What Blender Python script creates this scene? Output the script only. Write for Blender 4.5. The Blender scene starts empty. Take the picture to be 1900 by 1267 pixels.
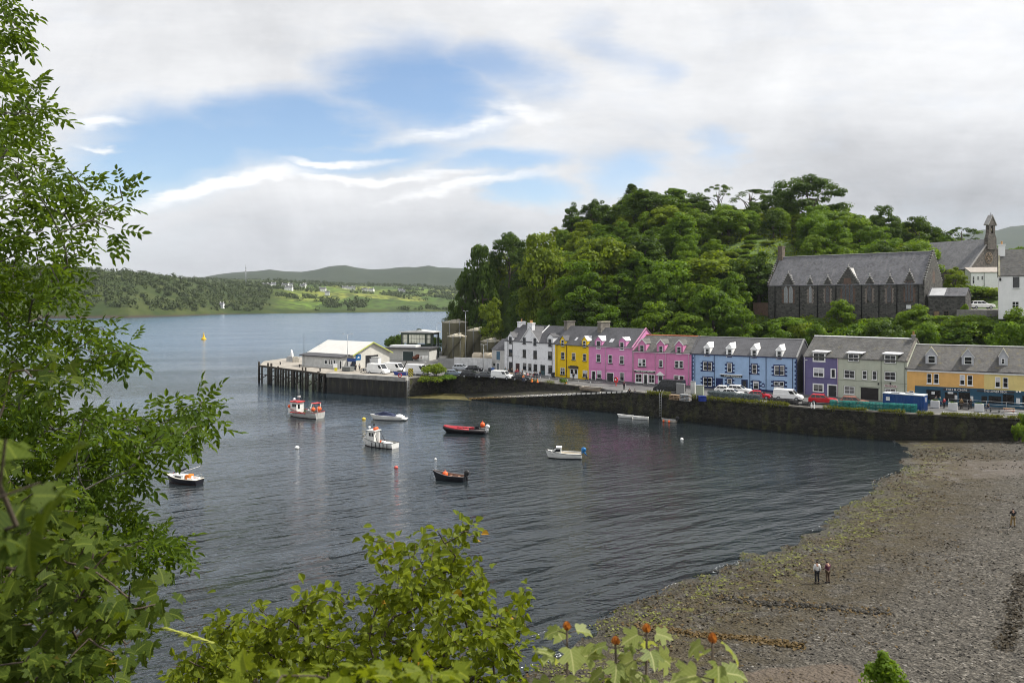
import bpy, bmesh, math, random
import numpy as np
from mathutils import Vector, Matrix
R = math.radians
random.seed(11)
rng = np.random.default_rng(11)
S = bpy.context.scene
COL = S.collection
# ------------------------------------------------------------------ camera
CAM_H, FPX, CX, HY = 22.0, 1500.0, 950.0, 555.0     # eye height, focal length / centre / horizon of the photo (1900 px wide)
cam_d = bpy.data.cameras.new("camera")
cam = bpy.data.objects.new("camera", cam_d)
COL.objects.link(cam)
cam.location = (0, 0, CAM_H)
cam.rotation_euler = (R(90), 0, 0)
cam_d.sensor_width = 36.0
cam_d.lens = 36.0 * FPX / 1900.0
cam_d.shift_y = -78.5 / 1900.0
cam_d.clip_start, cam_d.clip_end = 0.1, 30000
cam_d.dof.use_dof = True
cam_d.dof.focus_distance = 40.0
cam_d.dof.aperture_fstop = 5.6
S.camera = cam
# ------------------------------------------------------------------ light and exposure
SUN_AZ, SUN_EL = R(82), R(52)
S.view_settings.view_transform = 'Standard'
S.view_settings.look = 'None'
S.view_settings.exposure = 0.4
S.view_settings.gamma = 1.0
S.view_settings.use_curve_mapping = False
sun_d = bpy.data.lights.new("sun", 'SUN')
sun_d.energy, sun_d.angle, sun_d.color = 4.4, R(0.8), (1.0, 0.95, 0.86)
sun = bpy.data.objects.new("sun", sun_d)
COL.objects.link(sun)
sv = Vector((math.sin(SUN_AZ) * math.cos(SUN_EL), math.cos(SUN_AZ) * math.cos(SUN_EL), math.sin(SUN_EL)))
sun.rotation_euler = sv.to_track_quat('Z', 'Y').to_euler()
sun.location = (60, 80, 300)
S.cycles.max_bounces = 6
S.cycles.diffuse_bounces = 3
S.cycles.glossy_bounces = 3
S.cycles.transmission_bounces = 3
S.cycles.transparent_max_bounces = 6
S.cycles.volume_bounces = 0
S.cycles.use_adaptive_sampling = True
S.cycles.adaptive_threshold = 0.02
S.cycles.use_denoising = True
S.cycles.filter_width = 1.0
try:
 S.cycles.denoiser = 'OPENIMAGEDENOISE'
 S.cycles.denoising_prefilter = 'ACCURATE'
except Exception:
 pass
S.cycles.caustics_reflective = False
S.cycles.caustics_refractive = False
S.cycles.sample_clamp_indirect = 6.0
class NT:
 """terse node builder"""
 def __init__(s, tree):
  s.t = tree
  tree.nodes.clear()
 def n(s, typ, **kw):
  nd = s.t.nodes.new(typ)
  for k, v in kw.items():
   if hasattr(nd, k):
    setattr(nd, k, v)
  return nd
 def put(s, sock, v):
  if v is None:
   return
  if isinstance(v, bpy.types.NodeSocket):
   s.t.links.new(v, sock)
  elif hasattr(sock, 'default_value'):
   if sock.type == 'RGBA' and len(v) == 3:
    v = (*v, 1)
   sock.default_value = v
 def m(s, op, a, b=None, c=None, clamp=False):
  nd = s.t.nodes.new('ShaderNodeMath')
  nd.operation = op
  nd.use_clamp = clamp
  for i, v in enumerate((a, b, c)):
   s.put(nd.inputs[i], v)
  return nd.outputs[0]
 def vm(s, op, a, b=None):
  nd = s.t.nodes.new('ShaderNodeVectorMath')
  nd.operation = op
  s.put(nd.inputs[0], a)
  s.put(nd.inputs[1], b)
  return nd.outputs[0]
 def mix(s, f, a, b, blend='MIX'):
  nd = s.t.nodes.new('ShaderNodeMix')
  nd.data_type = 'RGBA'
  nd.blend_type = blend
  s.put(nd.inputs[0], f)
  s.put(nd.inputs[6], a)
  s.put(nd.inputs[7], b)
  return nd.outputs[2]
 def sep(s, v):
  nd = s.t.nodes.new('ShaderNodeSeparateXYZ')
  s.put(nd.inputs[0], v)
  return nd.outputs
 def comb(s, x=0.0, y=0.0, z=0.0):
  nd = s.t.nodes.new('ShaderNodeCombineXYZ')
  for i, v in enumerate((x, y, z)):
   s.put(nd.inputs[i], v)
  return nd.outputs[0]
 def noise(s, vec, scale=1.0, detail=3.0, rough=0.55, dist=0.0, out=0):
  nd = s.t.nodes.new('ShaderNodeTexNoise')
  s.put(nd.inputs['Vector'], vec)
  nd.inputs['Scale'].default_value = scale
  nd.inputs['Detail'].default_value = detail
  nd.inputs['Roughness'].default_value = rough
  nd.inputs['Distortion'].default_value = dist
  return nd.outputs[out]
 def voro(s, vec, scale=1.0, feat='F1', out='Distance', rnd=1.0):
  nd = s.t.nodes.new('ShaderNodeTexVoronoi')
  nd.feature = feat
  s.put(nd.inputs['Vector'], vec)
  nd.inputs['Scale'].default_value = scale
  nd.inputs['Randomness'].default_value = rnd
  return nd.outputs[out]
 def smooth(s, v, lo, hi, a=0.0, b=1.0):
  nd = s.t.nodes.new('ShaderNodeMapRange')
  nd.interpolation_type = 'SMOOTHSTEP'
  s.put(nd.inputs[0], v)
  for i, q in enumerate((lo, hi, a, b)):
   s.put(nd.inputs[i + 1], q)
  return nd.outputs[0]
 def ramp(s, f, stops):
  nd = s.t.nodes.new('ShaderNodeValToRGB')
  e = nd.color_ramp.elements
  while len(e) < len(stops):
   e.new(0.5)
  for q, (p, c) in zip(e, stops):
   q.position = p
   q.color = (*c, 1)
  s.put(nd.inputs[0], f)
  return nd.outputs[0]
 def attr(s, name):
  nd = s.t.nodes.new('ShaderNodeAttribute')
  nd.attribute_name = name
  return nd.outputs['Fac']
# ------------------------------------------------------------------ sky: Nishita blue behind procedural cloud
W = bpy.data.worlds.new("World")
S.world = W
W.use_nodes = True
w = NT(W.node_tree)
tc = w.n('ShaderNodeTexCoord')
dirv = tc.outputs['Generated']
dx, dy, dz = w.sep(dirv)
fy = w.m('MAXIMUM', dy, 0.06)
cu, cv = w.m('DIVIDE', dx, fy), w.m('DIVIDE', dz, fy)
wc = w.comb(cu, cv, 0)
# soft swirling warp of the cloud field
n1 = w.noise(wc, 3.2, 5, 0.6, out=1)
nx, ny, _ = w.sep(n1)
stre = w.comb(w.m('MULTIPLY', cu, 2.2), w.m('MULTIPLY', cv, 9.0), 3.0)
n2 = w.noise(stre, 1.6, 6, 0.62, out=1)
mx, my, _ = w.sep(n2)
PX = w.m('ADD', w.m('MULTIPLY', cu, 1500.0), 950.0)
PY = w.m('SUBTRACT', 555.0, w.m('MULTIPLY', cv, 1500.0))
PXw = w.m('ADD', PX, w.m('ADD', w.m('MULTIPLY', w.m('SUBTRACT', nx, 0.5), 260.0), w.m('MULTIPLY', w.m('SUBTRACT', mx, 0.5), 240.0)))
PYw = w.m('ADD', PY, w.m('ADD', w.m('MULTIPLY', w.m('SUBTRACT', ny, 0.5), 150.0), w.m('MULTIPLY', w.m('SUBTRACT', my, 0.5), 70.0)))
def ell(cx, cy, rx, ry, ang=0.0, lo=0.45, hi=1.15, amp=1.0, X=None, Y=None):
 X, Y = X or PXw, Y or PYw
 c, s_ = math.cos(R(ang)), math.sin(R(ang))
 ax, ay = w.m('SUBTRACT', X, cx), w.m('SUBTRACT', Y, cy)
 p = w.m('ADD', w.m('MULTIPLY', ax, c / rx), w.m('MULTIPLY', ay, s_ / rx))
 q = w.m('ADD', w.m('MULTIPLY', ax, -s_ / ry), w.m('MULTIPLY', ay, c / ry))
 d = w.m('SQRT', w.m('ADD', w.m('MULTIPLY', p, p), w.m('MULTIPLY', q, q)))
 return w.smooth(d, lo, hi, amp, 0.0)
def union(lst):
 o = lst[0]
 for q in lst[1:]:
  o = w.m('MAXIMUM', o, q)
 return o
blue = union([ell(320, 290, 240, 105, -8, 0.35, 1.2), ell(520, 235, 220, 90, -12, 0.4, 1.2),
              ell(770, 150, 190, 125, 12, 0.25, 1.2, 1.0), ell(910, 120, 170, 70, 5, 0.2, 1.2, 0.85),
              ell(600, 285, 260, 45, 0, 0.3, 1.2, 0.9), ell(900, 300, 170, 30, -4, 0.3, 1.2, 0.85),
              ell(960, 355, 130, 38, 10, 0.3, 1.2, 0.9), ell(1130, 330, 90, 55, 0, 0.2, 1.2, 0.75),
              ell(1150, 75, 120, 60, 30, 0.0, 1.2, 0.4), ell(1320, 280, 60, 60, 20, 0.1, 1.2, 0.5),
              ell(1220, 120, 70, 40, 20, 0.1, 1.2, 0.4)])
wisp = w.m('MULTIPLY', w.smooth(w.noise(stre, 3.2, 9, 0.7), 0.30, 0.54, 0.45, 1.0), union([ell(820, 232, 190, 20, -9, 0.2, 1.1, 1.0), ell(960, 205, 90, 24, 3, 0.2, 1.1, 0.9),
              ell(620, 298, 110, 13, -5, 0.2, 1.1, 0.95), ell(430, 352, 215, 20, -13, 0.3, 1.1, 1.0),
              ell(700, 328, 210, 11, 1, 0.2, 1.1, 0.9), ell(870, 345, 160, 15, -11, 0.2, 1.1, 0.95),
              ell(200, 232, 75, 15, 6, 0.2, 1.1, 0.9), ell(185, 280, 65, 7, 8, 0.2, 1.1, 0.8)]))
thin = w.m('ADD', w.m('MULTIPLY', w.noise(stre, 1.5, 9, 0.66), 0.6), w.m('MULTIPLY', w.noise(wc, 7.0, 9, 0.66), 0.4))
cover = w.m('SUBTRACT', 1.0, w.m('MULTIPLY', blue, w.m('SUBTRACT', 1.0, wisp)))
cover = w.m('ADD', cover, w.m('MULTIPLY', w.m('SUBTRACT', thin, 0.5), 0.85), clamp=True)
# away from the view the sky is broken cloud of the same kind
gen = w.smooth(w.noise(dirv, 2.2, 6, 0.6), 0.36, 0.52, 0.35, 1.0)
front = w.smooth(dy, 0.12, 0.3)
cover = w.m('ADD', w.m('MULTIPLY', cover, front), w.m('MULTIPLY', gen, w.m('SUBTRACT', 1.0, front)), clamp=True)
# brightness of the cloud deck
tex = w.m('ADD', w.m('MULTIPLY', w.noise(wc, 3.6, 9, 0.62, 0.5), 0.65), w.m('MULTIPLY', w.noise(stre, 2.0, 9, 0.66), 0.35))
br = w.m('ADD', 0.64, w.m('MULTIPLY', w.m('SUBTRACT', tex, 0.5), 0.75))
bank = ell(620, 470, 620, 95, 0, 0.3, 1.25)
bank2 = ell(1780, 380, 520, 150, 12, 0.2, 1.3)
glare = ell(1640, 60, 700, 330, 0, 0.0, 1.3)
low = w.smooth(PY, 395.0, 505.0)
br = w.m('ADD', br, w.m('MULTIPLY', wisp, 0.22))
br = w.m('ADD', br, w.m('MULTIPLY', glare, 0.10))
br = w.m('SUBTRACT', br, w.m('MULTIPLY', bank, 0.13))
br = w.m('SUBTRACT', br, w.m('MULTIPLY', bank2, 0.27))
br = w.m('SUBTRACT', br, w.m('MULTIPLY', low, 0.06))
back = w.smooth(dy, 0.1, -0.4)
br = w.m('ADD', w.m('MULTIPLY', br, front), w.m('MULTIPLY', w.m('SUBTRACT', 1.0, front), w.m('ADD', 0.70, w.m('MULTIPLY', back, 0.2))))
sd_ = w.n('ShaderNodeVectorMath'); sd_.operation = 'DOT_PRODUCT'
w.put(sd_.inputs[0], dirv); w.put(sd_.inputs[1], tuple(sv))
br = w.m('ADD', br, w.m('MULTIPLY', w.m('POWER', w.m('MAXIMUM', sd_.outputs['Value'], 0.0), 8.0), 1.3))     # cloud thins and brightens round the sun
br = w.m('MAXIMUM', br, 0.3)
ccol = w.mix(w.smooth(br, 0.35, 0.9), (0.965, 0.98, 1.02, 1), (0.99, 0.993, 1.0, 1))
sky = w.n('ShaderNodeTexSky')
sky.sky_type = 'NISHITA'
sky.sun_disc = False
sky.sun_elevation = SUN_EL
sky.sun_rotation = SUN_AZ
sky.altitude = 0.0
sky.air_density, sky.dust_density, sky.ozone_density = 1.0, 0.4, 3.0
bg1 = w.n('ShaderNodeBackground')
bg1.inputs[1].default_value = 0.12
w.put(bg1.inputs[0], sky.outputs[0])
bg2 = w.n('ShaderNodeBackground')
w.put(bg2.inputs[0], ccol)
w.put(bg2.inputs[1], br)
mixs = w.n('ShaderNodeMixShader')
w.put(mixs.inputs[0], cover)
w.put(mixs.inputs[1], bg1.outputs[0])
w.put(mixs.inputs[2], bg2.outputs[0])
wo = w.n('ShaderNodeOutputWorld')
w.put(wo.inputs[0], mixs.outputs[0])
W.cycles.sampling_method = 'MANUAL'
W.cycles.sample_map_resolution = 512
# ------------------------------------------------------------------ geometry of the view: photo pixel + depth / height -> point
def P(px, py, d):
 return Vector(((px - CX) / FPX * d, d, CAM_H - (py - HY) / FPX * d))
def G(px, py, z=0.0):
 return P(px, py, (CAM_H - z) * FPX / (py - HY))
def tag(o, label=None, cat=None, group=None, kind=None):
 if label: o['label'] = label
 if cat: o['category'] = cat
 if group: o['group'] = group
 if kind: o['kind'] = kind
 return o
def empty(name, loc, rz=0.0, label=None, cat=None, group=None):
 o = bpy.data.objects.new(name, None)
 COL.objects.link(o)
 o.empty_display_size = 0.3
 o.location = loc
 o.rotation_euler = (0, 0, rz)
 return tag(o, label, cat, group)
def link(name, me, mats=None, parent=None, kind=None):
 o = bpy.data.objects.new(name, me)
 COL.objects.link(o)
 if mats:
  for q in (mats if isinstance(mats, (list, tuple)) else [mats]):
   me.materials.append(q)
 if parent is not None:
  o.parent = parent
 if kind: o['kind'] = kind
 return o
def copy_tree(o, parent=None):
 c = o.copy()
 COL.objects.link(c)
 c.parent = parent
 if parent is not None:
  c.matrix_parent_inverse = o.matrix_parent_inverse.copy()
 for ch in list(o.children):
  copy_tree(ch, c)
 return c
class MB:
 """collects shapes; each face carries a material slot"""
 def __init__(s):
  s.v, s.f, s.mi, s.sm = [], [], [], []
 def add(s, vs, fs, mi=0, smooth=False):
  b = len(s.v)
  s.v += [tuple(q) for q in vs]
  for f in fs:
   s.f.append([b + i for i in f])
   s.mi.append(mi)
   s.sm.append(smooth)
  return s
 def box(s, x0, x1, y0, y1, z0, z1, mi=0, bev=0.0):
  if bev:
   b = bev
   ring = [(x0 + b, y0), (x1 - b, y0), (x1, y0 + b), (x1, y1 - b), (x1 - b, y1), (x0 + b, y1), (x0, y1 - b), (x0, y0 + b)]
   return s.prism(ring, z0, z1, mi)
  vs = [(x0, y0, z0), (x1, y0, z0), (x1, y1, z0), (x0, y1, z0), (x0, y0, z1), (x1, y0, z1), (x1, y1, z1), (x0, y1, z1)]
  return s.add(vs, [(0, 3, 2, 1), (4, 5, 6, 7), (0, 1, 5, 4), (1, 2, 6, 5), (2, 3, 7, 6), (3, 0, 4, 7)], mi)
 def prism(s, ring, z0, z1, mi=0):
  n = len(ring)
  vs = [(x, y, z0) for x, y in ring] + [(x, y, z1) for x, y in ring]
  fs = [tuple(range(n - 1, -1, -1)), tuple(range(n, 2 * n))] + [(i, (i + 1) % n, n + (i + 1) % n, n + i) for i in range(n)]
  return s.add(vs, fs, mi)
 def extr(s, prof, axis, a, b, mi=0):
  """profile of (p, q) extruded along an axis: 'x' -> (y, z), 'y' -> (x, z)"""
  n = len(prof)
  mk = (lambda t, p, q: (t, p, q)) if axis == 'x' else (lambda t, p, q: (p, t, q))
  vs = [mk(a, p, q) for p, q in prof] + [mk(b, p, q) for p, q in prof]
  fs = [tuple(range(n)), tuple(range(2 * n - 1, n - 1, -1))] + [(i, n + i, n + (i + 1) % n, (i + 1) % n) for i in range(n)]
  return s.add(vs, fs, mi)
 def tube(s, pts, r, k=6, mi=0, cap=True, smooth=True):
  pts = [Vector(p) for p in pts]
  rs = r if isinstance(r, (list, tuple)) else [r] * len(pts)
  vs, fs = [], []
  prev = None
  for i, p in enumerate(pts):
   t = (pts[min(i + 1, len(pts) - 1)] - pts[max(i - 1, 0)])
   t = t.normalized() if t.length > 1e-9 else Vector((0, 0, 1))
   if prev is None:
    a = t.orthogonal().normalized()
   else:
    a = prev - t * prev.dot(t)
    a = a.normalized() if a.length > 1e-6 else t.orthogonal().normalized()
   prev = a
   b = t.cross(a)
   for j in range(k):
    an = 2 * math.pi * j / k
    vs.append(p + (a * math.cos(an) + b * math.sin(an)) * rs[i])
  for i in range(len(pts) - 1):
   for j in range(k):
    fs.append((i * k + j, i * k + (j + 1) % k, (i + 1) * k + (j + 1) % k, (i + 1) * k + j))
  s.add(vs, fs, mi, smooth)
  if cap:
   b0 = len(s.v) - len(vs)
   s.f.append([b0 + j for j in range(k - 1, -1, -1)]); s.mi.append(mi); s.sm.append(False)
   e = b0 + (len(pts) - 1) * k
   s.f.append([e + j for j in range(k)]); s.mi.append(mi); s.sm.append(False)
  return s
 def lathe(s, prof, c=(0, 0, 0), k=20, mi=0, smooth=True, axis='z'):
  vs, fs = [], []
  n = len(prof)
  for r, h in prof:
   for j in range(k):
    an = 2 * math.pi * j / k
    q = (r * math.cos(an), r * math.sin(an), h)
    if axis == 'y': q = (q[0], q[2], q[1])
    if axis == 'x': q = (q[2], q[0], q[1])
    vs.append((c[0] + q[0], c[1] + q[1], c[2] + q[2]))
  for i in range(n - 1):
   for j in range(k):
    fs.append((i * k + j, i * k + (j + 1) % k, (i + 1) * k + (j + 1) % k, (i + 1) * k + j))
  return s.add(vs, fs, mi, smooth)
 def ball(s, c, r, k=10, mi=0, sq=(1, 1, 1)):
  prof = [(max(1e-4, math.sin(math.pi * i / 6)), -math.cos(math.pi * i / 6)) for i in range(7)]
  vs0 = len(s.v)
  s.lathe(prof, (0, 0, 0), k, mi)
  for i in range(vs0, len(s.v)):
   v = s.v[i]
   s.v[i] = (c[0] + v[0] * r * sq[0], c[1] + v[1] * r * sq[1], c[2] + v[2] * r * sq[2])
  return s
 def mesh(s, name):
  me = bpy.data.meshes.new(name)
  me.from_pydata(s.v, [], s.f)
  me.polygons.foreach_set('material_index', s.mi)
  me.polygons.foreach_set('use_smooth', s.sm)
  bm = bmesh.new()
  bm.from_mesh(me)
  bmesh.ops.recalc_face_normals(bm, faces=bm.faces)
  bm.to_mesh(me)
  bm.free()
  me.update()
  return me
 def build(s, name, mats, parent=None, kind=None):
  return link(name, s.mesh(name), mats, parent, kind)
# ------------------------------------------------------------------ materials
_M = {}
def base_nodes(name):
 m_ = bpy.data.materials.new(name)
 m_.use_nodes = True
 t = NT(m_.node_tree)
 out = t.n('ShaderNodeOutputMaterial')
 b = t.n('ShaderNodeBsdfPrincipled')
 t.put(out.inputs[0], b.outputs[0])
 return m_, t, b
def mat(name, base=(0.5, 0.5, 0.5), rough=0.75, var=0.12, scale=1.5, bump=0.0, bscale=20.0, spec=0.35, metal=0.0, streak=0.0, emit=None):
 if name in _M:
  return _M[name]
 m_, t, b = base_nodes(name)
 ob = t.n('ShaderNodeTexCoord').outputs['Object']
 c = base
 if var > 0:
  f = t.noise(ob, scale, 5, 0.65)
  f = t.smooth(f, 0.28, 0.72)
  c = t.mix(f, tuple(q * (1 - var) for q in base), tuple(min(1, q * (1 + var)) for q in base))
 if streak > 0:
  sx, sy, sz = t.sep(ob)
  g = t.noise(t.comb(t.m('MULTIPLY', sx, 5.0), t.m('MULTIPLY', sy, 5.0), t.m('MULTIPLY', sz, 0.35)), 1.0, 4, 0.6)
  c = t.mix(t.smooth(g, 0.52, 0.78, 0.0, streak), c, tuple(q * 0.45 for q in base))
 t.put(b.inputs['Base Color'], c)
 b.inputs['Roughness'].default_value = rough
 b.inputs['Specular IOR Level'].default_value = spec
 b.inputs['Metallic'].default_value = metal
 if bump > 0:
  bn = t.n('ShaderNodeBump')
  bn.inputs['Strength'].default_value = 0.6
  bn.inputs['Distance'].default_value = bump
  t.put(bn.inputs['Height'], t.noise(ob, bscale, 4, 0.6))
  t.put(b.inputs['Normal'], bn.outputs[0])
 _M[name] = m_
 return m_
def slate(name, base=(0.09, 0.09, 0.1), row=0.32, moss=0.0, var=0.3, light=0.0):
 """slates laid in courses up the slope"""
 if name in _M:
  return _M[name]
 m_, t, b = base_nodes(name)
 ob = t.n('ShaderNodeTexCoord').outputs['Object']
 sx, sy, sz = t.sep(ob)
 br_ = t.n('ShaderNodeTexBrick')
 t.put(br_.inputs['Vector'], t.comb(sx, t.m('MULTIPLY', sz, 1.7), 0))
 br_.inputs['Scale'].default_value = 1.0
 br_.inputs['Brick Width'].default_value = 0.42
 br_.inputs['Row Height'].default_value = row
 br_.inputs['Mortar Size'].default_value = 0.022
 br_.inputs['Color1'].default_value = (*[q * (1 - var) for q in base], 1)
 br_.inputs['Color2'].default_value = (*[q * (1 + var) for q in base], 1)
 br_.inputs['Mortar'].default_value = (*[q * 0.45 for q in base], 1)
 c = br_.outputs[0]
 big = t.noise(ob, 0.5, 5, 0.7)
 c = t.mix(t.smooth(big, 0.3, 0.7), c, t.mix(0.5, c, (*[q * 1.7 for q in base], 1)))
 if light > 0:
  g = t.noise(t.comb(t.m('MULTIPLY', sx, 1.6), t.m('MULTIPLY', sy, 0.25), t.m('MULTIPLY', sz, 0.25)), 1.0, 5, 0.7)
  c = t.mix(t.smooth(g, 0.5, 0.75, 0, light), c, (0.3, 0.29, 0.28, 1))
 if moss > 0:
  mo = t.noise(ob, 1.3, 5, 0.7)
  c = t.mix(t.smooth(mo, 0.52, 0.72, 0, moss), c, (0.16, 0.13, 0.04, 1))
 t.put(b.inputs['Base Color'], c)
 b.inputs['Roughness'].default_value = 0.62
 b.inputs['Specular IOR Level'].default_value = 0.35
 bn = t.n('ShaderNodeBump')
 bn.inputs['Strength'].default_value = 0.5
 bn.inputs['Distance'].default_value = 0.03
 t.put(bn.inputs['Height'], br_.outputs['Fac'])
 bn.invert = True
 t.put(b.inputs['Normal'], bn.outputs[0])
 _M[name] = m_
 return m_
def stone(name, c1=(0.1, 0.095, 0.09), c2=(0.22, 0.19, 0.17), mortar=(0.16, 0.15, 0.14), size=0.55, weed=0.0, dark=1.0, wet=0.0):
 """rubble masonry of irregular blocks"""
 if name in _M:
  return _M[name]
 m_, t, b = base_nodes(name)
 ob = t.n('ShaderNodeTexCoord').outputs['Object']
 sx, sy, sz = t.sep(ob)
 vec = t.comb(sx, sy, t.m('MULTIPLY', sz, 1.8))
 col = t.voro(vec, 1.0 / size, 'F1', 'Color')
 edge = t.voro(vec, 1.0 / size, 'DISTANCE_TO_EDGE', 'Distance')
 k = t.sep(col)[0]
 c = t.mix(k, (*c1, 1), (*c2, 1))
 fine = t.noise(ob, 6.0, 5, 0.7)
 c = t.mix(t.smooth(fine, 0.3, 0.7, 0.0, 0.5), c, t.mix(0.5, c, (*c1, 1)))
 c = t.mix(t.smooth(edge, 0.02, 0.09, 0.9, 0.0), c, (*mortar, 1))
 if wet > 0:      # tide line: weed-dark stone below
  tl = t.m('ADD', sz, t.m('MULTIPLY', t.noise(ob, 0.6, 4, 0.6), 1.2))
  c = t.mix(t.smooth(tl, wet, wet + 0.9, 0.88, 0.0), c, (0.012, 0.012, 0.009, 1))
 if weed > 0:
  g = t.noise(t.comb(t.m('MULTIPLY', sx, 1.0), sy, t.m('MULTIPLY', sz, 0.5)), 0.7, 5, 0.65)
  c = t.mix(t.smooth(g, 0.5, 0.68, 0.0, weed), c, (0.07, 0.075, 0.02, 1))
 t.put(b.inputs['Base Color'], c)
 b.inputs['Roughness'].default_value = 0.85
 b.inputs['Specular IOR Level'].default_value = 0.25
 bn = t.n('ShaderNodeBump')
 bn.inputs['Strength'].default_value = 0.8
 bn.inputs['Distance'].default_value = 0.06
 t.put(bn.inputs['Height'], t.m('ADD', t.smooth(edge, 0.0, 0.15), t.m('MULTIPLY', fine, 0.6)))
 t.put(b.inputs['Normal'], bn.outputs[0])
 _M[name] = m_
 return m_
def leafmat(name, lo, hi, trans=0.35, rough=0.5, autumn=None, veins=False):
 """leaves: colour runs between lo and hi leaf by leaf (attribute tint) and a little tree by tree"""
 if name in _M:
  return _M[name]
 m_ = bpy.data.materials.new(name)
 m_.use_nodes = True
 t = NT(m_.node_tree)
 out = t.n('ShaderNodeOutputMaterial')
 tint = t.attr('tint')
 rnd = t.n('ShaderNodeObjectInfo').outputs['Random']
 f = t.m('ADD', t.m('MULTIPLY', tint, 0.75), t.m('MULTIPLY', rnd, 0.25))
 c = t.mix(f, (*lo, 1), (*hi, 1))
 lf = t.noise(t.n('ShaderNodeTexCoord').outputs['Object'], 38.0, 3, 0.6)
 c = t.mix(t.smooth(lf, 0.35, 0.7, 0.0, 0.35), c, t.mix(0.5, c, (*lo, 1)))
 if veins:
  lu, lv = t.attr('lu'), t.attr('lv')
  side = t.m('FRACT', t.m('MULTIPLY', t.m('SUBTRACT', lu, t.m('MULTIPLY', lv, 0.9)), 6.0))
  vn = t.m('MAXIMUM', t.smooth(lv, 0.0, 0.05, 0.8, 0.0), t.smooth(t.m('ABSOLUTE', t.m('SUBTRACT', side, 0.5)), 0.0, 0.12, 0.45, 0.0))
  c = t.mix(vn, c, (min(1, hi[0] * 1.7), min(1, hi[1] * 1.5), hi[2] * 2.2, 1))
 if autumn:
  c = t.mix(t.smooth(tint, 0.955, 0.965), c, (*autumn, 1))
 b = t.n('ShaderNodeBsdfPrincipled')
 t.put(b.inputs['Base Color'], c)
 b.inputs['Roughness'].default_value = rough
 b.inputs['Specular IOR Level'].default_value = 0.12
 tr = t.n('ShaderNodeBsdfTranslucent')
 t.put(tr.inputs[0], t.mix(0.7, c, (min(1, hi[0] * 2.0), min(1, hi[1] * 1.9), hi[2] * 0.8, 1)))
 mx_ = t.n('ShaderNodeMixShader')
 mx_.inputs[0].default_value = trans
 t.put(mx_.inputs[1], b.outputs[0])
 t.put(mx_.inputs[2], tr.outputs[0])
 t.put(out.inputs[0], mx_.outputs[0])
 _M[name] = m_
 return m_
WHITE = mat('white_paint', (0.74, 0.74, 0.73), 0.55, 0.06, 2.0)
BLACK = mat('black_paint', (0.02, 0.02, 0.022), 0.45, 0.2)
GREYM = mat('grey_metal', (0.3, 0.31, 0.32), 0.5, 0.15, metal=0.3)
GALV = mat('galvanised', (0.45, 0.46, 0.46), 0.45, 0.12, metal=0.5)
GLASS = mat('window_glass', (0.012, 0.014, 0.016), 0.06, 0.3, 3.0, spec=0.5)
CURTAIN = mat('net_curtain', (0.5, 0.5, 0.52), 0.6, 0.25, 5.0)
WOOD = mat('weathered_wood', (0.22, 0.15, 0.09), 0.8, 0.3, 3.0)
ORANGE = mat('orange_plastic', (0.75, 0.12, 0.03), 0.45, 0.1)
REDP = mat('red_paint', (0.5, 0.03, 0.03), 0.4, 0.12)
RUBBER = mat('tyre_rubber', (0.016, 0.016, 0.017), 0.8, 0.2)
CONC = mat('concrete', (0.3, 0.29, 0.27), 0.85, 0.25, 0.8, 0.02, 8)
# ================================================================== SETTING
def seg_dist(Xs, Ys, poly):
 """distance to a polyline and side (+ = left of its direction)"""
 best = np.full(Xs.shape, 1e9)
 side = np.zeros(Xs.shape)
 for (ax, ay), (bx, by) in zip(poly[:-1], poly[1:]):
  vx, vy = bx - ax, by - ay
  L2 = vx * vx + vy * vy
  tt = np.clip(((Xs - ax) * vx + (Ys - ay) * vy) / L2, 0, 1)
  qx, qy = ax + tt * vx, ay + tt * vy
  d = np.hypot(Xs - qx, Ys - qy)
  cr = vx * (Ys - ay) - vy * (Xs - ax)
  m_ = d < best - 1e-9
  best = np.where(m_, d, best)
  side = np.where(m_, np.sign(cr), side)
 return best * np.where(side == 0, 1, side)
def sstep(x, a, b):
 t_ = np.clip((x - a) / (b - a), 0, 1)
 return t_ * t_ * (3 - 2 * t_)
def vnoise(x, y, sc, seed=0):
 """smooth value noise"""
 r = np.random.default_rng(seed)
 tb = r.random((64, 64))
 x, y = np.asarray(x) / sc, np.asarray(y) / sc
 xi, yi = np.floor(x).astype(int), np.floor(y).astype(int)
 fx, fy_ = x - xi, y - yi
 fx, fy_ = fx * fx * (3 - 2 * fx), fy_ * fy_ * (3 - 2 * fy_)
 g = lambda a, b: tb[a % 64, b % 64]
 return (g(xi, yi) * (1 - fx) + g(xi + 1, yi) * fx) * (1 - fy_) + (g(xi, yi + 1) * (1 - fx) + g(xi + 1, yi + 1) * fx) * fy_
def grid_mesh(name, Xg, Yg, Zg, attrs=None, drop=None):
 ny_, nx_ = Xg.shape
 me = bpy.data.meshes.new(name)
 vs = np.stack([Xg, Yg, Zg], -1).reshape(-1, 3)
 idx = np.arange(ny_ * nx_).reshape(ny_, nx_)
 q = np.stack([idx[:-1, :-1], idx[:-1, 1:], idx[1:, 1:], idx[1:, :-1]], -1).reshape(-1, 4)
 if drop is not None:
  k = ~(drop[:-1, :-1] & drop[:-1, 1:] & drop[1:, 1:] & drop[1:, :-1]).reshape(-1)
  q = q[k]
 quads(me, vs, q)
 me.polygons.foreach_set('use_smooth', np.ones(len(q), bool))
 for k, a in (attrs or {}).items():
  at = me.attributes.new(k, 'FLOAT', 'POINT')
  at.data.foreach_set('value', a.reshape(-1).astype(np.float32))
 me.update()
 return me
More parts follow.
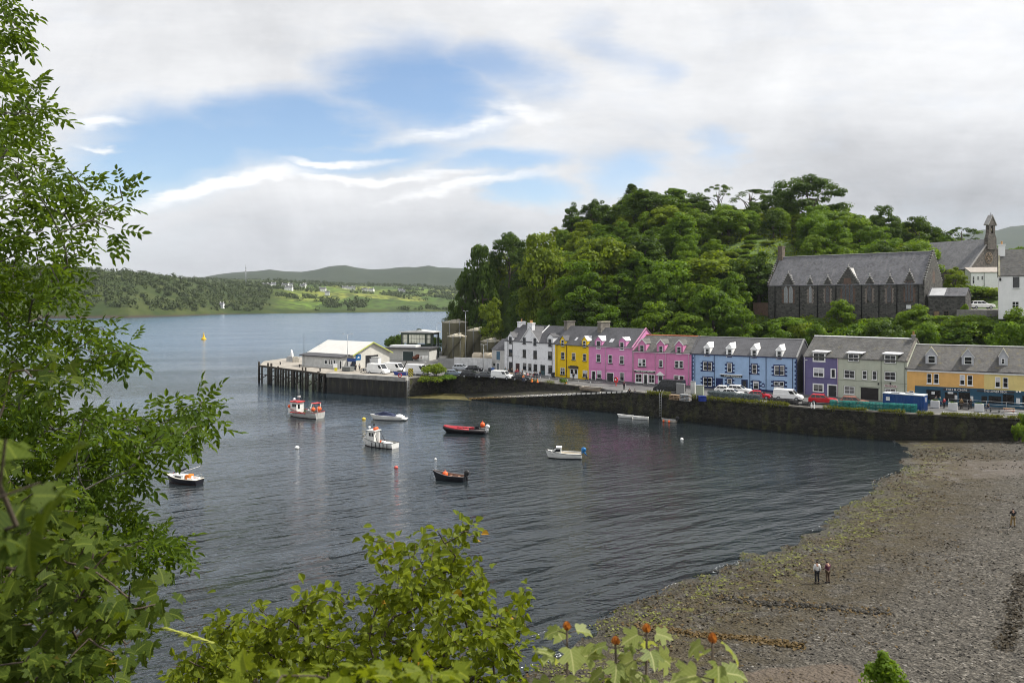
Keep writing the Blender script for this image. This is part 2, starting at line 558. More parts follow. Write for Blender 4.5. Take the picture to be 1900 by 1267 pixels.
def quads(me, vs, q):
 vs = np.asarray(vs, np.float32)
 q = np.asarray(q, np.int32)
 k = q.shape[1]
 me.vertices.add(len(vs))
 me.vertices.foreach_set('co', vs.reshape(-1))
 me.loops.add(q.size)
 me.loops.foreach_set('vertex_index', q.reshape(-1))
 me.polygons.add(len(q))
 me.polygons.foreach_set('loop_start', np.arange(0, q.size, k, dtype=np.int32))
 me.update(calc_edges=True)
# ---- near shore: camera bluff, shingle beach, sea bed
SHORE = [(-90, 26), (-20, 37), (-1.5, 45.5), (4.6, 52.8), (7.8, 58.4), (17, 65.3), (31.7, 80.5), (45.3, 98.5), (56, 113.8), (60, 126), (60, 150)]
def near_h(X, Y):
 s_ = -seg_dist(X, Y, SHORE)
 s_ = s_ + (vnoise(X, Y, 5.0, 3) - 0.5) * 2.2 + (vnoise(X, Y, 1.7, 4) - 0.5) * 0.9
 h = np.where(s_ > 0, 0.062 * s_, 0.09 * s_)
 h = np.where(h > 2.6, 2.6 + (h - 2.6) * 0.5, h)
 h = np.maximum(h, -4)
 yy = Y - 2.0 * (vnoise(X, Y, 7, 8) - 0.5)
 hs = np.interp(yy, [-14, 0, 1.5, 5, 10, 20, 30, 36, 60], [21.6, 20.2, 19.6, 15.6, 11.4, 4.6, 0.6, -3, -8])
 h = np.maximum(h, hs)
 # weedy bank where the quay wall ends, right of the picture
 bank = sstep(X, 74.5, 79) * sstep(Y, 106, 119) * 4.15
 h = np.where(bank > 0.02, np.maximum(h, bank), h)
 h = h + (vnoise(X, Y, 0.9, 5) - 0.5) * 0.10 * (s_ > -2)
 return h, s_
xs = np.concatenate([np.arange(-90, -8, 3.0), np.arange(-8, 84, 0.5), np.arange(84, 190, 4.0)])
ys = np.concatenate([np.arange(-14, 36, 2.0), np.arange(36, 122, 0.5), np.arange(122, 150, 3.0)])
Xg, Yg = np.meshgrid(xs, ys)
Hg, Sg = near_h(Xg, Yg)
m_, t, b = base_nodes('beach_shingle')
ob = t.n('ShaderNodeTexCoord').outputs['Object']
sx, sy, sz = t.sep(ob)
ob2 = t.comb(sx, sy, 0)
sh = t.attr('shore')
v1 = t.voro(ob2, 7.0, 'F1', 'Color')
v2 = t.voro(ob2, 3.2, 'F1', 'Color')
k1, k2 = t.sep(v1)[0], t.sep(v2)[1]
kk = t.m('ADD', t.m('MULTIPLY', k1, 0.65), t.m('MULTIPLY', k2, 0.35))
peb = t.ramp(kk, [(0.0, (0.008, 0.007, 0.005)), (0.45, (0.057, 0.05, 0.04)), (0.75, (0.112, 0.1, 0.082)), (0.93, (0.19, 0.172, 0.146)), (1.0, (0.3, 0.285, 0.26))])
big = t.noise(ob2, 0.11, 5, 0.6)
peb = t.mix(t.smooth(t.m('ADD', sh, t.m('MULTIPLY', big, 14.0)), 14, 36, 0.5, 0.0), peb, t.mix(0.6, peb, (0.022, 0.019, 0.012, 1)))
c = t.mix(t.smooth(big, 0.35, 0.65, 0.0, 0.4), peb, t.mix(0.55, peb, (0.062, 0.056, 0.047, 1)))
# stony brown and dark patches
dk = t.noise(t.comb(t.m('ADD', t.m('MULTIPLY', sx, 0.30), t.m('MULTIPLY', sy, -0.28)), t.m('MULTIPLY', t.m('ADD', sx, sy), 0.05), 0), 1.0, 5, 0.65)
c = t.mix(t.smooth(dk, 0.56, 0.7, 0, 0.6), c, t.mix(0.7, c, (0.035, 0.028, 0.018, 1)))
# smooth sand
def dist_to(px, py, z, rx, ry):
 q = G(px, py, z)
 ax, ay = t.m('DIVIDE', t.m('SUBTRACT', sx, q.x), rx), t.m('DIVIDE', t.m('SUBTRACT', sy, q.y), ry)
 return t.m('SQRT', t.m('ADD', t.m('MULTIPLY', ax, ax), t.m('MULTIPLY', ay, ay)))
wob = t.m('MULTIPLY', t.m('SUBTRACT', t.noise(ob2, 0.45, 5, 0.65), 0.5), 1.5)
for (px, py, z, rx, ry, cc) in ((1745, 866, 0.5, 12.5, 8.0, (0.115, 0.1, 0.088)), (1500, 1252, 1.3, 4.0, 2.4, (0.105, 0.082, 0.062))):
 f = t.smooth(t.m('ADD', dist_to(px, py, z, rx, ry), wob), 0.85, 1.05, 1.0, 0.0)
 c = t.mix(f, c, t.mix(t.noise(ob2, 2.5, 4, 0.6), (*[q * 0.75 for q in cc], 1), (*[q * 1.15 for q in cc], 1)))
# brown wrack and bright green weed below the tide mark
wn = t.noise(ob2, 0.35, 6, 0.68)
wn2 = t.noise(ob2, 1.1, 6, 0.7)
f = t.m('MULTIPLY', t.smooth(sh, 6.5, 16.0, 1.0, 0.0), t.smooth(wn, 0.38, 0.52))
c = t.mix(t.m('MULTIPLY', f, 0.65), c, t.mix(wn2, (0.014, 0.011, 0.005, 1), (0.072, 0.05, 0.011, 1)))
f = t.m('MULTIPLY', t.smooth(sh, 2.5, 9.0, 1.0, 0.0), t.smooth(wn2, 0.54, 0.62))
c = t.mix(t.m('MULTIPLY', f, 0.7), c, (0.15, 0.16, 0.018, 1))
wet = t.smooth(sh, 0.3, 3.2, 1.0, 0.0)
c = t.mix(t.m('MULTIPLY', wet, 0.55), c, (0.03, 0.027, 0.018, 1))
# soil and grass of the bluff and bank
c = t.mix(t.smooth(sz, 2.5, 3.3), c, t.mix(wn2, (0.03, 0.04, 0.012, 1), (0.075, 0.085, 0.025, 1)))
t.put(b.inputs['Base Color'], c)
t.put(b.inputs['Roughness'], t.mix(wet, (0.85,) * 3 + (1,), (0.35,) * 3 + (1,)))
b.inputs['Specular IOR Level'].default_value = 0.3
bn = t.n('ShaderNodeBump')
bn.inputs['Strength'].default_value = 1.0
bn.inputs['Distance'].default_value = 0.12
t.put(bn.inputs['Height'], t.m('ADD', t.m('ADD', t.voro(ob2, 5.0), t.m('MULTIPLY', t.voro(ob2, 2.2), 1.2)), t.noise(ob2, 9, 4, 0.6)))
t.put(b.inputs['Normal'], bn.outputs[0])
beach = link('ground', grid_mesh('ground', Xg, Yg, Hg, {'shore': Sg}), m_, kind='structure')
# ---- sea
m_, t, b = base_nodes('sea_water')
ob = t.n('ShaderNodeTexCoord').outputs['Object']
sx, sy, sz = t.sep(ob)
def rot(a, sx_, sy_, kx, ky):
 c_, s_ = math.cos(R(a)), math.sin(R(a))
 return t.comb(t.m('ADD', t.m('MULTIPLY', sx, c_ * kx), t.m('MULTIPLY', sy, s_ * kx)),
                  t.m('ADD', t.m('MULTIPLY', sx, -s_ * ky), t.m('MULTIPLY', sy, c_ * ky)), 0)
calm = t.smooth(t.noise(rot(20, sx, sy, 0.012, 0.03), 1.0, 4, 0.6), 0.35, 0.65, 0.4, 1.25)
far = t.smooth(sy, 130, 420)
w1 = t.noise(rot(30, sx, sy, 0.30, 0.85), 1.0, 3, 0.55, 0.4)
w2 = t.noise(rot(-8, sx, sy, 0.9, 2.2), 1.0, 3, 0.6, 0.3)
w3 = t.noise(rot(35, sx, sy, 2.4, 4.6), 1.0, 2, 0.55)
hh = t.m('ADD', t.m('MULTIPLY', w1, 0.125), t.m('ADD', t.m('MULTIPLY', w2, 0.05), t.m('MULTIPLY', w3, 0.013)))
w0 = t.noise(rot(33, sx, sy, 0.14, 0.5), 1.0, 2, 0.5, 0.3)
hh = t.m('ADD', hh, t.m('MULTIPLY', w0, t.smooth(sy, 60, 120, 0.34, 0.04)))
hh = t.m('MULTIPLY', hh, t.m('MULTIPLY', calm, t.smooth(sy, 62, 112, 3.0, 1.35)))
bn = t.n('ShaderNodeBump')
bn.inputs['Strength'].default_value = 1.0
bn.inputs['Distance'].default_value = 1.0
t.put(bn.inputs['Height'], hh)
t.put(b.inputs['Normal'], bn.outputs[0])
caps = t.noise(rot(10, sx, sy, 0.12, 0.5), 1.0, 5, 0.7)
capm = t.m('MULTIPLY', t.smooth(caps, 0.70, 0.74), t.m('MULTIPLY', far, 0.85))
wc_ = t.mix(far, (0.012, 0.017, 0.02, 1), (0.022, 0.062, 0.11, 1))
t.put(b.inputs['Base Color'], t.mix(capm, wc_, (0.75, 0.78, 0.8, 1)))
t.put(b.inputs['Roughness'], t.mix(far, (0.06,) * 3 + (1,), (0.18,) * 3 + (1,)))
b.inputs['IOR'].default_value = 1.5
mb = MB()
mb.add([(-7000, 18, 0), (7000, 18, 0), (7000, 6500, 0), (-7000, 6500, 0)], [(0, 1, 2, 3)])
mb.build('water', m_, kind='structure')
# ---- the wooded hill behind the quay
TOE = [(-24, 290), (-23, 276), (-12, 267), (-2, 253), (3, 239), (6, 213), (15.5, 196), (22.5, 184), (40.5, 169), (58.5, 158.5), (73.5, 148.5), (88, 140), (103, 131), (130, 112)]
CP = [(p[0], p[1], 3.8) for p in TOE[2:]] + [
 (-24, 290, -1), (-24, 276, 0), (-26, 320, -4), (-20, 360, -4), (-13, 272, 15), (-8, 264, 18), (0, 262, 27), (9, 262, 33), (16, 262, 36), (26, 262, 40),
 (35, 262, 45), (52, 262, 46), (66, 262, 46), (79, 262, 45), (95, 262, 45), (113, 262, 39), (131, 262, 35), (145, 262, 32), (157, 262, 30), (200, 262, 28),
 (14, 225, 17), (24, 205, 15), (30, 225, 28), (36, 190, 12), (45, 205, 21), (50, 230, 34), (62, 182, 15.5), (67, 225, 35), (64, 205, 27), (80, 228, 36),
 (60, 190, 17.6), (66, 183, 17.6), (75, 176, 17.6), (86, 166, 17.6), (72, 198, 18), (82, 190, 18), (93, 178, 18), (66, 195, 18), (100, 168, 19.6), (110, 168, 20),
 (91, 205, 25), (112, 196, 24.3), (122, 205, 25), (108, 212, 26), (110, 235, 32), (95, 235, 35), (130, 225, 27), (94, 158, 19.4), (110, 160, 19.6), (98, 148, 17), (120, 150, 19.6),
 (20, 300, 35), (50, 310, 44), (90, 310, 42), (140, 310, 30), (0, 300, 20), (50, 380, 20), (100, 390, 20), (0, 380, 2), (200, 380, 15), (200, 200, 26), (160, 150, 20)]
cp = np.array(CP, float)
kern = lambda d: np.sqrt(d * d + 9.0)
Amat = kern(np.hypot(cp[:, None, 0] - cp[None, :, 0], cp[:, None, 1] - cp[None, :, 1]))
n_ = len(cp)
big_ = np.zeros((n_ + 1, n_ + 1)); big_[:n_, :n_] = Amat + np.eye(n_) * 0.15; big_[:n_, n_] = 1; big_[n_, :n_] = 1
sol = np.linalg.solve(big_, np.append(cp[:, 2], 0))
def hill_h(X, Y):
 X, Y = np.asarray(X, float), np.asarray(Y, float)
 sh_ = X.shape
 x, y = X.reshape(-1), Y.reshape(-1)
 z = kern(np.hypot(x[:, None] - cp[None, :, 0], y[:, None] - cp[None, :, 1])) @ sol[:n_] + sol[n_]
 z = z.reshape(sh_)
 tt = seg_dist(X, Y, TOE)
 z = np.where(tt < 0, 3.55, 3.55 + (z - 3.55) * sstep(tt, 0, 5))
 west = X < -23
 return np.where(west & (tt < 0), -3.0, z), tt
xs = np.arange(-60, 205, 2.5)
ys = np.arange(104, 400, 2.5)
Xg, Yg = np.meshgrid(xs, ys)
Zg, Tg = hill_h(Xg, Yg)
Zg = Zg + (vnoise(Xg, Yg, 6, 21) - 0.5) * 1.6 * (Tg > 6) * (np.abs(Zg - 17.8) > 1.0)
HILLMAT = mat('hill_scrub', (0.05, 0.085, 0.012), 0.9, 0.5, 0.35, 0.25, 1.5)
hill = link('hill', grid_mesh('hill', Xg, Yg, Zg, None, drop=(Tg < -3)), HILLMAT, kind='structure')
# ---- quay: road surface, walls, slipway
QZ = 4.2
E = [(-23.5, 181.5), (-16.3, 188), (-6.1, 184.2), (5.8, 173.6), (11.2, 167.8), (17.7, 160.8)]
SL_TOP, SL_LOW = (22.4, 156.0), (-9.4, 177.0)
WL = [(22.4, 155.6), (33.7, 144.3), (48.5, 132.0), (62.4, 124.8), (75.2, 119.6)]
road = E + [(18.6, 158.6), SL_TOP] + WL[1:] + [(78.5, 121.5), (110, 116), (112, 130), (92, 142), (75, 151), (60, 161), (42, 172), (25, 187), (18, 199), (9, 214), (7, 240), (2, 256), (-9, 271), (-20, 279), (-40, 276), (-45, 250), (-43, 228), (-36.5, 200)]
m_, t, b = base_nodes('quay_asphalt')
ob = t.n('ShaderNodeTexCoord').outputs['Object']
c = t.mix(t.smooth(t.noise(ob, 0.25, 5, 0.65), 0.3, 0.7), (0.065, 0.065, 0.066, 1), (0.11, 0.108, 0.104, 1))
c = t.mix(t.smooth(t.noise(ob, 1.7, 5, 0.7), 0.5, 0.75, 0, 0.5), c, (0.045, 0.045, 0.045, 1))
t.put(b.inputs['Base Color'], c)
b.inputs['Roughness'].default_value = 0.75
mb = MB()
mb.prism(road[::-1], QZ - 0.5, QZ)
mb.build('road', m_, kind='structure')
QSTONE = stone('quay_stone', (0.011, 0.010, 0.008), (0.046, 0.042, 0.032), (0.011, 0.011, 0.008), 0.7, weed=0.5, wet=1.0)
QSTONE2 = stone('rubble_wall', (0.016, 0.015, 0.013), (0.055, 0.05, 0.042), (0.014, 0.013, 0.011), 0.6, weed=0.5, wet=0.6)
COPE = mat('coping_stone', (0.2, 0.185, 0.16), 0.85, 0.4, 0.6, 0.02, 6)
def quay_wall(name, pts, z1, thick, batter, m_, label, z0=-2.5, inset=0.0, cope=True):
 """battered wall following pts (harbour side), top z1; returns the wall object"""
 f = MB(); cpg = MB()
 n = len(pts)
 nrm = []
 for i in range(n):
  a, b2 = Vector(pts[max(i - 1, 0)]), Vector(pts[min(i + 1, n - 1)])
  d = (b2 - a).normalized()
  nrm.append(Vector((d.y, -d.x)))     # towards the water (right of the walking direction)
 zt = z1 if isinstance(z1, (list, tuple)) else [z1] * n
 sec = []
 for i in range(n):
  p = Vector(pts[i]); q = nrm[i]
  a, bb, c_ = p + q * batter, p, p - q * thick
  sec += [(a.x, a.y, z0), (bb.x, bb.y, zt[i]), (c_.x, c_.y, zt[i]), (c_.x, c_.y, z0)]
 fs = []
 for i in range(n - 1):
  for k in range(4):
   fs.append((i * 4 + k, i * 4 + (k + 1) % 4, (i + 1) * 4 + (k + 1) % 4, (i + 1) * 4 + k))
 fs += [(0, 1, 2, 3), tuple((n - 1) * 4 + k for k in (3, 2, 1, 0))]
 f.add(sec, fs)
 o = f.build(name, m_)
 tag(o, label, 'wall')
 if cope:
  s2 = []
  for i in range(n):
   p = Vector(pts[i]); q = nrm[i]
   a, c_ = p + q * 0.06, p - q * (0.62)
   s2 += [(a.x, a.y, zt[i] - 0.02), (a.x, a.y, zt[i] + 0.2), (c_.x, c_.y, zt[i] + 0.2), (c_.x, c_.y, zt[i] - 0.02)]
  cpg.add(s2, fs)
  cpg.build('coping', COPE, o)
 return o
quay_wall('quay_wall', E, QZ, 0.45, 0.7, QSTONE2, 'long rubble stone quay wall with weedy top below the car park')
quay_wall('harbour_wall', WL, QZ, 0.5, 0.35, QSTONE, 'tall dark masonry harbour wall under the blue and purple houses', z0=-1.5)
# return wall from the quay corner to the head of the slip, and a parapet
quay_wall('return_wall', [(17.7, 160.8), (18.6, 158.8), (22.4, 156.0)], QZ, 0.4, 0.05, QSTONE2, 'short stone return wall at the head of the slipway', cope=False)
# slipway: ramp between its outer wall and the quay wall
mb = MB()
ins = [(-12.0, 186.4, 0.2), (-6.3, 183.9, 1.0), (5.6, 173.3, 2.5), (11.0, 167.5, 3.2), (17.4, 160.6, 3.95)]
outp = []
for k in range(5):
 q = k / 4
 outp.append((SL_LOW[0] + (SL_TOP[0] - SL_LOW[0]) * q, SL_LOW[1] + (SL_TOP[1] - SL_LOW[1]) * q, 0.15 + 3.95 * q))
top = ins + outp
bot = [(x, y, -2.0) for x, y, z in top]
fs = []
for k in range(4):
 fs.append((k, k + 1, 5 + k + 1, 5 + k))
 fs.append((10 + 5 + k, 10 + 5 + k + 1, 5 + k + 1, 5 + k))
fs += [(0, 5, 15, 10), (4, 9, 19, 14)]
mb.add(top + bot, fs)
slip = mb.build('slipway', QSTONE)
tag(slip, 'stone slipway ramp running down the quay wall into the water', 'slipway')
kb, kd = MB(), MB()
p0, p1 = Vector((SL_LOW[0], SL_LOW[1], 0.15)), Vector((SL_TOP[0], SL_TOP[1], 4.1))
dr = (p1 - p0).normalized(); sd = Vector((dr.y, -dr.x, 0)).normalized()
NK = 34
for k in range(NK):
 a, b2 = p0 + (p1 - p0) * (k / NK), p0 + (p1 - p0) * ((k + 0.72) / NK)
 r4 = [a - sd * 0.35, b2 - sd * 0.35, b2 + sd * 0.12, a + sd * 0.12]
 kb.add([q + Vector((0, 0, -0.1)) for q in r4] + [q + Vector((0, 0, 0.24)) for q in r4], [(0, 1, 2, 3), (4, 7, 6, 5), (0, 4, 5, 1), (1, 5, 6, 2), (2, 6, 7, 3), (3, 7, 4, 0)])
m_, t, b = base_nodes('slip_kerb')
sx, sy, sz = t.sep(t.n('ShaderNodeTexCoord').outputs['Object'])
t.put(b.inputs['Base Color'], t.mix(t.smooth(sz, 0.7, 2.3), (0.16, 0.105, 0.035, 1), (0.55, 0.53, 0.5, 1)))
b.inputs['Roughness'].default_value = 0.8
kb.build('kerb_blocks', m_, slip)
# low weedy apron of stones in front of the rubble wall
mb = MB()
ap = [(-24.2, 180.6), (-9.0, 176.0), (-7, 183.5), (-16.3, 187.0)]
mb.add([(x, y, 0.03 if i < 2 else 0.3) for i, (x, y) in enumerate(ap)] + [(x, y, -2) for x, y in ap], [(0, 1, 2, 3), (0, 4, 5, 1), (1, 5, 6, 2), (3, 7, 4, 0)])
mb.build('foreshore', mat('weedy_rock', (0.07, 0.06, 0.016), 0.8, 0.55, 0.7, 0.15, 3), kind='structure')
# ---- far shore: headland, crofts, distant ridge
pxs = np.concatenate([np.arange(-700, 140, 30), np.arange(140, 900, 4.0), np.arange(900, 2600, 25)])
dep = np.concatenate([np.arange(0, 60, 8), np.arange(60, 420, 14), np.arange(420, 1500, 40), np.arange(1500, 4200, 110)])
DS = ([-700, 150, 240, 330, 420, 500, 600, 700, 830, 950, 1400, 2600], [900, 930, 950, 1040, 1175, 1222, 1290, 1350, 1435, 1500, 1600, 1600])
YL = ([-700, 0, 100, 190, 230, 260, 300, 330, 420, 460, 500, 620, 830, 950, 2600], [480, 489, 497, 503, 506.5, 511, 516, 519, 527, 529, 534, 543, 550, 551, 551])
Y2 = ([-700, 190, 300, 400, 520, 600, 700, 830, 950, 1500, 2600], [495, 514, 521, 521, 521, 526, 530, 535, 537, 530, 520])
YR = ([-700, 150, 300, 340, 380, 430, 450, 500, 530, 560, 590, 610, 640, 660, 690, 715, 740, 770, 795, 815, 830, 870, 950, 1200, 1700, 1780, 1810, 1850, 1880, 1910, 2600],
      [505, 522, 519, 518.5, 515.5, 509, 507, 504, 508, 509, 504, 499, 496.5, 500, 502, 500, 497.5, 496, 493.5, 497.5, 497.5, 500, 492, 475, 455, 440, 427, 429, 421, 417, 417])
def far_point(px, off):
 ds = np.interp(px, *DS)
 d = ds + off
 dl, d2, dr_ = ds + 330.0, 2500.0, 4700.0
 zl = 22 + (555 - np.interp(px, *YL)) / 1500 * dl
 z2 = 22 + (555 - np.interp(px, *Y2)) / 1500 * d2
 zr = 22 + (555 - np.interp(px, *YR)) / 1500 * dr_
 q = np.clip(off / 330.0, 0, 1)
 rise = np.interp(px, [250, 560], [0.62, 1.0])
 z = 1.0 + (zl - 1.0) * (q ** rise)
 z = np.where(d > dl, zl + (z2 - zl) * sstep(d, dl, d2), z)
 mid = z2 * 0.9 + 5
 z = np.where(d > d2, mid + (zr - mid) * sstep(d, d2 + 500, dr_) + (z2 - mid) * (1 - sstep(d, d2, d2 + 500)), z)
 X = (px - CX) / FPX * d
 z = z + (vnoise(X, d, 90, 31) - 0.5) * 9 * sstep(off, 20, 300) + (vnoise(X, d, 330, 32) - 0.5) * 26 * sstep(d, 2700, 3600)
 z = np.where(off < 9, z * (off / 9.0) - 1.5 * (1 - off / 9.0), z)
 return X, d, z
PXg, OFg = np.meshgrid(pxs, dep)
Xf, Yf, Zf = far_point(PXg, OFg)
m_, t, b = base_nodes('far_moor')
ob = t.n('ShaderNodeTexCoord').outputs['Object']
sx, sy, sz = t.sep(ob)
flat = t.comb(sx, sy, 0)
fld, off_ = t.attr('field'), t.attr('off')
nz = t.noise(flat, 0.012, 6, 0.65)
nz2 = t.noise(flat, 0.045, 5, 0.7)
c = t.mix(t.smooth(nz, 0.35, 0.65), (0.027, 0.042, 0.011, 1), (0.056, 0.068, 0.02, 1))
c = t.mix(t.smooth(nz2, 0.5, 0.62, 0, 0.75), c, (0.028, 0.045, 0.016, 1))
cells = t.sep(t.voro(t.comb(t.m('MULTIPLY', sx, 0.008), t.m('MULTIPLY', sy, 0.005), 0), 1.0, 'F1', 'Color'))
fc = t.mix(cells[0], (0.10, 0.165, 0.025, 1), (0.19, 0.21, 0.045, 1))
fc = t.mix(t.smooth(cells[1], 0.55, 0.6), fc, (0.06, 0.1, 0.022, 1))
c = t.mix(t.m('MULTIPLY', fld, t.smooth(nz2, 0.44, 0.56, 1.0, 0.1)), c, fc)
c = t.mix(t.smooth(sy, 2700, 3300), c, t.mix(nz, (0.012, 0.022, 0.010, 1), (0.04, 0.05, 0.022, 1)))
c = t.mix(t.smooth(t.m('ADD', off_, t.m('MULTIPLY', nz2, 4.0)), 4.5, 8, 1.0, 0.0), c, (0.05, 0.04, 0.03, 1))
t.put(b.inputs['Base Color'], c)
b.inputs['Roughness'].default_value = 0.95
b.inputs['Specular IOR Level'].default_value = 0.1
fieldm = sstep(PXg, 490, 560) * (1 - sstep(PXg, 860, 1000)) * sstep(OFg, 25, 60) * (1 - sstep(OFg, 700, 1100))
link('far_hills', grid_mesh('far_hills', Xf, Yf, Zf, {'field': fieldm, 'off': OFg}), m_, kind='structure')
# ================================================================== VEGETATION
L_LIGHT = leafmat('leaves_light', (0.05, 0.092, 0.010), (0.145, 0.225, 0.02), 0.42)
L_MID = leafmat('leaves_mid', (0.034, 0.07, 0.008), (0.125, 0.21, 0.018), 0.42)
L_DARK = leafmat('leaves_dark', (0.022, 0.046, 0.008), (0.075, 0.125, 0.016), 0.36)
L_YEL = leafmat('leaves_yellowish', (0.06, 0.092, 0.009), (0.165, 0.222, 0.02), 0.42)
BARK = mat('bark', (0.085, 0.07, 0.055), 0.9, 0.35, 2.0, 0.03, 6)
def unit(v):
 return v / np.maximum(np.linalg.norm(v, axis=-1, keepdims=True), 1e-9)
def leaf_frames(C, Nrm, size, tpl, g, along=None, fold=False):
 """place the leaf outline tpl (k,3; x along the leaf, y across, z up) at every centre"""
 n = len(C)
 Nrm = unit(Nrm)
 a = along if along is not None else g.normal(size=(n, 3))
 X = unit(a - Nrm * np.sum(a * Nrm, -1, keepdims=True))
 if fold:
  curl = g.uniform(-.25, .1, n).reshape(-1, 1, 1)
  h1 = np.tile(tpl[None], (n, 1, 1)); h1[..., 2] += (h1[..., 0:1] ** 2 * curl)[..., 0] + np.abs(h1[..., 1]) * g.uniform(-.1, .45, n)[:, None]
  h2 = h1 * np.array([1, -1, 1]); h2 = h2[:, ::-1]
  Y = np.cross(Nrm, X); sz = np.asarray(size).reshape(-1, 1, 1)
  out = [C[:, None] + sz * (h[..., 0:1] * X[:, None] + h[..., 1:2] * Y[:, None] + h[..., 2:3] * Nrm[:, None]) for h in (h1, h2)]
  return np.stack(out, 1).reshape(-1, 3)
 Y = np.cross(Nrm, X)
 sz = np.asarray(size).reshape(-1, 1, 1)
 V = C[:, None, :] + sz * (tpl[None, :, 0:1] * X[:, None, :] + tpl[None, :, 1:2] * Y[:, None, :] + tpl[None, :, 2:3] * Nrm[:, None, :])
 return V.reshape(-1, 3)
def leaf_mesh(name, V, k, tint, tpl=None):
 me = bpy.data.meshes.new(name)
 quads(me, V, np.arange(len(V)).reshape(-1, k))
 if tpl is not None:
  for nm, i in (('lu', 0), ('lv', 1)):
   at = me.attributes.new(nm, 'FLOAT', 'POINT')
   at.data.foreach_set('value', np.tile(np.concatenate([tpl[:, i], tpl[::-1, i]]), len(V) // (2 * k)).astype(np.float32))
 at = me.attributes.new('tint', 'FLOAT', 'FACE')
 at.data.foreach_set('value', np.clip(tint, 0, 1).astype(np.float32))
 return me
RHOMB = np.array([(-0.5, 0, 0), (0, -0.36, 0.06), (0.5, 0, -0.04), (0, 0.36, 0.06)])
def crown_mesh(name, clumps, per, leaf, seed, core=0, up=0.2):
 """clumps: (cx, cy, cz, r, flat). leaves spread over the shell of every clump"""
 g = np.random.default_rng(seed)
 Cs, Ns, Ts, Sz = [], [], [], []
 for (x, y, z, r, fl) in clumps:
  n = int(per * (0.7 + 0.6 * g.random()))
  d = unit(g.normal(size=(n, 3)))
  d[:, 2] = np.where(d[:, 2] < -0.7, -d[:, 2] * 0.6, d[:, 2])
  rad = r * (0.55 + 0.5 * g.random((n, 1)) ** 0.6)
  p = d * rad * np.array([1, 1, fl])
  Cs.append(p + np.array([x, y, z]))
  Ns.append(d * 0.9 + g.normal(size=(n, 3)) * 0.32 + np.array([0, 0, up]))
  Ts.append(np.clip(0.12 + 0.76 * g.random() + (g.random(n) - 0.5) * 0.4, 0, 1))
  Sz.append(leaf * (0.65 + 0.7 * g.random(n)))
 C, N_, T_, Z_ = np.concatenate(Cs), np.concatenate(Ns), np.concatenate(Ts), np.concatenate(Sz)
 return leaf_mesh(name, leaf_frames(C, N_, Z_, RHOMB, g), 4, T_)
def clumps_ellipsoid(seed, n, rx, rz, cz, r0, r1, flat=0.75, lean=0.0, zmin=-0.8, lump=0.40):
 g = np.random.default_rng(seed)
 out = []
 for i in range(n):
  d = unit(g.normal(size=3))
  if d[2] < zmin: d[2] = -d[2]
  k = 0.5 + 0.45 * g.random() ** 0.5 + lump * (g.random() - 0.5)
  r = r0 + (r1 - r0) * g.random()
  out.append((d[0] * rx * k + lean * d[2], d[1] * rx * k, cz + d[2] * rz * k, r, flat))
 return out
CROWNS = {}
for i in range(4):
 CROWNS['broad%d' % i] = (crown_mesh('crown_broad', clumps_ellipsoid(40 + i, 58, 4.3, 5.3, 5.9, 0.9, 1.8), 150, 0.46, 50 + i), 'broad', 11.2, 4.9)
for i in range(3):
 CROWNS['tall%d' % i] = (crown_mesh('crown_tall', clumps_ellipsoid(60 + i, 60, 3.3, 6.5, 6.8, 0.8, 1.5), 140, 0.43, 70 + i), 'tall', 13.2, 3.9)
for i in range(2):
 CROWNS['dark%d' % i] = (crown_mesh('crown_dense', clumps_ellipsoid(80 + i, 84, 4.0, 5.6, 6.1, 0.6, 1.2), 125, 0.36, 90 + i), 'dense', 11.8, 4.6)
for i in range(3):
 CROWNS['shrub%d' % i] = (crown_mesh('crown_shrub', clumps_ellipsoid(100 + i, 26, 2.2, 1.5, 1.5, 0.5, 1.0, 0.8, zmin=-0.2), 110, 0.36, 110 + i), 'shrub', 3.2, 2.7)
for i in range(2):
 CROWNS['dome%d' % i] = (crown_mesh('crown_dome', clumps_ellipsoid(160 + i, 90, 6.4, 4.6, 6.6, 0.8, 1.5, 0.6, zmin=-0.55, lump=0.3), 125, 0.4, 165 + i, up=0.5), 'open', 11.4, 7.2)
for i in range(2):      # open spreading crowns with sky between the branches
 CROWNS['open%d' % i] = (crown_mesh('crown_open', clumps_ellipsoid(120 + i, 40, 6.4, 3.4, 8.2, 0.8, 1.5, 0.5, zmin=-0.1, lump=0.35), 120, 0.42, 130 + i, up=0.8), 'open', 11.8, 7.2)
g0 = np.random.default_rng(5)
for i in range(2):      # flat-topped pines
 cl = []
 for k in range(16):
  a, q = g0.random() * 6.28, g0.random() ** 0.5
  cl.append((math.cos(a) * q * 3.7, math.sin(a) * q * 3.7, 11.2 - 1.3 * q * q + g0.random() * 0.5 - (1.6 if k % 5 == 0 else 0), 0.75 + 0.5 * g0.random(), 0.42))
 CROWNS['pine%d' % i] = (crown_mesh('crown_pine', cl, 110, 0.34, 140 + i, up=0.9), 'pine', 12.0, 4.2)
cl = []
for k in range(60):
 hgt = 1.2 + 9.6 * (k / 60) ** 0.9
 rr = 2.6 * (1 - (hgt - 1.0) / 10.4) + 0.15
 a = k * 2.399
 cl.append((math.cos(a) * rr * 0.75, math.sin(a) * rr * 0.75, hgt, 0.35 + 0.28 * rr, 0.55))
CROWNS['spire0'] = (crown_mesh('crown_spire', cl, 90, 0.3, 150, up=0.3), 'spire', 11.4, 2.7)
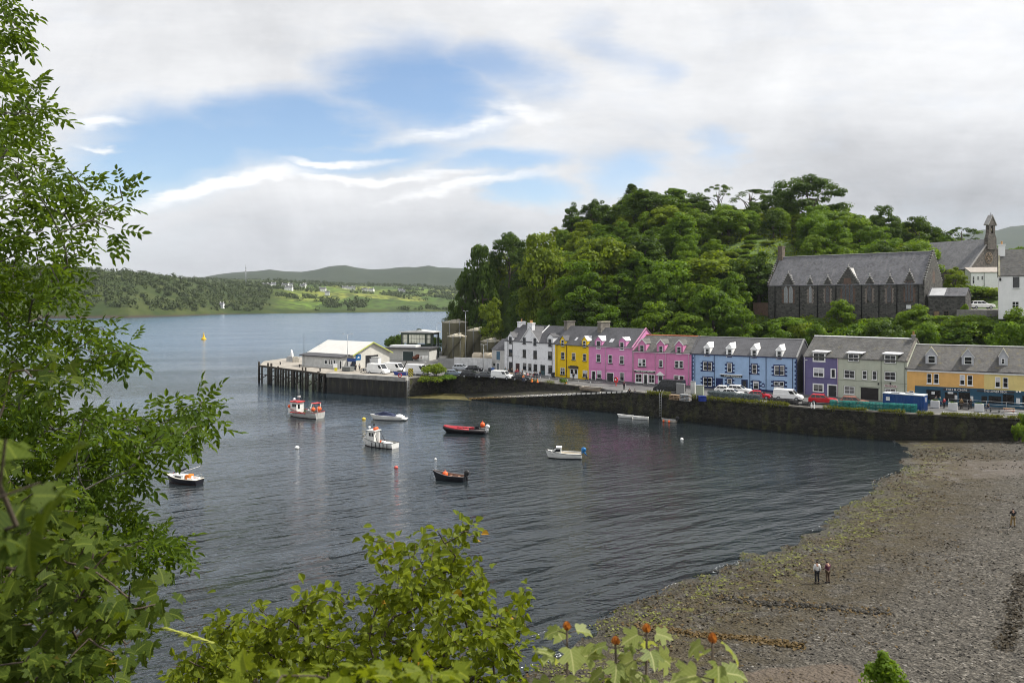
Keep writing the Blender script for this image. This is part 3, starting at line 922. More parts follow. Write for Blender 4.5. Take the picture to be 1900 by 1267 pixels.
def trunk_mesh(kind, h, seed):
 g = random.Random(seed)
 mb = MB()
 if kind == 'shrub':
  for k in range(5):
   a = k * 1.26
   mb.tube([(0, 0, -0.6), (math.cos(a) * 0.3, math.sin(a) * 0.3, 0.8), (math.cos(a) * 0.9, math.sin(a) * 0.9, 1.9)], [0.08, 0.06, 0.02], 5)
  return mb.mesh('stems')
 top = {'pine': 0.9, 'spire': 0.95, 'open': 0.62}.get(kind, 0.7) * h
 r = 0.028 * h
 pts = [(g.uniform(-.02, .02) * h * (q > 0.1), g.uniform(-.02, .02) * h * (q > 0.1), -1.2 + (top + 1.2) * q) for q in (0, .15, .4, .7, 1)]
 mb.tube(pts, [r * 1.35, r, r * .85, r * .6, r * .25], 7)
 spread = {'pine': 3.3, 'spire': 1.2, 'open': 5.6, 'tall': 2.6}.get(kind, 3.4)
 zs = {'pine': (0.6, 0.92), 'open': (0.25, 0.95)}.get(kind, (0.25, 0.8))
 for k in range(11 if kind == 'open' else 8):
  a = k * 2.4 + g.random()
  z0 = top * (0.25 + 0.65 * k / 9.0)
  z1 = h * (zs[0] + (zs[1] - zs[0]) * g.random())
  z1 = max(z1, z0 * 0.95)
  q = spread * (0.5 + 0.5 * g.random())
  mb.tube([(0, 0, z0), (math.cos(a) * q * .45, math.sin(a) * q * .45, z0 + (z1 - z0) * .65), (math.cos(a) * q, math.sin(a) * q, z1)], [r * .45, r * .3, r * .08], 5)
 return mb.mesh('trunk')
TRUNKS = {k: trunk_mesh(v[1], v[2], i) for i, (k, v) in enumerate(CROWNS.items())}
for me_ in TRUNKS.values(): me_.materials.append(BARK)
for v_ in CROWNS.values(): v_[0].materials.append(L_MID)
def plant(key, x, y, z, height, width=None, lm=L_MID, label=None, cat='tree', group=None, name=None):
 me, kind, h0, r0 = CROWNS[key]
 nm = name or {'shrub': 'shrub', 'pine': 'pine_tree', 'spire': 'conifer_tree'}.get(kind, 'broadleaf_tree')
 s_ = height / h0
 sxy = s_ if width is None else width / r0
 o = empty(nm, (x, y, z), random.uniform(0, 6.28), label, cat, group)
 o.scale = (sxy, sxy * random.uniform(0.9, 1.1), s_)
 tr = link('stems' if kind == 'shrub' else 'trunk', TRUNKS[key], None, o)
 cr = link('crown', me, None, o)
 cr.material_slots[0].link = 'OBJECT'
 cr.material_slots[0].material = lm
 return o
def hz(x, y):
 return float(hill_h(np.array([x]), np.array([y]))[0][0])
SIL = ([800, 835, 850, 890, 940, 965, 990, 1040, 1100, 1150, 1200, 1250, 1330, 1400, 1440, 1500, 1560, 1600, 1650, 1710, 1760, 1820, 1850, 2000],
       [600, 575, 515, 470, 450, 445, 447, 410, 385, 356, 356, 362, 372, 376, 372, 372, 372, 392, 402, 416, 438, 446, 455, 460])
LMNAME = {L_LIGHT: 'bright green', L_MID: 'mid green', L_DARK: 'dark green', L_YEL: 'yellow green'}
def where_on_hill(px, d):
 mark = ('the storage tanks' if px < 925 else 'the white house' if px < 1030 else 'the yellow house' if px < 1093 else
   'the pink houses' if px < 1290 else 'the blue house' if px < 1425 else 'the stone hall' if px < 1730 else 'the chapel')
 band = 'low down behind' if d < 200 else 'part way up the hill above' if d < 236 else 'on the hilltop above'
 return band, mark
# landmark trees of the skyline and the lower edge: px, depth, y of the top, crown, leaves, half width px
named = [
 (1333, 262, 341, 'pine0', L_DARK, 24, 'small flat topped pine sticking up alone from the hill skyline'),
 (1392, 262, 351, 'pine1', L_DARK, 38, 'wide flat topped pine on the skyline between the small pine and the great tree'),
 (1783, 235, 420, 'pine0', L_DARK, 32, 'windswept pine on the skyline just left of the chapel bellcote'),
 (1502, 255, 327, 'dome0', L_DARK, 74, 'great spreading dark tree that is the highest point of the hill'),
 (1440, 268, 352, 'dome1', L_DARK, 34, 'dark open tree close against the left of the great spreading tree'),
 (1172, 264, 338, 'spire0', L_DARK, 32, 'dark pointed tree rising from the left end of the hilltop'),
 (1200, 256, 355, 'broad1', L_DARK, 60, 'rounded dark green tree right below the pointed hilltop tree'),
 (1252, 262, 349, 'tall0', L_MID, 34, 'feathery mid green tree on the skyline right of the pointed tree'),
 (1290, 258, 362, 'dark0', L_DARK, 40, 'dense dark tree below the small flat topped pine'),
 (1060, 266, 380, 'tall2', L_DARK, 16, 'thin dark tree at the left shoulder of the skyline'),
 (1105, 264, 372, 'dome1', L_DARK, 36, 'ragged dark tree on the skyline left of the pointed hilltop tree'),
 (945, 262, 433, 'dome0', L_DARK, 42, 'big open dark tree at the seaward end of the hill above the tanks'),
 (895, 260, 462, 'broad2', L_DARK, 40, 'dark tree below the big open tree at the seaward end of the hill'),
 (862, 262, 508, 'dark1', L_DARK, 30, 'dark tree at the seaward foot of the hill behind the tallest tank'),
 (1352, 238, 385, 'broad0', L_LIGHT, 44, 'round bright green tree standing below the wide flat topped pine'),
 (1240, 240, 388, 'broad3', L_YEL, 44, 'round yellow green tree below the feathery skyline tree'),
 (1322, 222, 446, 'broad2', L_LIGHT, 24, 'small round bright bush in the open scrub of the hillside'),
 (1640, 236, 386, 'dark0', L_DARK, 36, 'dark tree on the skyline above the right part of the stone hall'),
 (1560, 236, 392, 'broad1', L_LIGHT, 52, 'bright leafy tree on the right flank below the great spreading tree'),
 (1705, 238, 404, 'dark1', L_DARK, 44, 'dark rounded tree on the skyline left of the chapel roof'),
 (1330, 200, 470, 'broad0', L_YEL, 78, 'large yellow green tree spreading above the blue house'),
 (1240, 198, 490, 'broad3', L_MID, 60, 'mid green tree beside the large yellow green tree above the pink houses'),
 (1352, 188, 512, 'tall1', L_MID, 38, 'tall mid green tree at the left end of the stone hall'),
 (1120, 215, 440, 'broad1', L_YEL, 66, 'big domed yellowish tree in the middle of the wooded slope'),
 (1080, 205, 490, 'dark0', L_MID, 60, 'dense tree directly above the yellow house'),
 (1010, 232, 440, 'broad2', L_YEL, 56, 'yellowish tree high above the white house'),
 (912, 246, 560, 'tall1', L_YEL, 24, 'bright yellow green tree at the foot of the hill right of the tallest tank'),
 (765, 262, 615, 'spire0', L_DARK, 16, 'small dark conifer left of the green steel frame'),
 (735, 264, 622, 'shrub1', L_DARK, 20, 'dark bush at the water edge left of the conifer'),
 (806, 262, 625, 'broad1', L_MID, 18, 'small tree between the green steel frame and the tallest tank'),
 (1773, 186, 500, 'tall1', L_YEL, 22, 'slim yellow green tree in front of the chapel wall'),
]
occ = []
for (px, d, yt, key, lm, hw, lab) in named:
 p = P(px, yt, d)
 zg = hz(p.x, d) if px > 830 else 3.9
 zg = max(zg, 0.3)
 h = max(p.z - zg, 2.0)
 if px > 1315 and px < 1330: pass
 plant(key, p.x, d, zg, h, hw * d / FPX, lm, lab, 'tree' if not key.startswith('shrub') else 'shrub', None)
 occ.append((p.x, d, 3.6))
# the body of the wood: trees by dart throwing over the hill
g1 = np.random.default_rng(77)
HALL = [(58, 176, 98, 204)]
count = {}
def allowed_top(px, d):
 top = np.interp(px, *SIL) + g1.uniform(0, 30)
 if (d < 184 or (px > 1385 and (px - 1400) * -0.073 + 190.5 > d)) and px > 1385:
  top = max(top, (603 if px < 1850 else 592) + g1.uniform(-8, 16))
 if 1288 < px < 1480 and 200 < d < 236:
  top = max(top, 430 + (px - 1288) * 0.05 + (236 - d) * 2.2)
 return top
tries = 0
trees_n = 0
while tries < 9000 and trees_n < 262:
 tries += 1
 y = g1.uniform(150, 292)
 x = g1.uniform(-24, 165)
 px = CX + x / y * FPX
 if px > 2010 or px < 835: continue
 zz, tt = hill_h(np.array([x]), np.array([y]))
 z, tt = float(zz[0]), float(tt[0])
 if tt < 2.5 or z < 1.0: continue
 # keep buildings, yard and road clear
 u, v = (x - 61.7) * 0.751 + (y - 190.0) * -0.660, (x - 61.7) * 0.660 + (y - 190) * 0.751
 if -5 < u < 42 and -1.5 < v < 15: continue
 if x > 84 and 154 < y < 230 and px > 1715: continue
 if x > 86 and y < 172 and px > 1835 and y > 144: continue
 yt = allowed_top(px, y)
 hmax = CAM_H - (yt - HY) / FPX * y - z
 shr = hmax < 4.5 or (1288 < px < 1480 and 200 < y < 236)
 rad = 3.0 if shr else 5.0
 if any((x - a) ** 2 + (y - b2) ** 2 < ((rad + c_) * 0.55) ** 2 for a, b2, c_ in occ): continue
 if hmax < 1.2: continue
 if shr:
  h = min(hmax, g1.uniform(2.0, 4.2))
  key = 'shrub%d' % g1.integers(3)
  lm = [L_LIGHT, L_YEL, L_MID][g1.integers(3)]
  w_ = g1.uniform(2.4, 3.4)
 else:
  h = min(hmax, g1.uniform(8, 14))
  key = ['broad0', 'broad1', 'broad2', 'broad3', 'tall0', 'tall1', 'tall2', 'dark0', 'dark1'][g1.integers(9)]
  west = px < 1000
  lm = [L_DARK, L_MID, L_MID, L_YEL, L_LIGHT][g1.integers(5)] if not west else [L_DARK, L_MID, L_DARK, L_YEL][g1.integers(4)]
  w_ = max(3.0, h * g1.uniform(0.36, 0.48))
 band, mark = where_on_hill(px, y)
 kind = 'low rounded shrub' if shr else {'b': 'rounded tree', 't': 'upright tree', 'd': 'dense tree'}[key[0]]
 lab = '%s %s %s %s' % (LMNAME[lm], kind, band, mark)
 plant(key, x, y, z, h, w_, lm, lab, 'shrub' if shr else 'tree', '%ss %s %s' % (kind, band, mark))
 occ.append((x, y, rad))
 trees_n += 1
# shrubs in front of the hall, round the yard and beside the white gable
for (px, d, yt, key, lm, hw, lab) in [
 (1560, 172, 560, 'broad3', L_LIGHT, 26, 'young bright tree rising against the middle of the stone hall wall'),
 (1460, 176, 588, 'broad1', L_MID, 46, 'mid green bush below the left end of the stone hall'),
 (1640, 166, 590, 'shrub0', L_LIGHT, 44, 'bright bush below the right half of the stone hall'),
 (1700, 160, 568, 'broad0', L_LIGHT, 36, 'bright tree in front of the hall porch'),
 (1500, 170, 598, 'shrub2', L_YEL, 40, 'yellowish bush between the hall and the purple house roof'),
 (1600, 164, 600, 'shrub1', L_MID, 42, 'mid green bush above the ridge of the sage house'),
 (1740, 156, 588, 'broad2', L_LIGHT, 52, 'broad bright bush below the parked dark car'),
 (1800, 152, 588, 'broad3', L_LIGHT, 50, 'leafy bright bush below the parked white car'),
 (1850, 150, 594, 'broad1', L_MID, 46, 'mid green bush at the foot of the white gable'),
 (1888, 146, 575, 'broad0', L_LIGHT, 40, 'bright bush against the white gabled house'),
 (1780, 150, 604, 'tall1', L_MID, 40, 'bush low behind the sand coloured house'),
 (1880, 141, 604, 'broad2', L_MID, 46, 'dark edged bush behind the right end of the sand coloured house'),
 (1720, 150, 602, 'dark1', L_MID, 40, 'dense bush behind the gap between the sage and sand coloured houses'),
 (1755, 176, 545, 'shrub1', L_YEL, 14, 'small yellow green bush beside the hall porch'),
 (1790, 186, 530, 'shrub0', L_LIGHT, 40, 'low hedge shrub on the bank behind the parked cars'),
 (1835, 184, 533, 'shrub2', L_YEL, 38, 'low yellowish shrub on the bank below the white chapel room'),
 (1790, 160, 565, 'shrub0', L_LIGHT, 9, 'small bush standing between the two parked cars'),
]:
 p = P(px, yt, d)
 zg = hz(p.x, d)
 h = max(p.z - zg, 1.2)
 plant(key, p.x, d, zg, h, hw * d / FPX, lm, lab, 'shrub')
# undergrowth on the hill: bracken and bramble as one mass
n = 52000
x = g1.uniform(-24, 150, n); y = g1.uniform(150, 285, n)
z, tt = hill_h(x, y)
u, v = (x - 61.7) * 0.751 + (y - 190.0) * -0.660, (x - 61.7) * 0.660 + (y - 190) * 0.751
k = (tt > 2) & (z > 1) & ~((u > -3) & (u < 40) & (v > -1.0) & (v < 13)) & ~((x > 86) & (y > 158) & (y < 174)) & ~((x > 104) & (y > 196) & (y < 230))
x, y, z = x[k], y[k], z[k]
n = len(x)
z = z + g1.random(n) ** 1.5 * 1.3 * vnoise(x, y, 3, 41)
T_ = np.clip(vnoise(x, y, 4, 42) * 0.9 + (g1.random(n) - 0.5) * 0.4, 0, 1)
V = leaf_frames(np.stack([x, y, z], -1), g1.normal(size=(n, 3)) * 0.6 + np.array([0, -0.25, 0.8]), 0.5 + 0.6 * g1.random(n), RHOMB, g1)
link('undergrowth', leaf_mesh('undergrowth', V, 4, T_), L_YEL, kind='stuff')
# far woodland: reads as one mass across the bay
n0 = 36000
px = g1.uniform(-350, 1000, n0); off = g1.uniform(14, 1500, n0) ** 1.0
x, y, z = far_point(px, off)
dens = vnoise(x, y, 70, 51) * 0.6 + vnoise(x, y, 22, 52) * 0.4
fm = sstep(px, 470, 560) * sstep(off, 20, 60)
left = (px < 500) & (off < 330)
keep = (dens > np.where(left, 0.28, 0.56 + 0.06 * fm)) & (off < 1450) & (g1.random(n0) < np.where(left, 0.5, 0.6))
# copse in the fields
cop = (np.abs(px - 640) < 40) & (off > 60) & (off < 150)
keep = keep | (cop & (g1.random(n0) < 0.9))
x, y, z, px = x[keep], y[keep], z[keep], px[keep]
m = min(len(x), 12000)
sel = g1.permutation(len(x))[:m]
x, y, z = x[sel], y[sel], z[sel]
hh = g1.uniform(4, 9, m)
kq = 20
C = np.repeat(np.stack([x, y, z], -1), kq, 0)
dd = unit(g1.normal(size=(m * kq, 3)))
H_ = np.repeat(hh, kq)
C = C + dd * np.stack([H_ * .48, H_ * .48, H_ * .5], -1) + np.stack([0 * H_, 0 * H_, H_ * .45], -1)
T_ = np.clip(np.repeat(g1.random(m), kq) * 0.7 + g1.random(m * kq) * 0.3, 0, 1)
V = leaf_frames(C, dd + np.array([0, 0, 0.4]), H_ * 0.42, RHOMB, g1)
link('far_woodland', leaf_mesh('far_woodland', V, 4, T_), leafmat('leaves_far', (0.03, 0.046, 0.012), (0.052, 0.07, 0.018), 0.2), kind='stuff')
# ------------------------------------------------------------------ foreground trees
def leaf_outline(kind):
 if kind == 'leaflet':
  return np.array([(0, 0, 0), (.26, .18, .05), (.62, .19, .05), (1, 0, -.08)])
 if kind == 'round':
  return np.array([(0, 0, 0), (.5, 0, .0), (1, 0, -.14), (.82, .24, .02), (.5, .42, .12), (.16, .30, .1)])
 # palmate, five lobes
 return np.array([(0, 0, 0), (.5, 0, .0), (1.02, 0, -.2), (.86, .12, -.08), (.82, .25, -.06), (.64, .2, .03), (.52, .24, .06), (.62, .42, .0), (.60, .52, -.05), (.48, .58, -.08), (.42, .68, -.14),
                     (.30, .48, .02), (.22, .34, .07), (.10, .46, 0), (.0, .54, -.08), (-.08, .36, .03), (-.10, .2, .05)])
def inside(poly, px, py):
 r_ = False
 n = len(poly)
 for i in range(n):
  (x1, y1), (x2, y2) = poly[i], poly[(i + 1) % n]
  if (y1 > py) != (y2 > py) and px < (x2 - x1) * (py - y1) / (y2 - y1) + x1:
   r_ = not r_
 return r_
def scatter(poly, n, gap, d0, d1, rnd):
 xs_, ys_ = [q[0] for q in poly], [q[1] for q in poly]
 out, pts, k = [], [], 0
 while len(out) < n and k < n * 60:
  k += 1
  px, py = rnd.uniform(min(xs_), max(xs_)), rnd.uniform(min(ys_), max(ys_))
  if not inside(poly, px, py): continue
  if any((px - a) ** 2 + (py - b2) ** 2 < gap * gap for a, b2 in pts): continue
  pts.append((px, py))
  out.append(P(px, py, rnd.uniform(d0, d1)))
 return out
def grow(trunk, tips, rnd, up=0.12, bow=0.10):
 """attach every tip to the nearest wood already grown; returns nodes, parents and the list of paths"""
 nodes, par, paths = [], [], []
 for i, p in enumerate(trunk):
  nodes.append(Vector(p)); par.append(i - 1)
 paths.append(list(range(len(trunk))))
 base = nodes[0]
 order = sorted(tips, key=lambda p: min((p - q).length for q in nodes[:len(trunk)]))
 tipn = []
 for p in order:
  arr = np.array([tuple(q) for q in nodes])
  d = np.linalg.norm(arr - np.array(p), axis=1)
  d = d + 0.35 * np.maximum(arr[:, 2] - p.z, 0)
  i = int(np.argmin(d))
  a = nodes[i]
  L = (p - a).length
  seg = max(2, int(L / 0.35) + 1)
  pth = [i]
  side = Vector((rnd.uniform(-1, 1), rnd.uniform(-1, 1), rnd.uniform(-.3, 1.0))) * bow * L
  for k in range(1, seg + 1):
   q = k / seg
   nodes.append(a.lerp(p, q) + side * math.sin(math.pi * q) * 0.7)
   par.append(pth[-1])
   pth.append(len(nodes) - 1)
  paths.append(pth)
  tipn.append(pth[-1])
 return nodes, par, paths, tipn
def wood_mesh(nodes, par, paths, r_tip, r_max):
 w_ = np.zeros(len(nodes))
 ch = np.zeros(len(nodes), int)
 for i in range(len(nodes) - 1, -1, -1):
  w_[i] = max(w_[i], 1.0) if ch[i] == 0 else w_[i]
  if par[i] >= 0:
   w_[par[i]] += w_[i]; ch[par[i]] += 1
 rad = np.minimum(r_tip * w_ ** 0.5, r_max)
 mb = MB()
 for pth in paths:
  rr = [rad[i] for i in pth]
  if len(pth) > 1: rr[0] = min(rr[0], rr[1] * 1.25)
  mb.tube([nodes[i] for i in pth], [float(q) for q in rr], 6 if rr[0] > 0.02 else 4, cap=False)
 return mb.mesh('branches')
# the ash on the left, pinnate leaves
rnd = random.Random(4)
ASH1 = [(-60, -60), (5, -60), (12, 30), (25, 62), (5, 100), (10, 150), (42, 185), (66, 215), (62, 265), (105, 305), (125, 330), (165, 350), (200, 368), (190, 400), (175, 428),
  (140, 470), (128, 530), (100, 570), (190, 602), (222, 640), (205, 660), (135, 690), (110, 722), (50, 745), (-60, 745)]
ASH2 = [(-60, 740), (60, 755), (110, 780), (200, 772), (290, 780), (345, 770), (370, 782), (372, 803), (345, 818), (290, 830), (250, 870), (215, 900), (215, 930), (270, 965), (318, 1005), (305, 1035),
  (235, 1045), (170, 1060), (110, 1080), (-60, 1100)]
tips = scatter(ASH1, 165, 24, 5.6, 7.4, rnd) + scatter(ASH2, 210, 18, 5.4, 7.2, rnd)
for px, py in [(18, 10), (38, 55), (75, 205), (125, 312), (222, 345), (228, 372), (212, 425), (235, 640), (222, 650), (375, 745), (395, 790), (372, 750), (330, 760), (330, 1000), (310, 1030), (255, 890), (60, 178), (-5, -20), (150, 685), (110, 715)]:
 tips.append(P(px, py, rnd.uniform(5.9, 6.6)))
tz = float(near_h(np.array([-5.9]), np.array([6.8]))[0][0])
trunk = [(-6.1, 6.9, tz - 0.6), (-6.0, 6.8, tz + 1.5), (-5.8, 6.7, 18.0), (-5.6, 6.7, 20.5), (-5.4, 6.6, 22.5), (-5.2, 6.5, 24.6), (-4.9, 6.4, 26.5)]
nodes, par, paths, tipn = grow(trunk, tips, rnd)
ash = empty('ash_tree', (-6.1, 6.9, tz), 0, 'tall ash tree with feathery leaves leaning in from the left edge', 'tree')
o = link('branches', wood_mesh(nodes, par, paths, 0.0045, 0.14), mat('ash_bark', (0.09, 0.085, 0.07), 0.85, 0.3, 8.0), ash)
o.matrix_parent_inverse = Matrix.Translation(Vector((6.1, -6.9, -tz)))
g2 = np.random.default_rng(9)
Cl, Nl, Al, Sl, Tl = [], [], [], [], []
for pth in paths[1:]:
 tipp, prev = nodes[pth[-1]], nodes[pth[max(-3, -len(pth))]]
 dr_ = np.array((tipp - prev).normalized())
 nlf = int(g2.integers(5, 9))
 tone = g2.random()
 for k in range(nlf):
  i = pth[-1] if k < 4 or len(pth) < 3 else pth[-int(g2.integers(1, min(4, len(pth))))]
  base = np.array(nodes[i]) + g2.normal(size=3) * 0.02
  a = unit(dr_ * 0.7 + g2.normal(size=3) * 0.75 + np.array([0, 0, -0.25]))
  nrm = unit(np.array([0, 0, 1.0]) + g2.normal(size=3) * 0.45)
  nrm = unit(nrm - a * np.dot(a, nrm))
  yv = np.cross(nrm, a)
  L = g2.uniform(0.15, 0.24)
  ls = L * 0.33
  for j in range(4):
   q = 0.25 + 0.2 * j
   sag = -0.16 * q * q * L
   for sgn in (-1, 1):
    Cl.append(base + a * L * q + np.array([0, 0, sag]))
    Al.append(a * 0.55 + yv * sgn * 0.85 + np.array([0, 0, -0.15]))
    Nl.append(nrm + yv * sgn * 0.12 + g2.normal(size=3) * 0.22)
    Sl.append(ls * g2.uniform(0.8, 1.1)); Tl.append(tone * 0.5 + g2.random() * 0.5)
  Cl.append(base + a * L * 0.98 + np.array([0, 0, -0.16 * L])); Al.append(a); Nl.append(nrm); Sl.append(ls * 1.1); Tl.append(tone * 0.5 + g2.random() * 0.5)
V = leaf_frames(np.array(Cl), np.array(Nl), np.array(Sl), leaf_outline('leaflet'), g2, along=np.array(Al), fold=True)
L_ASH = leafmat('ash_leaves', (0.016, 0.037, 0.005), (0.10, 0.155, 0.016), 0.42, 0.5)
o = link('foliage', leaf_mesh('ash_foliage', V, 4, np.repeat(np.array(Tl), 2), leaf_outline('leaflet')), L_ASH, ash)
o.matrix_parent_inverse = Matrix.Translation(Vector((6.1, -6.9, -tz)))
def leafy(name, label, cat, trunk, tips, rnd, seed, outline, lsize, nper, lm, barkm, r_tip=0.003, r_max=0.05, spread=0.06, droop=0.3, back=4):
 g = np.random.default_rng(seed)
 nodes, par, paths, tipn = grow(trunk, tips, rnd)
 b0 = Vector(trunk[0])
 ob_ = empty(name, b0, 0, label, cat)
 inv = Matrix.Translation(-b0)
 o = link('branches', wood_mesh(nodes, par, paths, r_tip, r_max), barkm, ob_)
 o.matrix_parent_inverse = inv
 C, N_, A_, S_, T_ = [], [], [], [], []
 for pth in paths[1:]:
  tone = g.random()
  for k in range(int(g.integers(max(1, nper - 3), nper + 3))):
   i = pth[-int(g.integers(1, min(back, len(pth)) + 1))]
   j = pth[max(-len(pth), -2)]
   dr_ = np.array(nodes[pth[-1]] - nodes[j]); dr_ = dr_ / max(1e-6, np.linalg.norm(dr_))
   a = unit(dr_ * 0.4 + g.normal(size=3) * 0.8 + np.array([0, -0.1, -droop]))
   C.append(np.array(nodes[i]) + g.normal(size=3) * spread * 0.5 + a * spread * 0.6)
   A_.append(a)
   N_.append(np.array([0, -0.35, 0.85]) + g.normal(size=3) * 0.5)
   S_.append(lsize * g.uniform(0.65, 1.15)); T_.append(tone * 0.45 + g.random() * 0.55)
 tpl = leaf_outline(outline)
 V = leaf_frames(np.array(C), np.array(N_), np.array(S_), tpl, g, along=np.array(A_), fold=True)
 o = link('foliage', leaf_mesh(name + '_foliage', V, len(tpl), np.repeat(np.array(T_), 2), tpl), lm, ob_)
 o.matrix_parent_inverse = inv
 return ob_
TWIG = mat('brown_twig', (0.06, 0.045, 0.032), 0.8, 0.3, 10.0)
L_HAZ = leafmat('hazel_leaves', (0.022, 0.042, 0.004), (0.17, 0.21, 0.014), 0.4, 0.5, autumn=(0.45, 0.22, 0.03), veins=True)
L_SYC = leafmat('sycamore_leaves', (0.012, 0.028, 0.004), (0.09, 0.125, 0.012), 0.36, 0.6, autumn=(0.30, 0.24, 0.05), veins=True)
rnd = random.Random(8)
HZ1 = [(700, 1012), (735, 1012), (800, 1000), (828, 990), (855, 972), (872, 1000), (890, 1040), (900, 1085), (930, 1125), (960, 1110), (968, 1150), (985, 1190), (970, 1225), (985, 1300), (640, 1300), (655, 1195), (675, 1110), (705, 1070)]
HZ2 = [(300, 1290), (318, 1232), (360, 1200), (400, 1150), (470, 1140), (520, 1158), (555, 1110), (610, 1105), (632, 1160), (660, 1195), (700, 1300)]
tips = scatter(HZ1, 150, 15, 4.9, 6.1, rnd)
for q in [(858, 968), (870, 985), (700, 1005), (690, 1003), (735, 1008), (975, 1095), (968, 1112), (812, 985)]: tips.append(P(*q, 5.4))
z0 = float(near_h(np.array([-0.5]), np.array([5.6]))[0][0])
leafy('hazel_bush', 'tall roundish leaved bush in front of the water at the bottom centre', 'bush', [(-0.5, 5.7, z0 - .3), (-0.5, 5.65, z0 + 1.4), (-0.48, 5.6, 17.9), (-0.45, 5.5, 18.9)], tips, rnd, 21, 'round', 0.062, 15, L_HAZ, TWIG, 0.0032, 0.05)
tips = scatter(HZ2, 150, 15, 4.7, 6.0, rnd)
for q in [(575, 1098), (405, 1135), (480, 1128), (612, 1098), (640, 1120)]: tips.append(P(*q, 5.2))
z0 = float(near_h(np.array([-1.8]), np.array([5.4]))[0][0])
leafy('hazel_bush', 'lower spreading bush left of the tall bush at the bottom of the picture', 'bush', [(-1.8, 5.5, z0 - .3), (-1.75, 5.45, z0 + 1.2), (-1.65, 5.4, 17.6), (-1.6, 5.3, 18.6)], tips, rnd, 22, 'round', 0.06, 15, L_HAZ, TWIG, 0.003, 0.045)
rnd = random.Random(15)
SY = [(-70, 820), (30, 850), (95, 900), (150, 950), (205, 1010), (255, 1075), (300, 1128), (262, 1150), (235, 1180), (250, 1230), (235, 1300), (-70, 1300)]
tips = scatter(SY, 170, 16, 3.0, 4.4, rnd)
for q in [(300, 1120), (285, 1145), (235, 1195), (245, 1240), (60, 700), (20, 690), (100, 690)]: tips.append(P(*q, rnd.uniform(3.4, 3.9)))
z0 = float(near_h(np.array([-2.7]), np.array([3.4]))[0][0])
leafy('sycamore_tree', 'young sycamore with lobed leaves filling the lower left corner', 'tree', [(-2.8, 3.5, z0 - .3), (-2.75, 3.45, 18.6), (-2.6, 3.4, 19.6), (-2.55, 3.4, 20.6), (-2.5, 3.4, 21.4)], tips, rnd, 23, 'palmate', 0.07, 7, L_SYC, TWIG, 0.0035, 0.05, spread=0.09)
# a branch close to the lens, out of focus
rnd = random.Random(16)
tips = [P(px, py, d) for px, py, d in [(10, 815, 1.0), (-30, 830, 1.1), (75, 895, 1.1), (-10, 950, 1.05), (30, 975, 1.15)]]
leafy('sycamore_branch', 'blurred sycamore branch hanging very close at the left edge', 'branch', [(-1.6, 1.6, float(near_h(np.array([-1.6]), np.array([1.6]))[0][0]) - .2), (-1.5, 1.6, 20.6), (-1.3, 1.55, 21.4)], tips, rnd, 24, 'palmate', 0.06, 3, L_SYC, TWIG, 0.002, 0.012, spread=0.03, back=1)
# sycamore shoots along the bottom edge: stem, lobed leaves, orange growing tip
L_SHO = leafmat('shoot_leaves', (0.055, 0.09, 0.016), (0.25, 0.28, 0.085), 0.4, 0.4, veins=True)
L_TIP = leafmat('shoot_tip', (0.22, 0.07, 0.025), (0.42, 0.17, 0.05), 0.3, 0.5)
for si, (px, py, d, lab, nl) in enumerate([
 (1052, 1168, 2.5, 'sycamore shoot with orange bud, nearest to the round leaved bush', 9),
 (1142, 1195, 2.5, 'short pale leaved sycamore shoot between two taller shoots', 7),
 (1200, 1172, 2.5, 'tallest sycamore shoot with reddish young leaves at its top', 9),
 (1322, 1192, 2.1, 'large leaved sycamore shoot standing apart from the other shoots', 10)]):
 g = np.random.default_rng(200 + si)
 tp = P(px, py, d)
 z0 = float(near_h(np.array([tp.x]), np.array([d]))[0][0])
 o = empty('sycamore_shoot', (tp.x, d, z0), 0, lab, 'plant', 'sycamore shoots along the bottom edge')
 hgt = tp.z - z0
 mb = MB()
 lean = g.uniform(-.03, .03)
 mb.tube([(0, 0, -.1), (lean, 0, hgt * .5), (0, 0, hgt)], [0.008, 0.006, 0.0035], 6)
 C, A_, N_, S_, T_ = [], [], [], [], []
 for k in range(nl):
  zz = hgt - 0.012 - 0.042 * k
  for sgn in (0, 1):
   an = k * 1.57 + sgn * math.pi + g.uniform(-.4, .4)
   pl = 0.03 + 0.006 * k
   a = np.array([math.cos(an), math.sin(an), 0.25])
   mb.tube([(0, 0, zz), (a[0] * pl, a[1] * pl, zz + 0.25 * pl)], 0.0016, 4)
   C.append(np.array([a[0] * pl, a[1] * pl, zz + 0.25 * pl]))
   A_.append(a * np.array([1, 1, -1.2]) + np.array([0, 0, -0.15]))
   N_.append(np.array([a[0] * .35, a[1] * .35 - 0.3, 0.9]) + g.normal(size=3) * 0.25)
   S_.append(min(0.055 + 0.009 * k, 0.082) * g.uniform(0.85, 1.15)); T_.append(g.random() * (0.5 if k > 3 else 0.9) + (0.1 if k > 3 else 0.1))
 mb.build('stem', TWIG, o)
 tpl = leaf_outline('palmate')
 link('foliage', leaf_mesh('shoot_foliage', leaf_frames(np.array(C), np.array(N_), np.array(S_), tpl, g, along=np.array(A_), fold=True), len(tpl), np.repeat(np.array(T_), 2), tpl), L_SHO, o)
 nb = 6
 A2 = np.array([[math.cos(j * 1.05), math.sin(j * 1.05), 1.9] for j in range(nb)])
 link('bud', leaf_mesh('shoot_bud', leaf_frames(np.tile(np.array([[0, 0, hgt]]), (nb, 1)), A2 * np.array([1, 1, 0]) - np.array([0, 0, .4]), np.full(nb, 0.026), leaf_outline('round'), g, along=A2, fold=True), 6, g.random(nb * 2)), L_TIP, o)
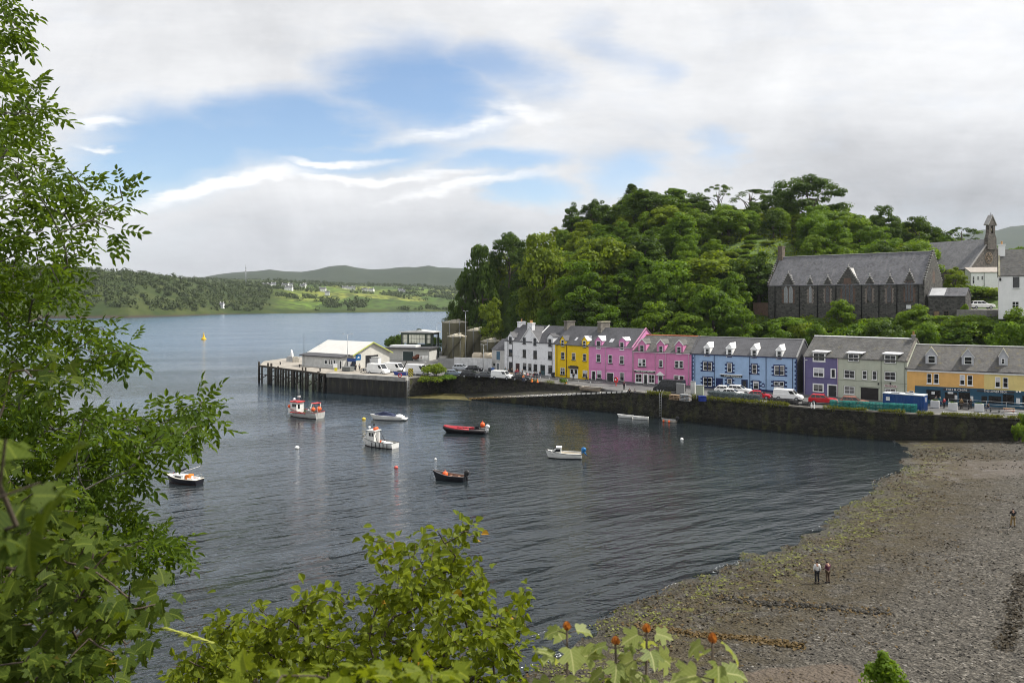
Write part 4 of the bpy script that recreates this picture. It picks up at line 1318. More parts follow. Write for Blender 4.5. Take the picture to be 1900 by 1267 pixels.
# blurred bright leaves of a sapling low at the bottom edge
rnd = random.Random(31)
LOWP = [(430, 1275), (520, 1240), (640, 1250), (720, 1225), (800, 1245), (860, 1250), (900, 1275), (900, 1310), (430, 1310)]
tips = scatter(LOWP, 22, 18, 1.5, 1.9, rnd)
leafy('sycamore_sapling', 'blurred bright leaved sapling just inside the bottom edge below the bushes', 'sapling', [(-0.3, 1.75, float(near_h(np.array([-.3]), np.array([1.75]))[0][0]) - .1), (-0.32, 1.72, 20.2), (-0.33, 1.7, 20.8)], tips, rnd, 25, 'palmate', 0.048, 5, L_HAZ, TWIG, 0.002, 0.01, spread=0.03, back=2)
# flowering grass head
mb = MB()
a, b2 = P(398, 1192, 3.4), P(308, 1164, 3.4)
zb = float(near_h(np.array([a.x + .25]), np.array([3.4]))[0][0])
mb.tube([(a.x + .25, 3.4, zb), (a.x + .14, 3.4, a.z - .25), (a.x + .06, 3.4, a.z - .04), tuple(a)], [0.003, 0.0022, 0.0015, 0.001], 5, 1)
g = random.Random(3)
for k in range(90):
 q = g.random()
 p = a.lerp(b2, q)
 wv = 0.016 * math.sin(math.pi * min(1, q * 0.9 + 0.1))
 mb.tube([p, p + Vector((-0.03, g.uniform(-1, 1) * wv, g.uniform(-1, 1) * wv))], [0.0035, 0.001], 4)
mb.tube([a, b2], [0.002, 0.001], 4)
tag(mb.build('grass_head', [mat('grass_head', (0.24, 0.26, 0.045), 0.7, 0.2), mat('grass_stem', (0.06, 0.09, 0.015), 0.7, 0.2)]), 'drooping yellow green grass head over the water beside the lower bush', 'grass')
# small bright tree near the bottom right
g = np.random.default_rng(66)
cl = []
zt, zbm = P(1640, 1203, 14.5).z, 8.0
for k in range(110):
 q = g.random() ** 1.3
 zz = zt - 0.12 - q * 4.0
 rr = (0.04 + 0.62 * min(1, q * 4.0 / 0.9) + q * 0.9) * g.uniform(.45, 1.15)
 an = g.random() * 6.28
 cl.append((6.67 + math.cos(an) * rr * 0.8, 14.5 + math.sin(an) * rr * 0.8, zz, 0.07 + 0.17 * g.random() * min(1, .3 + q * 3), 1.1))
z0 = float(near_h(np.array([6.67]), np.array([14.5]))[0][0])
o = empty('young_tree', (6.67, 14.5, z0), 0, 'small bright green leafy tree poking up at the bottom right over the shingle', 'tree')
mb = MB(); mb.tube([(6.67, 14.5, z0 - .3), (6.67, 14.5, (z0 + zt) / 2), (6.67, 14.5, zt - 0.1)], [0.06, 0.04, 0.008], 6)
for ob_ in (mb.build('trunk', BARK, o), link('crown', crown_mesh('young_crown', cl, 60, 0.07, 67), L_LIGHT, o)):
 ob_.matrix_parent_inverse = Matrix.Translation(Vector((-6.67, -14.5, -z0)))
# ================================================================== BUILDINGS
def zoomer(x0, y0, k):
 return lambda x, y: (x0 + x * k, y0 + y * k)
Z2, Z3, Z4 = zoomer(800, 560, .168421), zoomer(1080, 590, .118407), zoomer(1270, 610, .131579)
Z5, Z6, Z7 = zoomer(1480, 610, .142096), zoomer(1670, 620, .134189), zoomer(1390, 390, .268421)
ZC, ZS = zoomer(1720, 390, .165746), zoomer(555, 625, .086842)
WR = random.Random(44)
NETC = mat('dim_curtain', (0.16, 0.155, 0.15), 0.7, 0.3, 4.0)
class House:
 """building in its own frame: x along the front (left to right), y into the depth, z up"""
 def __init__(s, name, label, A, B, z=QZ, cat='house', zoom=None, group=None):
  s.A, s.B = Vector((A[0], A[1])), Vector((B[0], B[1]))
  s.t = (s.B - s.A).normalized(); s.n = Vector((-s.t.y, s.t.x)); s.L = (s.B - s.A).length
  s.z = z; s.zm = zoom or (lambda x, y: (x, y))
  s.o = empty(name, (A[0], A[1], z), math.atan2(s.t.y, s.t.x), label, cat, group)
 def uv(s, x, y, off=0.0):
  px, py = s.zm(x, y)
  kx, ky = (px - CX) / FPX, (py - HY) / FPX
  d = (s.A.dot(s.n) + off) / (Vector((kx, 1)).dot(s.n))
  return (Vector((kx * d, d)) - s.A).dot(s.t), CAM_H - ky * d - s.z
 def rect(s, x0, y0, x1, y1, off=0.0):
  a, b_ = s.uv(x0, y0, off), s.uv(x1, y1, off)
  return a[0], b_[0], b_[1], a[1]       # u0, u1, w0, w1
 def body(s, D, eave, ridge, wallm, roofm, ov=0.18, gable_over=0.12, thick=0.14, u0=0.0, u1=None, skew=None, ridgem=None, back=None):
  u1 = s.L if u1 is None else u1
  s.D, s.eave, s.ridge = D, eave, ridge
  s.slope = (ridge - eave) / (D / 2)
  mb = MB()
  mb.extr([(0, -0.6), (D, -0.6), (D, eave), (D / 2, ridge), (0, eave)], 'x', u0, u1)
  s.wall = mb.build('wall', wallm, s.o)
  mb = MB()
  sl = s.slope
  e = ov
  for sg in (0, 1):
   f = (lambda y: y) if sg == 0 else (lambda y: D - y)
   pr = [(f(-e), eave - e * sl + 0.02), (f(-e), eave - e * sl + 0.02 + thick), (f(D / 2), ridge + 0.02 + thick), (f(D / 2), ridge + 0.02)]
   mb.extr(pr, 'x', u0 - gable_over, u1 + gable_over)
  s.roof = mb.build('roof', roofm, s.o)
  if ridgem:
   mb = MB()
   mb.extr([(D / 2 - .18, ridge + thick - 0.06), (D / 2 - .16, ridge + thick + .06), (D / 2, ridge + thick + .12), (D / 2 + .16, ridge + thick + .06), (D / 2 + .18, ridge + thick - 0.06)], 'x', u0 - gable_over, u1 + gable_over)
   mb.build('ridge_tiles', ridgem, s.roof)
  if skew:
   for uu in skew[1]:
    mb = MB()
    for sg in (0, 1):
     f = (lambda y: y) if sg == 0 else (lambda y: D - y)
     mb.extr([(f(-e - .03), eave - e * sl - .05), (f(-e - .03), eave - e * sl + thick + .14), (f(D / 2), ridge + thick + .16), (f(D / 2), ridge)], 'x', uu - .16, uu + .16)
    mb.build('skew', skew[0], s.roof)
  return s
 def roof_y(s, w):
  return (w - s.eave) / s.slope
 def window(s, r, nv=2, nh=2, frame=WHITE, fw=0.07, bw=0.05, sur=None, sw=0.14, sill=WHITE, glass=GLASS, y=0.0, flat=False, name='window', quoin=None, curtain=None):
  u0, u1, w0, w1 = r
  fr, gl = MB(), MB()
  ya, yb = y - 0.07, y + 0.03
  fr.box(u0, u0 + fw, ya, yb, w0, w1); fr.box(u1 - fw, u1, ya, yb, w0, w1)
  fr.box(u0 + fw, u1 - fw, ya, yb, w0, w0 + fw); fr.box(u0 + fw, u1 - fw, ya, yb, w1 - fw, w1)
  for k in range(1, nv):
   x = u0 + (u1 - u0) * k / nv
   fr.box(x - bw / 2, x + bw / 2, ya + 0.012, yb - 0.02, w0 + fw, w1 - fw)
  for k in range(1, nh):
   z = w0 + (w1 - w0) * k / nh
   fr.box(u0 + fw, u1 - fw, ya + 0.018, yb - 0.024, z - bw / 2, z + bw / 2)
  gl.box(u0 + fw * .7, u1 - fw * .7, y - 0.03, y - 0.005, w0 + fw * .7, w1 - fw * .7)
  if flat:           # sub-part: one mesh with frame and glass
   fr.add([], [])
   for v in gl.f: pass
   b0 = len(fr.v); fr.v += gl.v
   for f, mi, sm in zip(gl.f, gl.mi, gl.sm):
    fr.f.append([b0 + i for i in f]); fr.mi.append(1); fr.sm.append(False)
   return fr.build(name, [frame, glass], flat)
  o = fr.build(name, frame, s.o)
  gl.build('pane', glass, o)
  if curtain is None and w1 - w0 > 1.1 and WR.random() < .4: curtain = WR.choice((.45, .55, .7))
  if curtain:
   cb = MB(); cb.box(u0 + fw, u1 - fw, y - 0.042, y - 0.033, w0 + (w1 - w0) * curtain, w1 - fw); cb.build('blind', WR.choice((CURTAIN, NETC, NETC)), o)
  if sur:
   sb = MB()
   q = sw
   sb.box(u0 - q, u0, y - 0.035, y + 0.02, w0 - q, w1 + q); sb.box(u1, u1 + q, y - 0.035, y + 0.02, w0 - q, w1 + q)
   sb.box(u0, u1, y - 0.035, y + 0.02, w1, w1 + q); sb.box(u0, u1, y - 0.035, y + 0.02, w0 - q, w0)
   if quoin:
    k = 0
    z = w0 - q
    while z < w1 + q - 0.1:
     if k % 2 == 0:
      for ux, sg in ((u0 - q, -1), (u1 + q, 1)):
       a, b_ = sorted((ux, ux + sg * quoin))
       sb.box(a, b_, y - 0.03, y + 0.02, z, min(z + 0.34, w1 + q))
     z += 0.36; k += 1
   sb.build('surround', sur, o)
  if sill:
   sb = MB(); sb.box(u0 - .1, u1 + .1, y - 0.16, y + 0.02, w0 - (0.13 if not sur else .1), w0 - 0.002 if not sur else w0 - 0.012); sb.build('sill', sill, o)
  return o
 def door(s, r, leaf=BLACK, frame=WHITE, fw=0.12, y=0.0, glass=None, glaze=(0.45, 0.92), name='door'):
  u0, u1, w0, w1 = r
  w0 = 0.04
  fr = MB()
  fr.box(u0, u0 + fw, y - .06, y + .02, w0, w1); fr.box(u1 - fw, u1, y - .06, y + .02, w0, w1); fr.box(u0 + fw, u1 - fw, y - .06, y + .02, w1 - fw, w1)
  lf = MB(); lf.box(u0 + fw, u1 - fw, y - .03, y + .01, w0, w1 - fw)
  o = lf.build(name, leaf, s.o)
  fr.build('frame', frame, o)
  if glass:
   g_ = MB(); g_.box(u0 + fw * 1.8, u1 - fw * 1.8, y - .045, y - .031, w0 + (w1 - w0) * glaze[0], w0 + (w1 - w0) * glaze[1]); g_.build('pane', glass, o)
  hb = MB(); hb.box(u1 - fw - .14, u1 - fw - .09, y - .09, y - .03, w0 + .95, w0 + 1.1); hb.build('handle', GREYM, o)
  return o
 def dormer(s, uL, uR, wE, wA, wB, win, wallm, roofm, y=0.0, nv=1, nh=2, frame=WHITE, barge=None, ov=0.12, cheek=None, sill=None, hip=False):
  """gabled dormer whose front stands at depth y; wB foot of the front, wE its eaves, wA apex"""
  mb = MB()
  um = (uL + uR) / 2
  yb = min(s.roof_y(wA) + 0.4, s.D / 2)
  yE = s.roof_y(wE) + 0.3
  mb.add([(uL, y - .02, wB), (uR, y - .02, wB), (uR, y - .02, wE), (um, y - .02, wA), (uL, y - .02, wE),
    (uL, yE, wB), (uR, yE, wB), (uR, yE, wE), (um, yb, wA), (uL, yE, wE)],
               [(0, 1, 2, 3, 4), (0, 4, 9, 5), (1, 6, 7, 2), (4, 3, 8, 9), (2, 7, 8, 3), (5, 9, 8, 7, 6)])
  o = mb.build('dormer', wallm, s.o)
  if cheek:
   ck = MB()
   for a, sg in ((uL, -1), (uR, 1)):
    ck.add([(a + sg * .012, y, wB), (a + sg * .012, yE, wE), (a + sg * .012, y, wE)], [(0, 1, 2)])
   ck.build('cheek', cheek, o)
  rb = MB()
  th, sl = 0.09, (wA - wE) / (um - uL)
  for sg in (-1, 1):
   ue = um + sg * ((uR - uL) / 2 + ov)
   we = wE - ov * sl
   yf = y - 0.14
   yfe = yf
   vs = [(ue, yfe, we + .03), (um, yf if not hip else y + .7, wA + .03), (um, yb + .1, wA + .03), (ue, s.roof_y(we) + .4, we + .03)]
   vs += [(a, b_, c_ + th) for a, b_, c_ in vs]
   rb.add(vs, [(0, 1, 2, 3), (4, 7, 6, 5), (0, 4, 5, 1), (1, 5, 6, 2), (2, 6, 7, 3), (3, 7, 4, 0)])
  if hip:
   vs = [(um - (uR - uL) / 2 - ov, y - .14, wE - ov * sl + .03 + th), (um + (uR - uL) / 2 + ov, y - .14, wE - ov * sl + .03 + th), (um, y + .7, wA + .03 + th)]
   vs += [(a, b_, c_ - th) for a, b_, c_ in vs]
   rb.add(vs, [(0, 1, 2), (3, 5, 4), (0, 3, 4, 1)])
  rb.build('dormer_roof', roofm, o)
  if barge:
   bb = MB()
   for sg in (-1, 1):
    ue = um + sg * ((uR - uL) / 2 + ov)
    bb.add([(ue, y - .17, wE - ov * sl - .1), (um, y - .17, wA - .1), (um, y - .17, wA + .14), (ue, y - .17, wE - ov * sl + .14),
      (ue, y - .141, wE - ov * sl - .1), (um, y - .141, wA - .1), (um, y - .141, wA + .14), (ue, y - .141, wE - ov * sl + .14)],
                       [(0, 1, 2, 3), (4, 7, 6, 5), (0, 4, 5, 1), (2, 6, 7, 3), (0, 3, 7, 4), (1, 5, 6, 2)])
   bb.build('bargeboard', barge, o)
  if win:
   s.window(win, nv, nh, frame, flat=o, y=y - .03, fw=.08)
   if sill:
    sb = MB(); sb.box(win[0] - .1, win[1] + .1, y - .17, y - .01, win[2] - .14, win[2] - .01); sb.build('sill', sill, o)
  return o
 def chimney(s, u, w_top, w_bot, sx_=0.95, sy_=2.0, y=None, m_=CONC, pots=2, potm=None, capm=None):
  y = s.D / 2 if y is None else y
  mb = MB()
  mb.box(u - sx_ / 2, u + sx_ / 2, y - sy_ / 2, y + sy_ / 2, w_bot, w_top - .25)
  mb.box(u - sx_ / 2 - .09, u + sx_ / 2 + .09, y - sy_ / 2 - .09, y + sy_ / 2 + .09, w_top - .25, w_top, 1)
  for k in range(pots):
   yy = y + (k - (pots - 1) / 2) * min(.45, sy_ / max(1, pots))
   mb.lathe([(.15, w_top), (.13, w_top + .5), (.17, w_top + .5), (.17, w_top + .6), (.1, w_top + .6)], (u, yy, 0), 8, 2)
  return mb.build('chimney', [m_, capm or m_, potm or mat('clay_pot', (0.45, 0.25, 0.1), 0.7)], s.roof)
 def pipe(s, u, w0, w1, m_=WHITE, r=0.055):
  mb = MB(); mb.tube([(u, -0.1, w0), (u, -0.1, w1 - .15), (u, -.14, w1)], r, 6)
  return mb.build('downpipe', m_, s.o)
 def strip(s, name, u0, u1, w0, w1, m_, y0=-0.05, y1=0.01, parent=None):
  mb = MB(); mb.box(u0, u1, y0, y1, w0, w1)
  return mb.build(name, m_, parent or s.o)
 def text(s, body, u, w, size, m_, y=-0.12, parent=None, name='lettering', width=None, font_scale=1.0):
  c = bpy.data.curves.new(name, 'FONT')
  c.body = body; c.size = size; c.align_x = 'CENTER'; c.align_y = 'CENTER'; c.extrude = 0.01
  c.materials.append(m_)
  o = bpy.data.objects.new(name, c); COL.objects.link(o)
  o.parent = parent or s.o
  o.location = (u, y, w); o.rotation_euler = (R(90), 0, 0)
  bpy.context.view_layer.update()
  me = bpy.data.meshes.new_from_object(o.evaluated_get(bpy.context.evaluated_depsgraph_get()))
  sc_ = (width / o.dimensions.x) if width and o.dimensions.x > 0 else 1
  bpy.data.objects.remove(o)
  o = link(name, me, None, parent or s.o)
  o.location = (u, y, w); o.rotation_euler = (R(90), 0, 0); o.scale = (sc_, 1, 1)
  return o
def corner(px, py): return G(px, py, QZ)
SLATE = slate('slate_dark', (0.05, 0.05, 0.056))
SLATE2 = slate('slate_smooth', (0.06, 0.06, 0.066), 0.4, var=0.12)
SLATE_OLD = slate('slate_lichen', (0.075, 0.073, 0.07), 0.3, 0.35, 0.45)
SLATE_MOSS = slate('slate_mossy', (0.066, 0.063, 0.06), 0.3, 0.5, 0.4)
SLATE_HALL = slate('slate_hall', (0.10, 0.10, 0.108), 0.34, 0.15, 0.35, light=0.35)
CEMENT = mat('chimney_render', (0.16, 0.145, 0.125), 0.9, 0.35, 1.2, streak=0.4)
LEAD = mat('lead_flashing', (0.5, 0.5, 0.52), 0.4, 0.2, 3.0)
PAPER = mat('paper_notice', (0.6, 0.6, 0.6), 0.7, 0.2, 6)
SIGNTXT = mat('sign_lettering', (0.7, 0.7, 0.62), 0.6, 0.05)
BIN = mat('dark_plastic', (0.03, 0.035, 0.04), 0.5, 0.2)
cpx = [(936, 688), (1029.8, 698.5), (1092.4, 704.3), (1174.7, 711.3), (1283, 717.8), (1479, 730.6), (1491, 731.5), (1560, 737.6), (1683, 747), (1826, 754.6), (1925, 760.5)]
cp_ = [corner(*q) for q in cpx]
# ---- white harled house
m_, t, b = base_nodes('whitewashed_rubble')
ob = t.n('ShaderNodeTexCoord').outputs['Object']
sx, sy, sz = t.sep(ob)
vr = t.voro(t.comb(sx, sy, t.m('MULTIPLY', sz, 1.6)), 2.2, 'DISTANCE_TO_EDGE', 'Distance')
g_ = t.m('MULTIPLY', t.smooth(vr, 0.02, 0.10, 0.5, 0.0), t.smooth(t.noise(ob, 0.7, 4, 0.6), 0.45, 0.6))
c = t.mix(g_, (0.74, 0.74, 0.75, 1), (0.25, 0.25, 0.26, 1))
sp = t.smooth(t.noise(ob, 3.0, 5, 0.7), 0.62, 0.7, 0, 0.6)
t.put(b.inputs['Base Color'], t.mix(sp, c, (0.3, 0.3, 0.3, 1)))
b.inputs['Roughness'].default_value = 0.8
WHITEWASH = m_
h = House('white_house', 'tall whitewashed stone house with a chimneyed centre gable beside the storage tanks', cp_[0], cp_[1], zoom=Z2)
ev = (h.uv(850, 432)[1] + h.uv(1340, 455)[1]) / 2
D = 10.0
rg = (h.uv(1000, 262, D / 2)[1] + h.uv(1400, 268, D / 2)[1]) / 2
h.body(D, ev, rg, WHITEWASH, SLATE, skew=(WHITE, [h.uv(1215, 300, 2.5)[0]]))
DARKW = mat('dark_window_frame', (0.05, 0.05, 0.05), 0.5, 0.1)
SILLD = mat('dark_sill', (0.02, 0.02, 0.022), 0.7, 0.1)
for r in [(858, 520, 895, 598), (1010, 525, 1045, 612), (1128, 535, 1165, 625), (1290, 545, 1330, 635), (1012, 672, 1048, 745), (1073, 680, 1105, 755), (1130, 685, 1168, 762), (1293, 698, 1330, 785)]:
 h.window(h.rect(*r), 1, 2, DARKW, sill=SILLD)
h.door(h.rect(860, 660, 898, 745), BLACK, DARKW); h.door(h.rect(928, 668, 980, 760), mat('door_dark_red', (0.05, 0.02, 0.02), 0.6), WHITE)
h.door(h.rect(1205, 692, 1255, 815), mat('door_teal', (0.03, 0.07, 0.08), 0.5), DARKW, glass=GLASS)
for (a, b2, ap, win) in [(845, 902, 335, (862, 385, 888, 458)), (1283, 1345, 350, (1294, 408, 1325, 488))]:
 uL, uR = h.uv(a, 440)[0], h.uv(b2, 440)[0]
 h.dormer(uL, uR, h.uv(a, 385)[1], h.uv(a, ap)[1], h.uv(a, 455)[1], h.rect(*win), WHITEWASH, SLATE, frame=DARKW, sill=SILLD)
uL, uR = h.uv(985, 440)[0], h.uv(1190, 440)[0]
nep = h.dormer(uL, uR, h.uv(985, 432)[1], h.uv(1090, 280)[1], h.uv(985, 450)[1] - 1.5, None, WHITEWASH, SLATE, barge=WHITE)
for r in [(1013, 393, 1042, 462), (1130, 398, 1160, 478)]:
 h.window(h.rect(*r), 1, 2, DARKW, sill=SILLD, y=-.03)
um = (uL + uR) / 2
h.chimney(um, h.uv(1090, 232)[1], h.uv(1090, 330)[1], 1.75, 0.9, y=0.46, m_=WHITEWASH, pots=3)
h.chimney(0.6, h.uv(955, 218, 3)[1], h.uv(955, 300, 3)[1], 0.9, 2.0, m_=WHITEWASH, pots=1)
h.chimney(h.L - .5, h.uv(1500, 207, 5)[1], rg - 2, 1.0, 2.6, m_=CEMENT, pots=0)
for x in (848, 897, 1335): h.pipe(h.uv(x, 600)[0], 0.1, ev - .1, BLACK)
# grey lean-to beside it
a0 = G(913, 685.5, QZ)
h2 = House('grey_cottage', 'small grey rendered house with a blue shutter between the tanks and the white house', a0, (cp_[0].x - .03, cp_[0].y + .1), zoom=Z2)
GREYR = mat('grey_render', (0.46, 0.45, 0.43), 0.85, 0.12, 1.0, streak=0.35)
e2 = h2.uv(735, 525)[1]
h2.body(7.0, e2, h2.uv(780, 412, 3.5)[1], GREYR, SLATE)
h2.strip('shutter', *h2.rect(722, 545, 758, 640), mat('blue_shutter', (0.05, 0.12, 0.18), 0.6), -.06, .01)
h2.door(h2.rect(722, 668, 752, 745), mat('grey_door', (0.12, 0.13, 0.14), 0.6), WHITE)
h2.window(h2.rect(680, 668, 712, 712), 1, 1)
# ---- yellow house
YEL = mat('yellow_wall', (0.72, 0.48, 0.003), 0.75, 0.09, 0.6, streak=0.3)
h = House('yellow_house', 'bright yellow house between the white house and the pink houses', cp_[1], cp_[2], zoom=Z2)
ev = (h.uv(1375, 466)[1] + h.uv(1735, 486)[1]) / 2
rg = h.uv(1700, 276, 5)[1]
h.body(10.0, ev, rg, YEL, SLATE2)
WN = dict(sill=SILLD)
h.window(h.rect(1432, 553, 1470, 633), 1, 2, **WN); h.window(h.rect(1552, 560, 1590, 640), 1, 2, **WN); h.window(h.rect(1673, 570, 1709, 652), 1, 2, **WN)
h.window(h.rect(1425, 722, 1475, 803), 2, 2, **WN); h.window(h.rect(1672, 752, 1722, 830), 2, 2, **WN)
for a, b2, ap, win in [(1418, 1480, 376, (1434, 418, 1466, 488)), (1660, 1722, 382, (1674, 428, 1706, 500))]:
 h.dormer(h.uv(a, 470)[0], h.uv(b2, 470)[0], h.uv(a, 425)[1], h.uv((a + b2) / 2, ap)[1], h.uv(a, 500)[1], h.rect(*win), YEL, SLATE2 if a < 1500 else LEAD, sill=SILLD, cheek=YEL)
r = h.rect(1530, 728, 1618, 845)
h.door((r[0], (r[0] + r[1]) / 2 - .02, 0, r[3] - .1), WHITE, WHITE, glass=GLASS); h.door(((r[0] + r[1]) / 2 + .02, r[1], 0, r[3] - .1), WHITE, WHITE, glass=GLASS)
cb = h.strip('canopy', r[0] - .15, r[1] + .1, r[3], r[3] + .45, mat('canopy_dark', (0.05, 0.045, 0.04), 0.7), -.5, .01)
for x in (1388, 1494): h.pipe(h.uv(x, 600)[0], .1, ev, mat('pipe_maroon', (0.10, 0.02, 0.015), 0.5))
def skylight(h, r4, m_=LEAD, n=1):
 """roof window lying on the front slope, given by its corners in the zoomed photo"""
 x0, y0, x1, y1 = r4
 for k in range(n):
  # solve depth along the slope
  def on_roof(x, y):
   lo, hi = 0.0, h.D / 2
   for _ in range(30):
    mid = (lo + hi) / 2
    u, w_ = h.uv(x, y, mid)
    if w_ > h.eave + mid * h.slope: lo = mid
    else: hi = mid
   return u, mid
  (ua, ya), (ub, yb) = on_roof(x0, y1), on_roof(x1, y0)
  ua, ub = ua + (ub - ua) * k / n, ua + (ub - ua) * (k + .85) / n
  zf = lambda y, o: h.eave + y * h.slope + .16 + o
  mb = MB()
  uw = max(0.5, ub - ua)
  mb.add([(ua, ya, zf(ya, 0)), (ua + uw, ya, zf(ya, 0)), (ua + uw, yb, zf(yb, 0)), (ua, yb, zf(yb, 0)), (ua, ya, zf(ya, .08)), (ua + uw, ya, zf(ya, .08)), (ua + uw, yb, zf(yb, .08)), (ua, yb, zf(yb, .08))],
               [(0, 3, 2, 1), (4, 5, 6, 7), (0, 1, 5, 4), (1, 2, 6, 5), (2, 3, 7, 6), (3, 0, 4, 7)])
  mb.build('skylight', m_, h.roof)
skylight(h, (1578, 402, 1612, 434))
h.chimney(h.L + .2, h.uv(1850, 222, 5)[1] + .2, ev + 1.0, 0.95, 3.3, m_=CEMENT, pots=0, capm=mat('cope_pale', (0.3, 0.28, 0.2), 0.8), y=5.0)
h.strip('lamp', *h.rect(1538, 700, 1610, 722), BLACK, -.2, .01)
# ---- first pink house
PINK = mat('pink_wall', (0.61, 0.23, 0.44), 0.75, 0.09, 0.6, streak=0.28)
h = House('pink_house', 'pink house with two dormers next to the yellow house', cp_[2], cp_[3], zoom=Z3)
ev = (h.uv(105, 440)[1] + h.uv(780, 462)[1]) / 2
rg = h.uv(650, 165, 5)[1]
h.body(10.0, ev, rg, PINK, SLATE2, skew=(mat('pink_skew', (0.45, 0.2, 0.32), 0.8, 0.15), [h.L - .1]))
WM = dict(fw=.10, sill=SILLD)
for r in [(226, 565, 292, 692), (412, 575, 474, 712), (590, 590, 659, 724)]: h.window(h.rect(*r), 1, 2, **WM)
for r in [(236, 820, 304, 950), (594, 848, 662, 986)]: h.window(h.rect(*r), 1, 2, **WM)
h.door(h.rect(148, 825, 217, 995), WHITE, WHITE, glass=GLASS, glaze=(.1, .95)); h.door(h.rect(388, 850, 497, 1015), BLACK, WHITE)
for a, b2, ap, win in [(200, 312, 288, (230, 356, 290, 478)), (578, 688, 308, (597, 378, 657, 500))]:
 h.dormer(h.uv(a, 440)[0], h.uv(b2, 440)[0], h.uv(a, 352)[1], h.uv((a + b2) / 2, ap)[1], h.uv(a, 470)[1], h.rect(*win), PINK, LEAD, nh=1, cheek=PINK, sill=WHITE)
skylight(h, (420, 345, 505, 392), LEAD, 2)
PIPEP = mat('pipe_pale', (0.6, 0.45, 0.53), 0.6, 0.1)
for x in (372, 792): h.pipe(h.uv(x, 700)[0], .1, ev, PIPEP)
h.strip('string_course', 0, h.L, h.uv(300, 806)[1], h.uv(300, 806)[1] + .07, mat('pink_dark_band', (0.40, 0.11, 0.26), 0.8), -.03)  # string course in a darker pink
h.strip('plinth', 0, h.L, -.1, .3, mat('plinth_grey', (0.12, 0.11, 0.115), 0.85), -.03)
h.strip('gutter', 0, h.L, ev - .16, ev - .04, PIPEP, -.2, -.05)
# ---- second pink house
PINK2 = mat('pink_wall_deep', (0.56, 0.195, 0.365), 0.75, 0.1, 0.6, streak=0.3)
h = House('pink_guest_house', 'deeper pink house with three white edged dormers and a shop sign', cp_[3], cp_[4], zoom=Z3)
ev = (h.uv(800, 520)[1] + h.uv(1690, 556)[1]) / 2
rg = (h.uv(930, 275, 5)[1] + h.uv(1845, 292, 5)[1]) / 2
h.body(10.0, ev, rg, PINK2, SLATE_OLD, ridgem=mat('terracotta_ridge', (0.42, 0.13, 0.06), 0.8), skew=(SLATE, [h.L - .1]))
for a, ap, win in [(940, 330, (908, 425, 972, 532)), (1230, 338, (1206, 440, 1267, 547)), (1520, 350, (1488, 450, 1552, 562))]:
 h.dormer(h.uv(a - 58, 500)[0], h.uv(a + 62, 500)[0], h.uv(a, ap + 68)[1], h.uv(a, ap)[1], h.uv(a, 556)[1], h.rect(*win), PINK2, SLATE_OLD, barge=WHITE, cheek=PINK2, sill=WHITE)
for r in [(880, 640, 1000, 762), (1453, 665, 1587, 787)]:
 u0, u1, w0, w1 = h.rect(*r); m2 = (u0 + u1) / 2
 h.window((u0, m2 - .03, w0, w1), 1, 2, fw=.1, sill=SILLD); h.window((m2 + .03, u1, w0, w1), 1, 2, fw=.1, sill=SILLD)
h.window(h.rect(1205, 655, 1268, 772), 1, 2, **WM)
SIGNB = mat('sign_board_dark', (0.03, 0.028, 0.035), 0.5, 0.1)
sg_ = h.strip('shop_sign', *h.rect(825, 820, 1145, 866), SIGNB, -.14, .01)
r = h.rect(825, 820, 1145, 866)
h.text('PINK GUEST HOUSE', (r[0] + r[1]) / 2, (r[2] + r[3]) / 2, .42, SIGNTXT, -.15, sg_, width=(r[1] - r[0]) * .86)
h.strip('sign_moulding', r[0] - .1, r[1] + .1, r[3], r[3] + .1, WHITE, -.2, .01, sg_)
h.window(h.rect(838, 868, 945, 1012), 2, 2, fw=.16, y=-.02); h.window(h.rect(1045, 880, 1138, 1022), 2, 2, fw=.13, y=-.02)
h.door(h.rect(955, 868, 1038, 1060), WHITE, WHITE, fw=.16, glass=GLASS, glaze=(.08, .88))
u0, u1, w0, w1 = h.rect(1190, 895, 1272, 1010)
h.door((u0, u1, 0, w1), mat('door_pale', (0.4, 0.42, 0.42), 0.5), WHITE, glass=GLASS)
mb = MB(); mb.extr([(u0 - .35, w1 + .05), (u1 + .35, w1 + .05), ((u0 + u1) / 2, w1 + .75)], 'y', -.55, .01); mb.build('pediment', WHITE, h.o)
u0, u1, w0, w1 = h.rect(1438, 893, 1602, 1000); m2 = (u0 + u1) / 2
h.window((u0, m2, w0, w1), 1, 1, fw=.12); h.window((m2 + .02, u1, w0, w1), 1, 1, fw=.12)
for x in (806, 1148, 1314, 1672): h.pipe(h.uv(x, 700)[0], .1, ev, PIPEP)
h.strip('plinth', 0, h.L, -.1, .3, mat('plinth_grey'), -.03)
h.strip('gutter', 0, h.L, ev - .16, ev - .04, PIPEP, -.2, -.05)
# ---- blue house
BLUE = mat('blue_wall', (0.29, 0.415, 0.61), 0.75, 0.09, 0.6, streak=0.25)
NAVY = mat('navy_paint', (0.008, 0.02, 0.085), 0.6, 0.2)
h = House('blue_house', 'long pale blue house with navy window surrounds and four white dormers', cp_[4], cp_[5], zoom=Z4)
ev = (h.uv(100, 352)[1] + h.uv(1590, 412)[1]) / 2
rg = (h.uv(220, 117, 5)[1] + h.uv(1740, 165, 5)[1]) / 2
h.body(10.0, ev, rg, [BLUE], SLATE2, ov=.12, skew=(mat('skew_grey', (0.2, 0.2, 0.2), 0.8), [h.L - .05]), ridgem=mat('ridge_grey', (0.2, 0.2, 0.2), 0.7))
mb = MB(); mb.add([(h.L + .012, 0, -.2), (h.L + .012, 10, -.2), (h.L + .012, 10, ev), (h.L + .012, 5, rg), (h.L + .012, 0, ev)], [(0, 1, 2, 3, 4)])
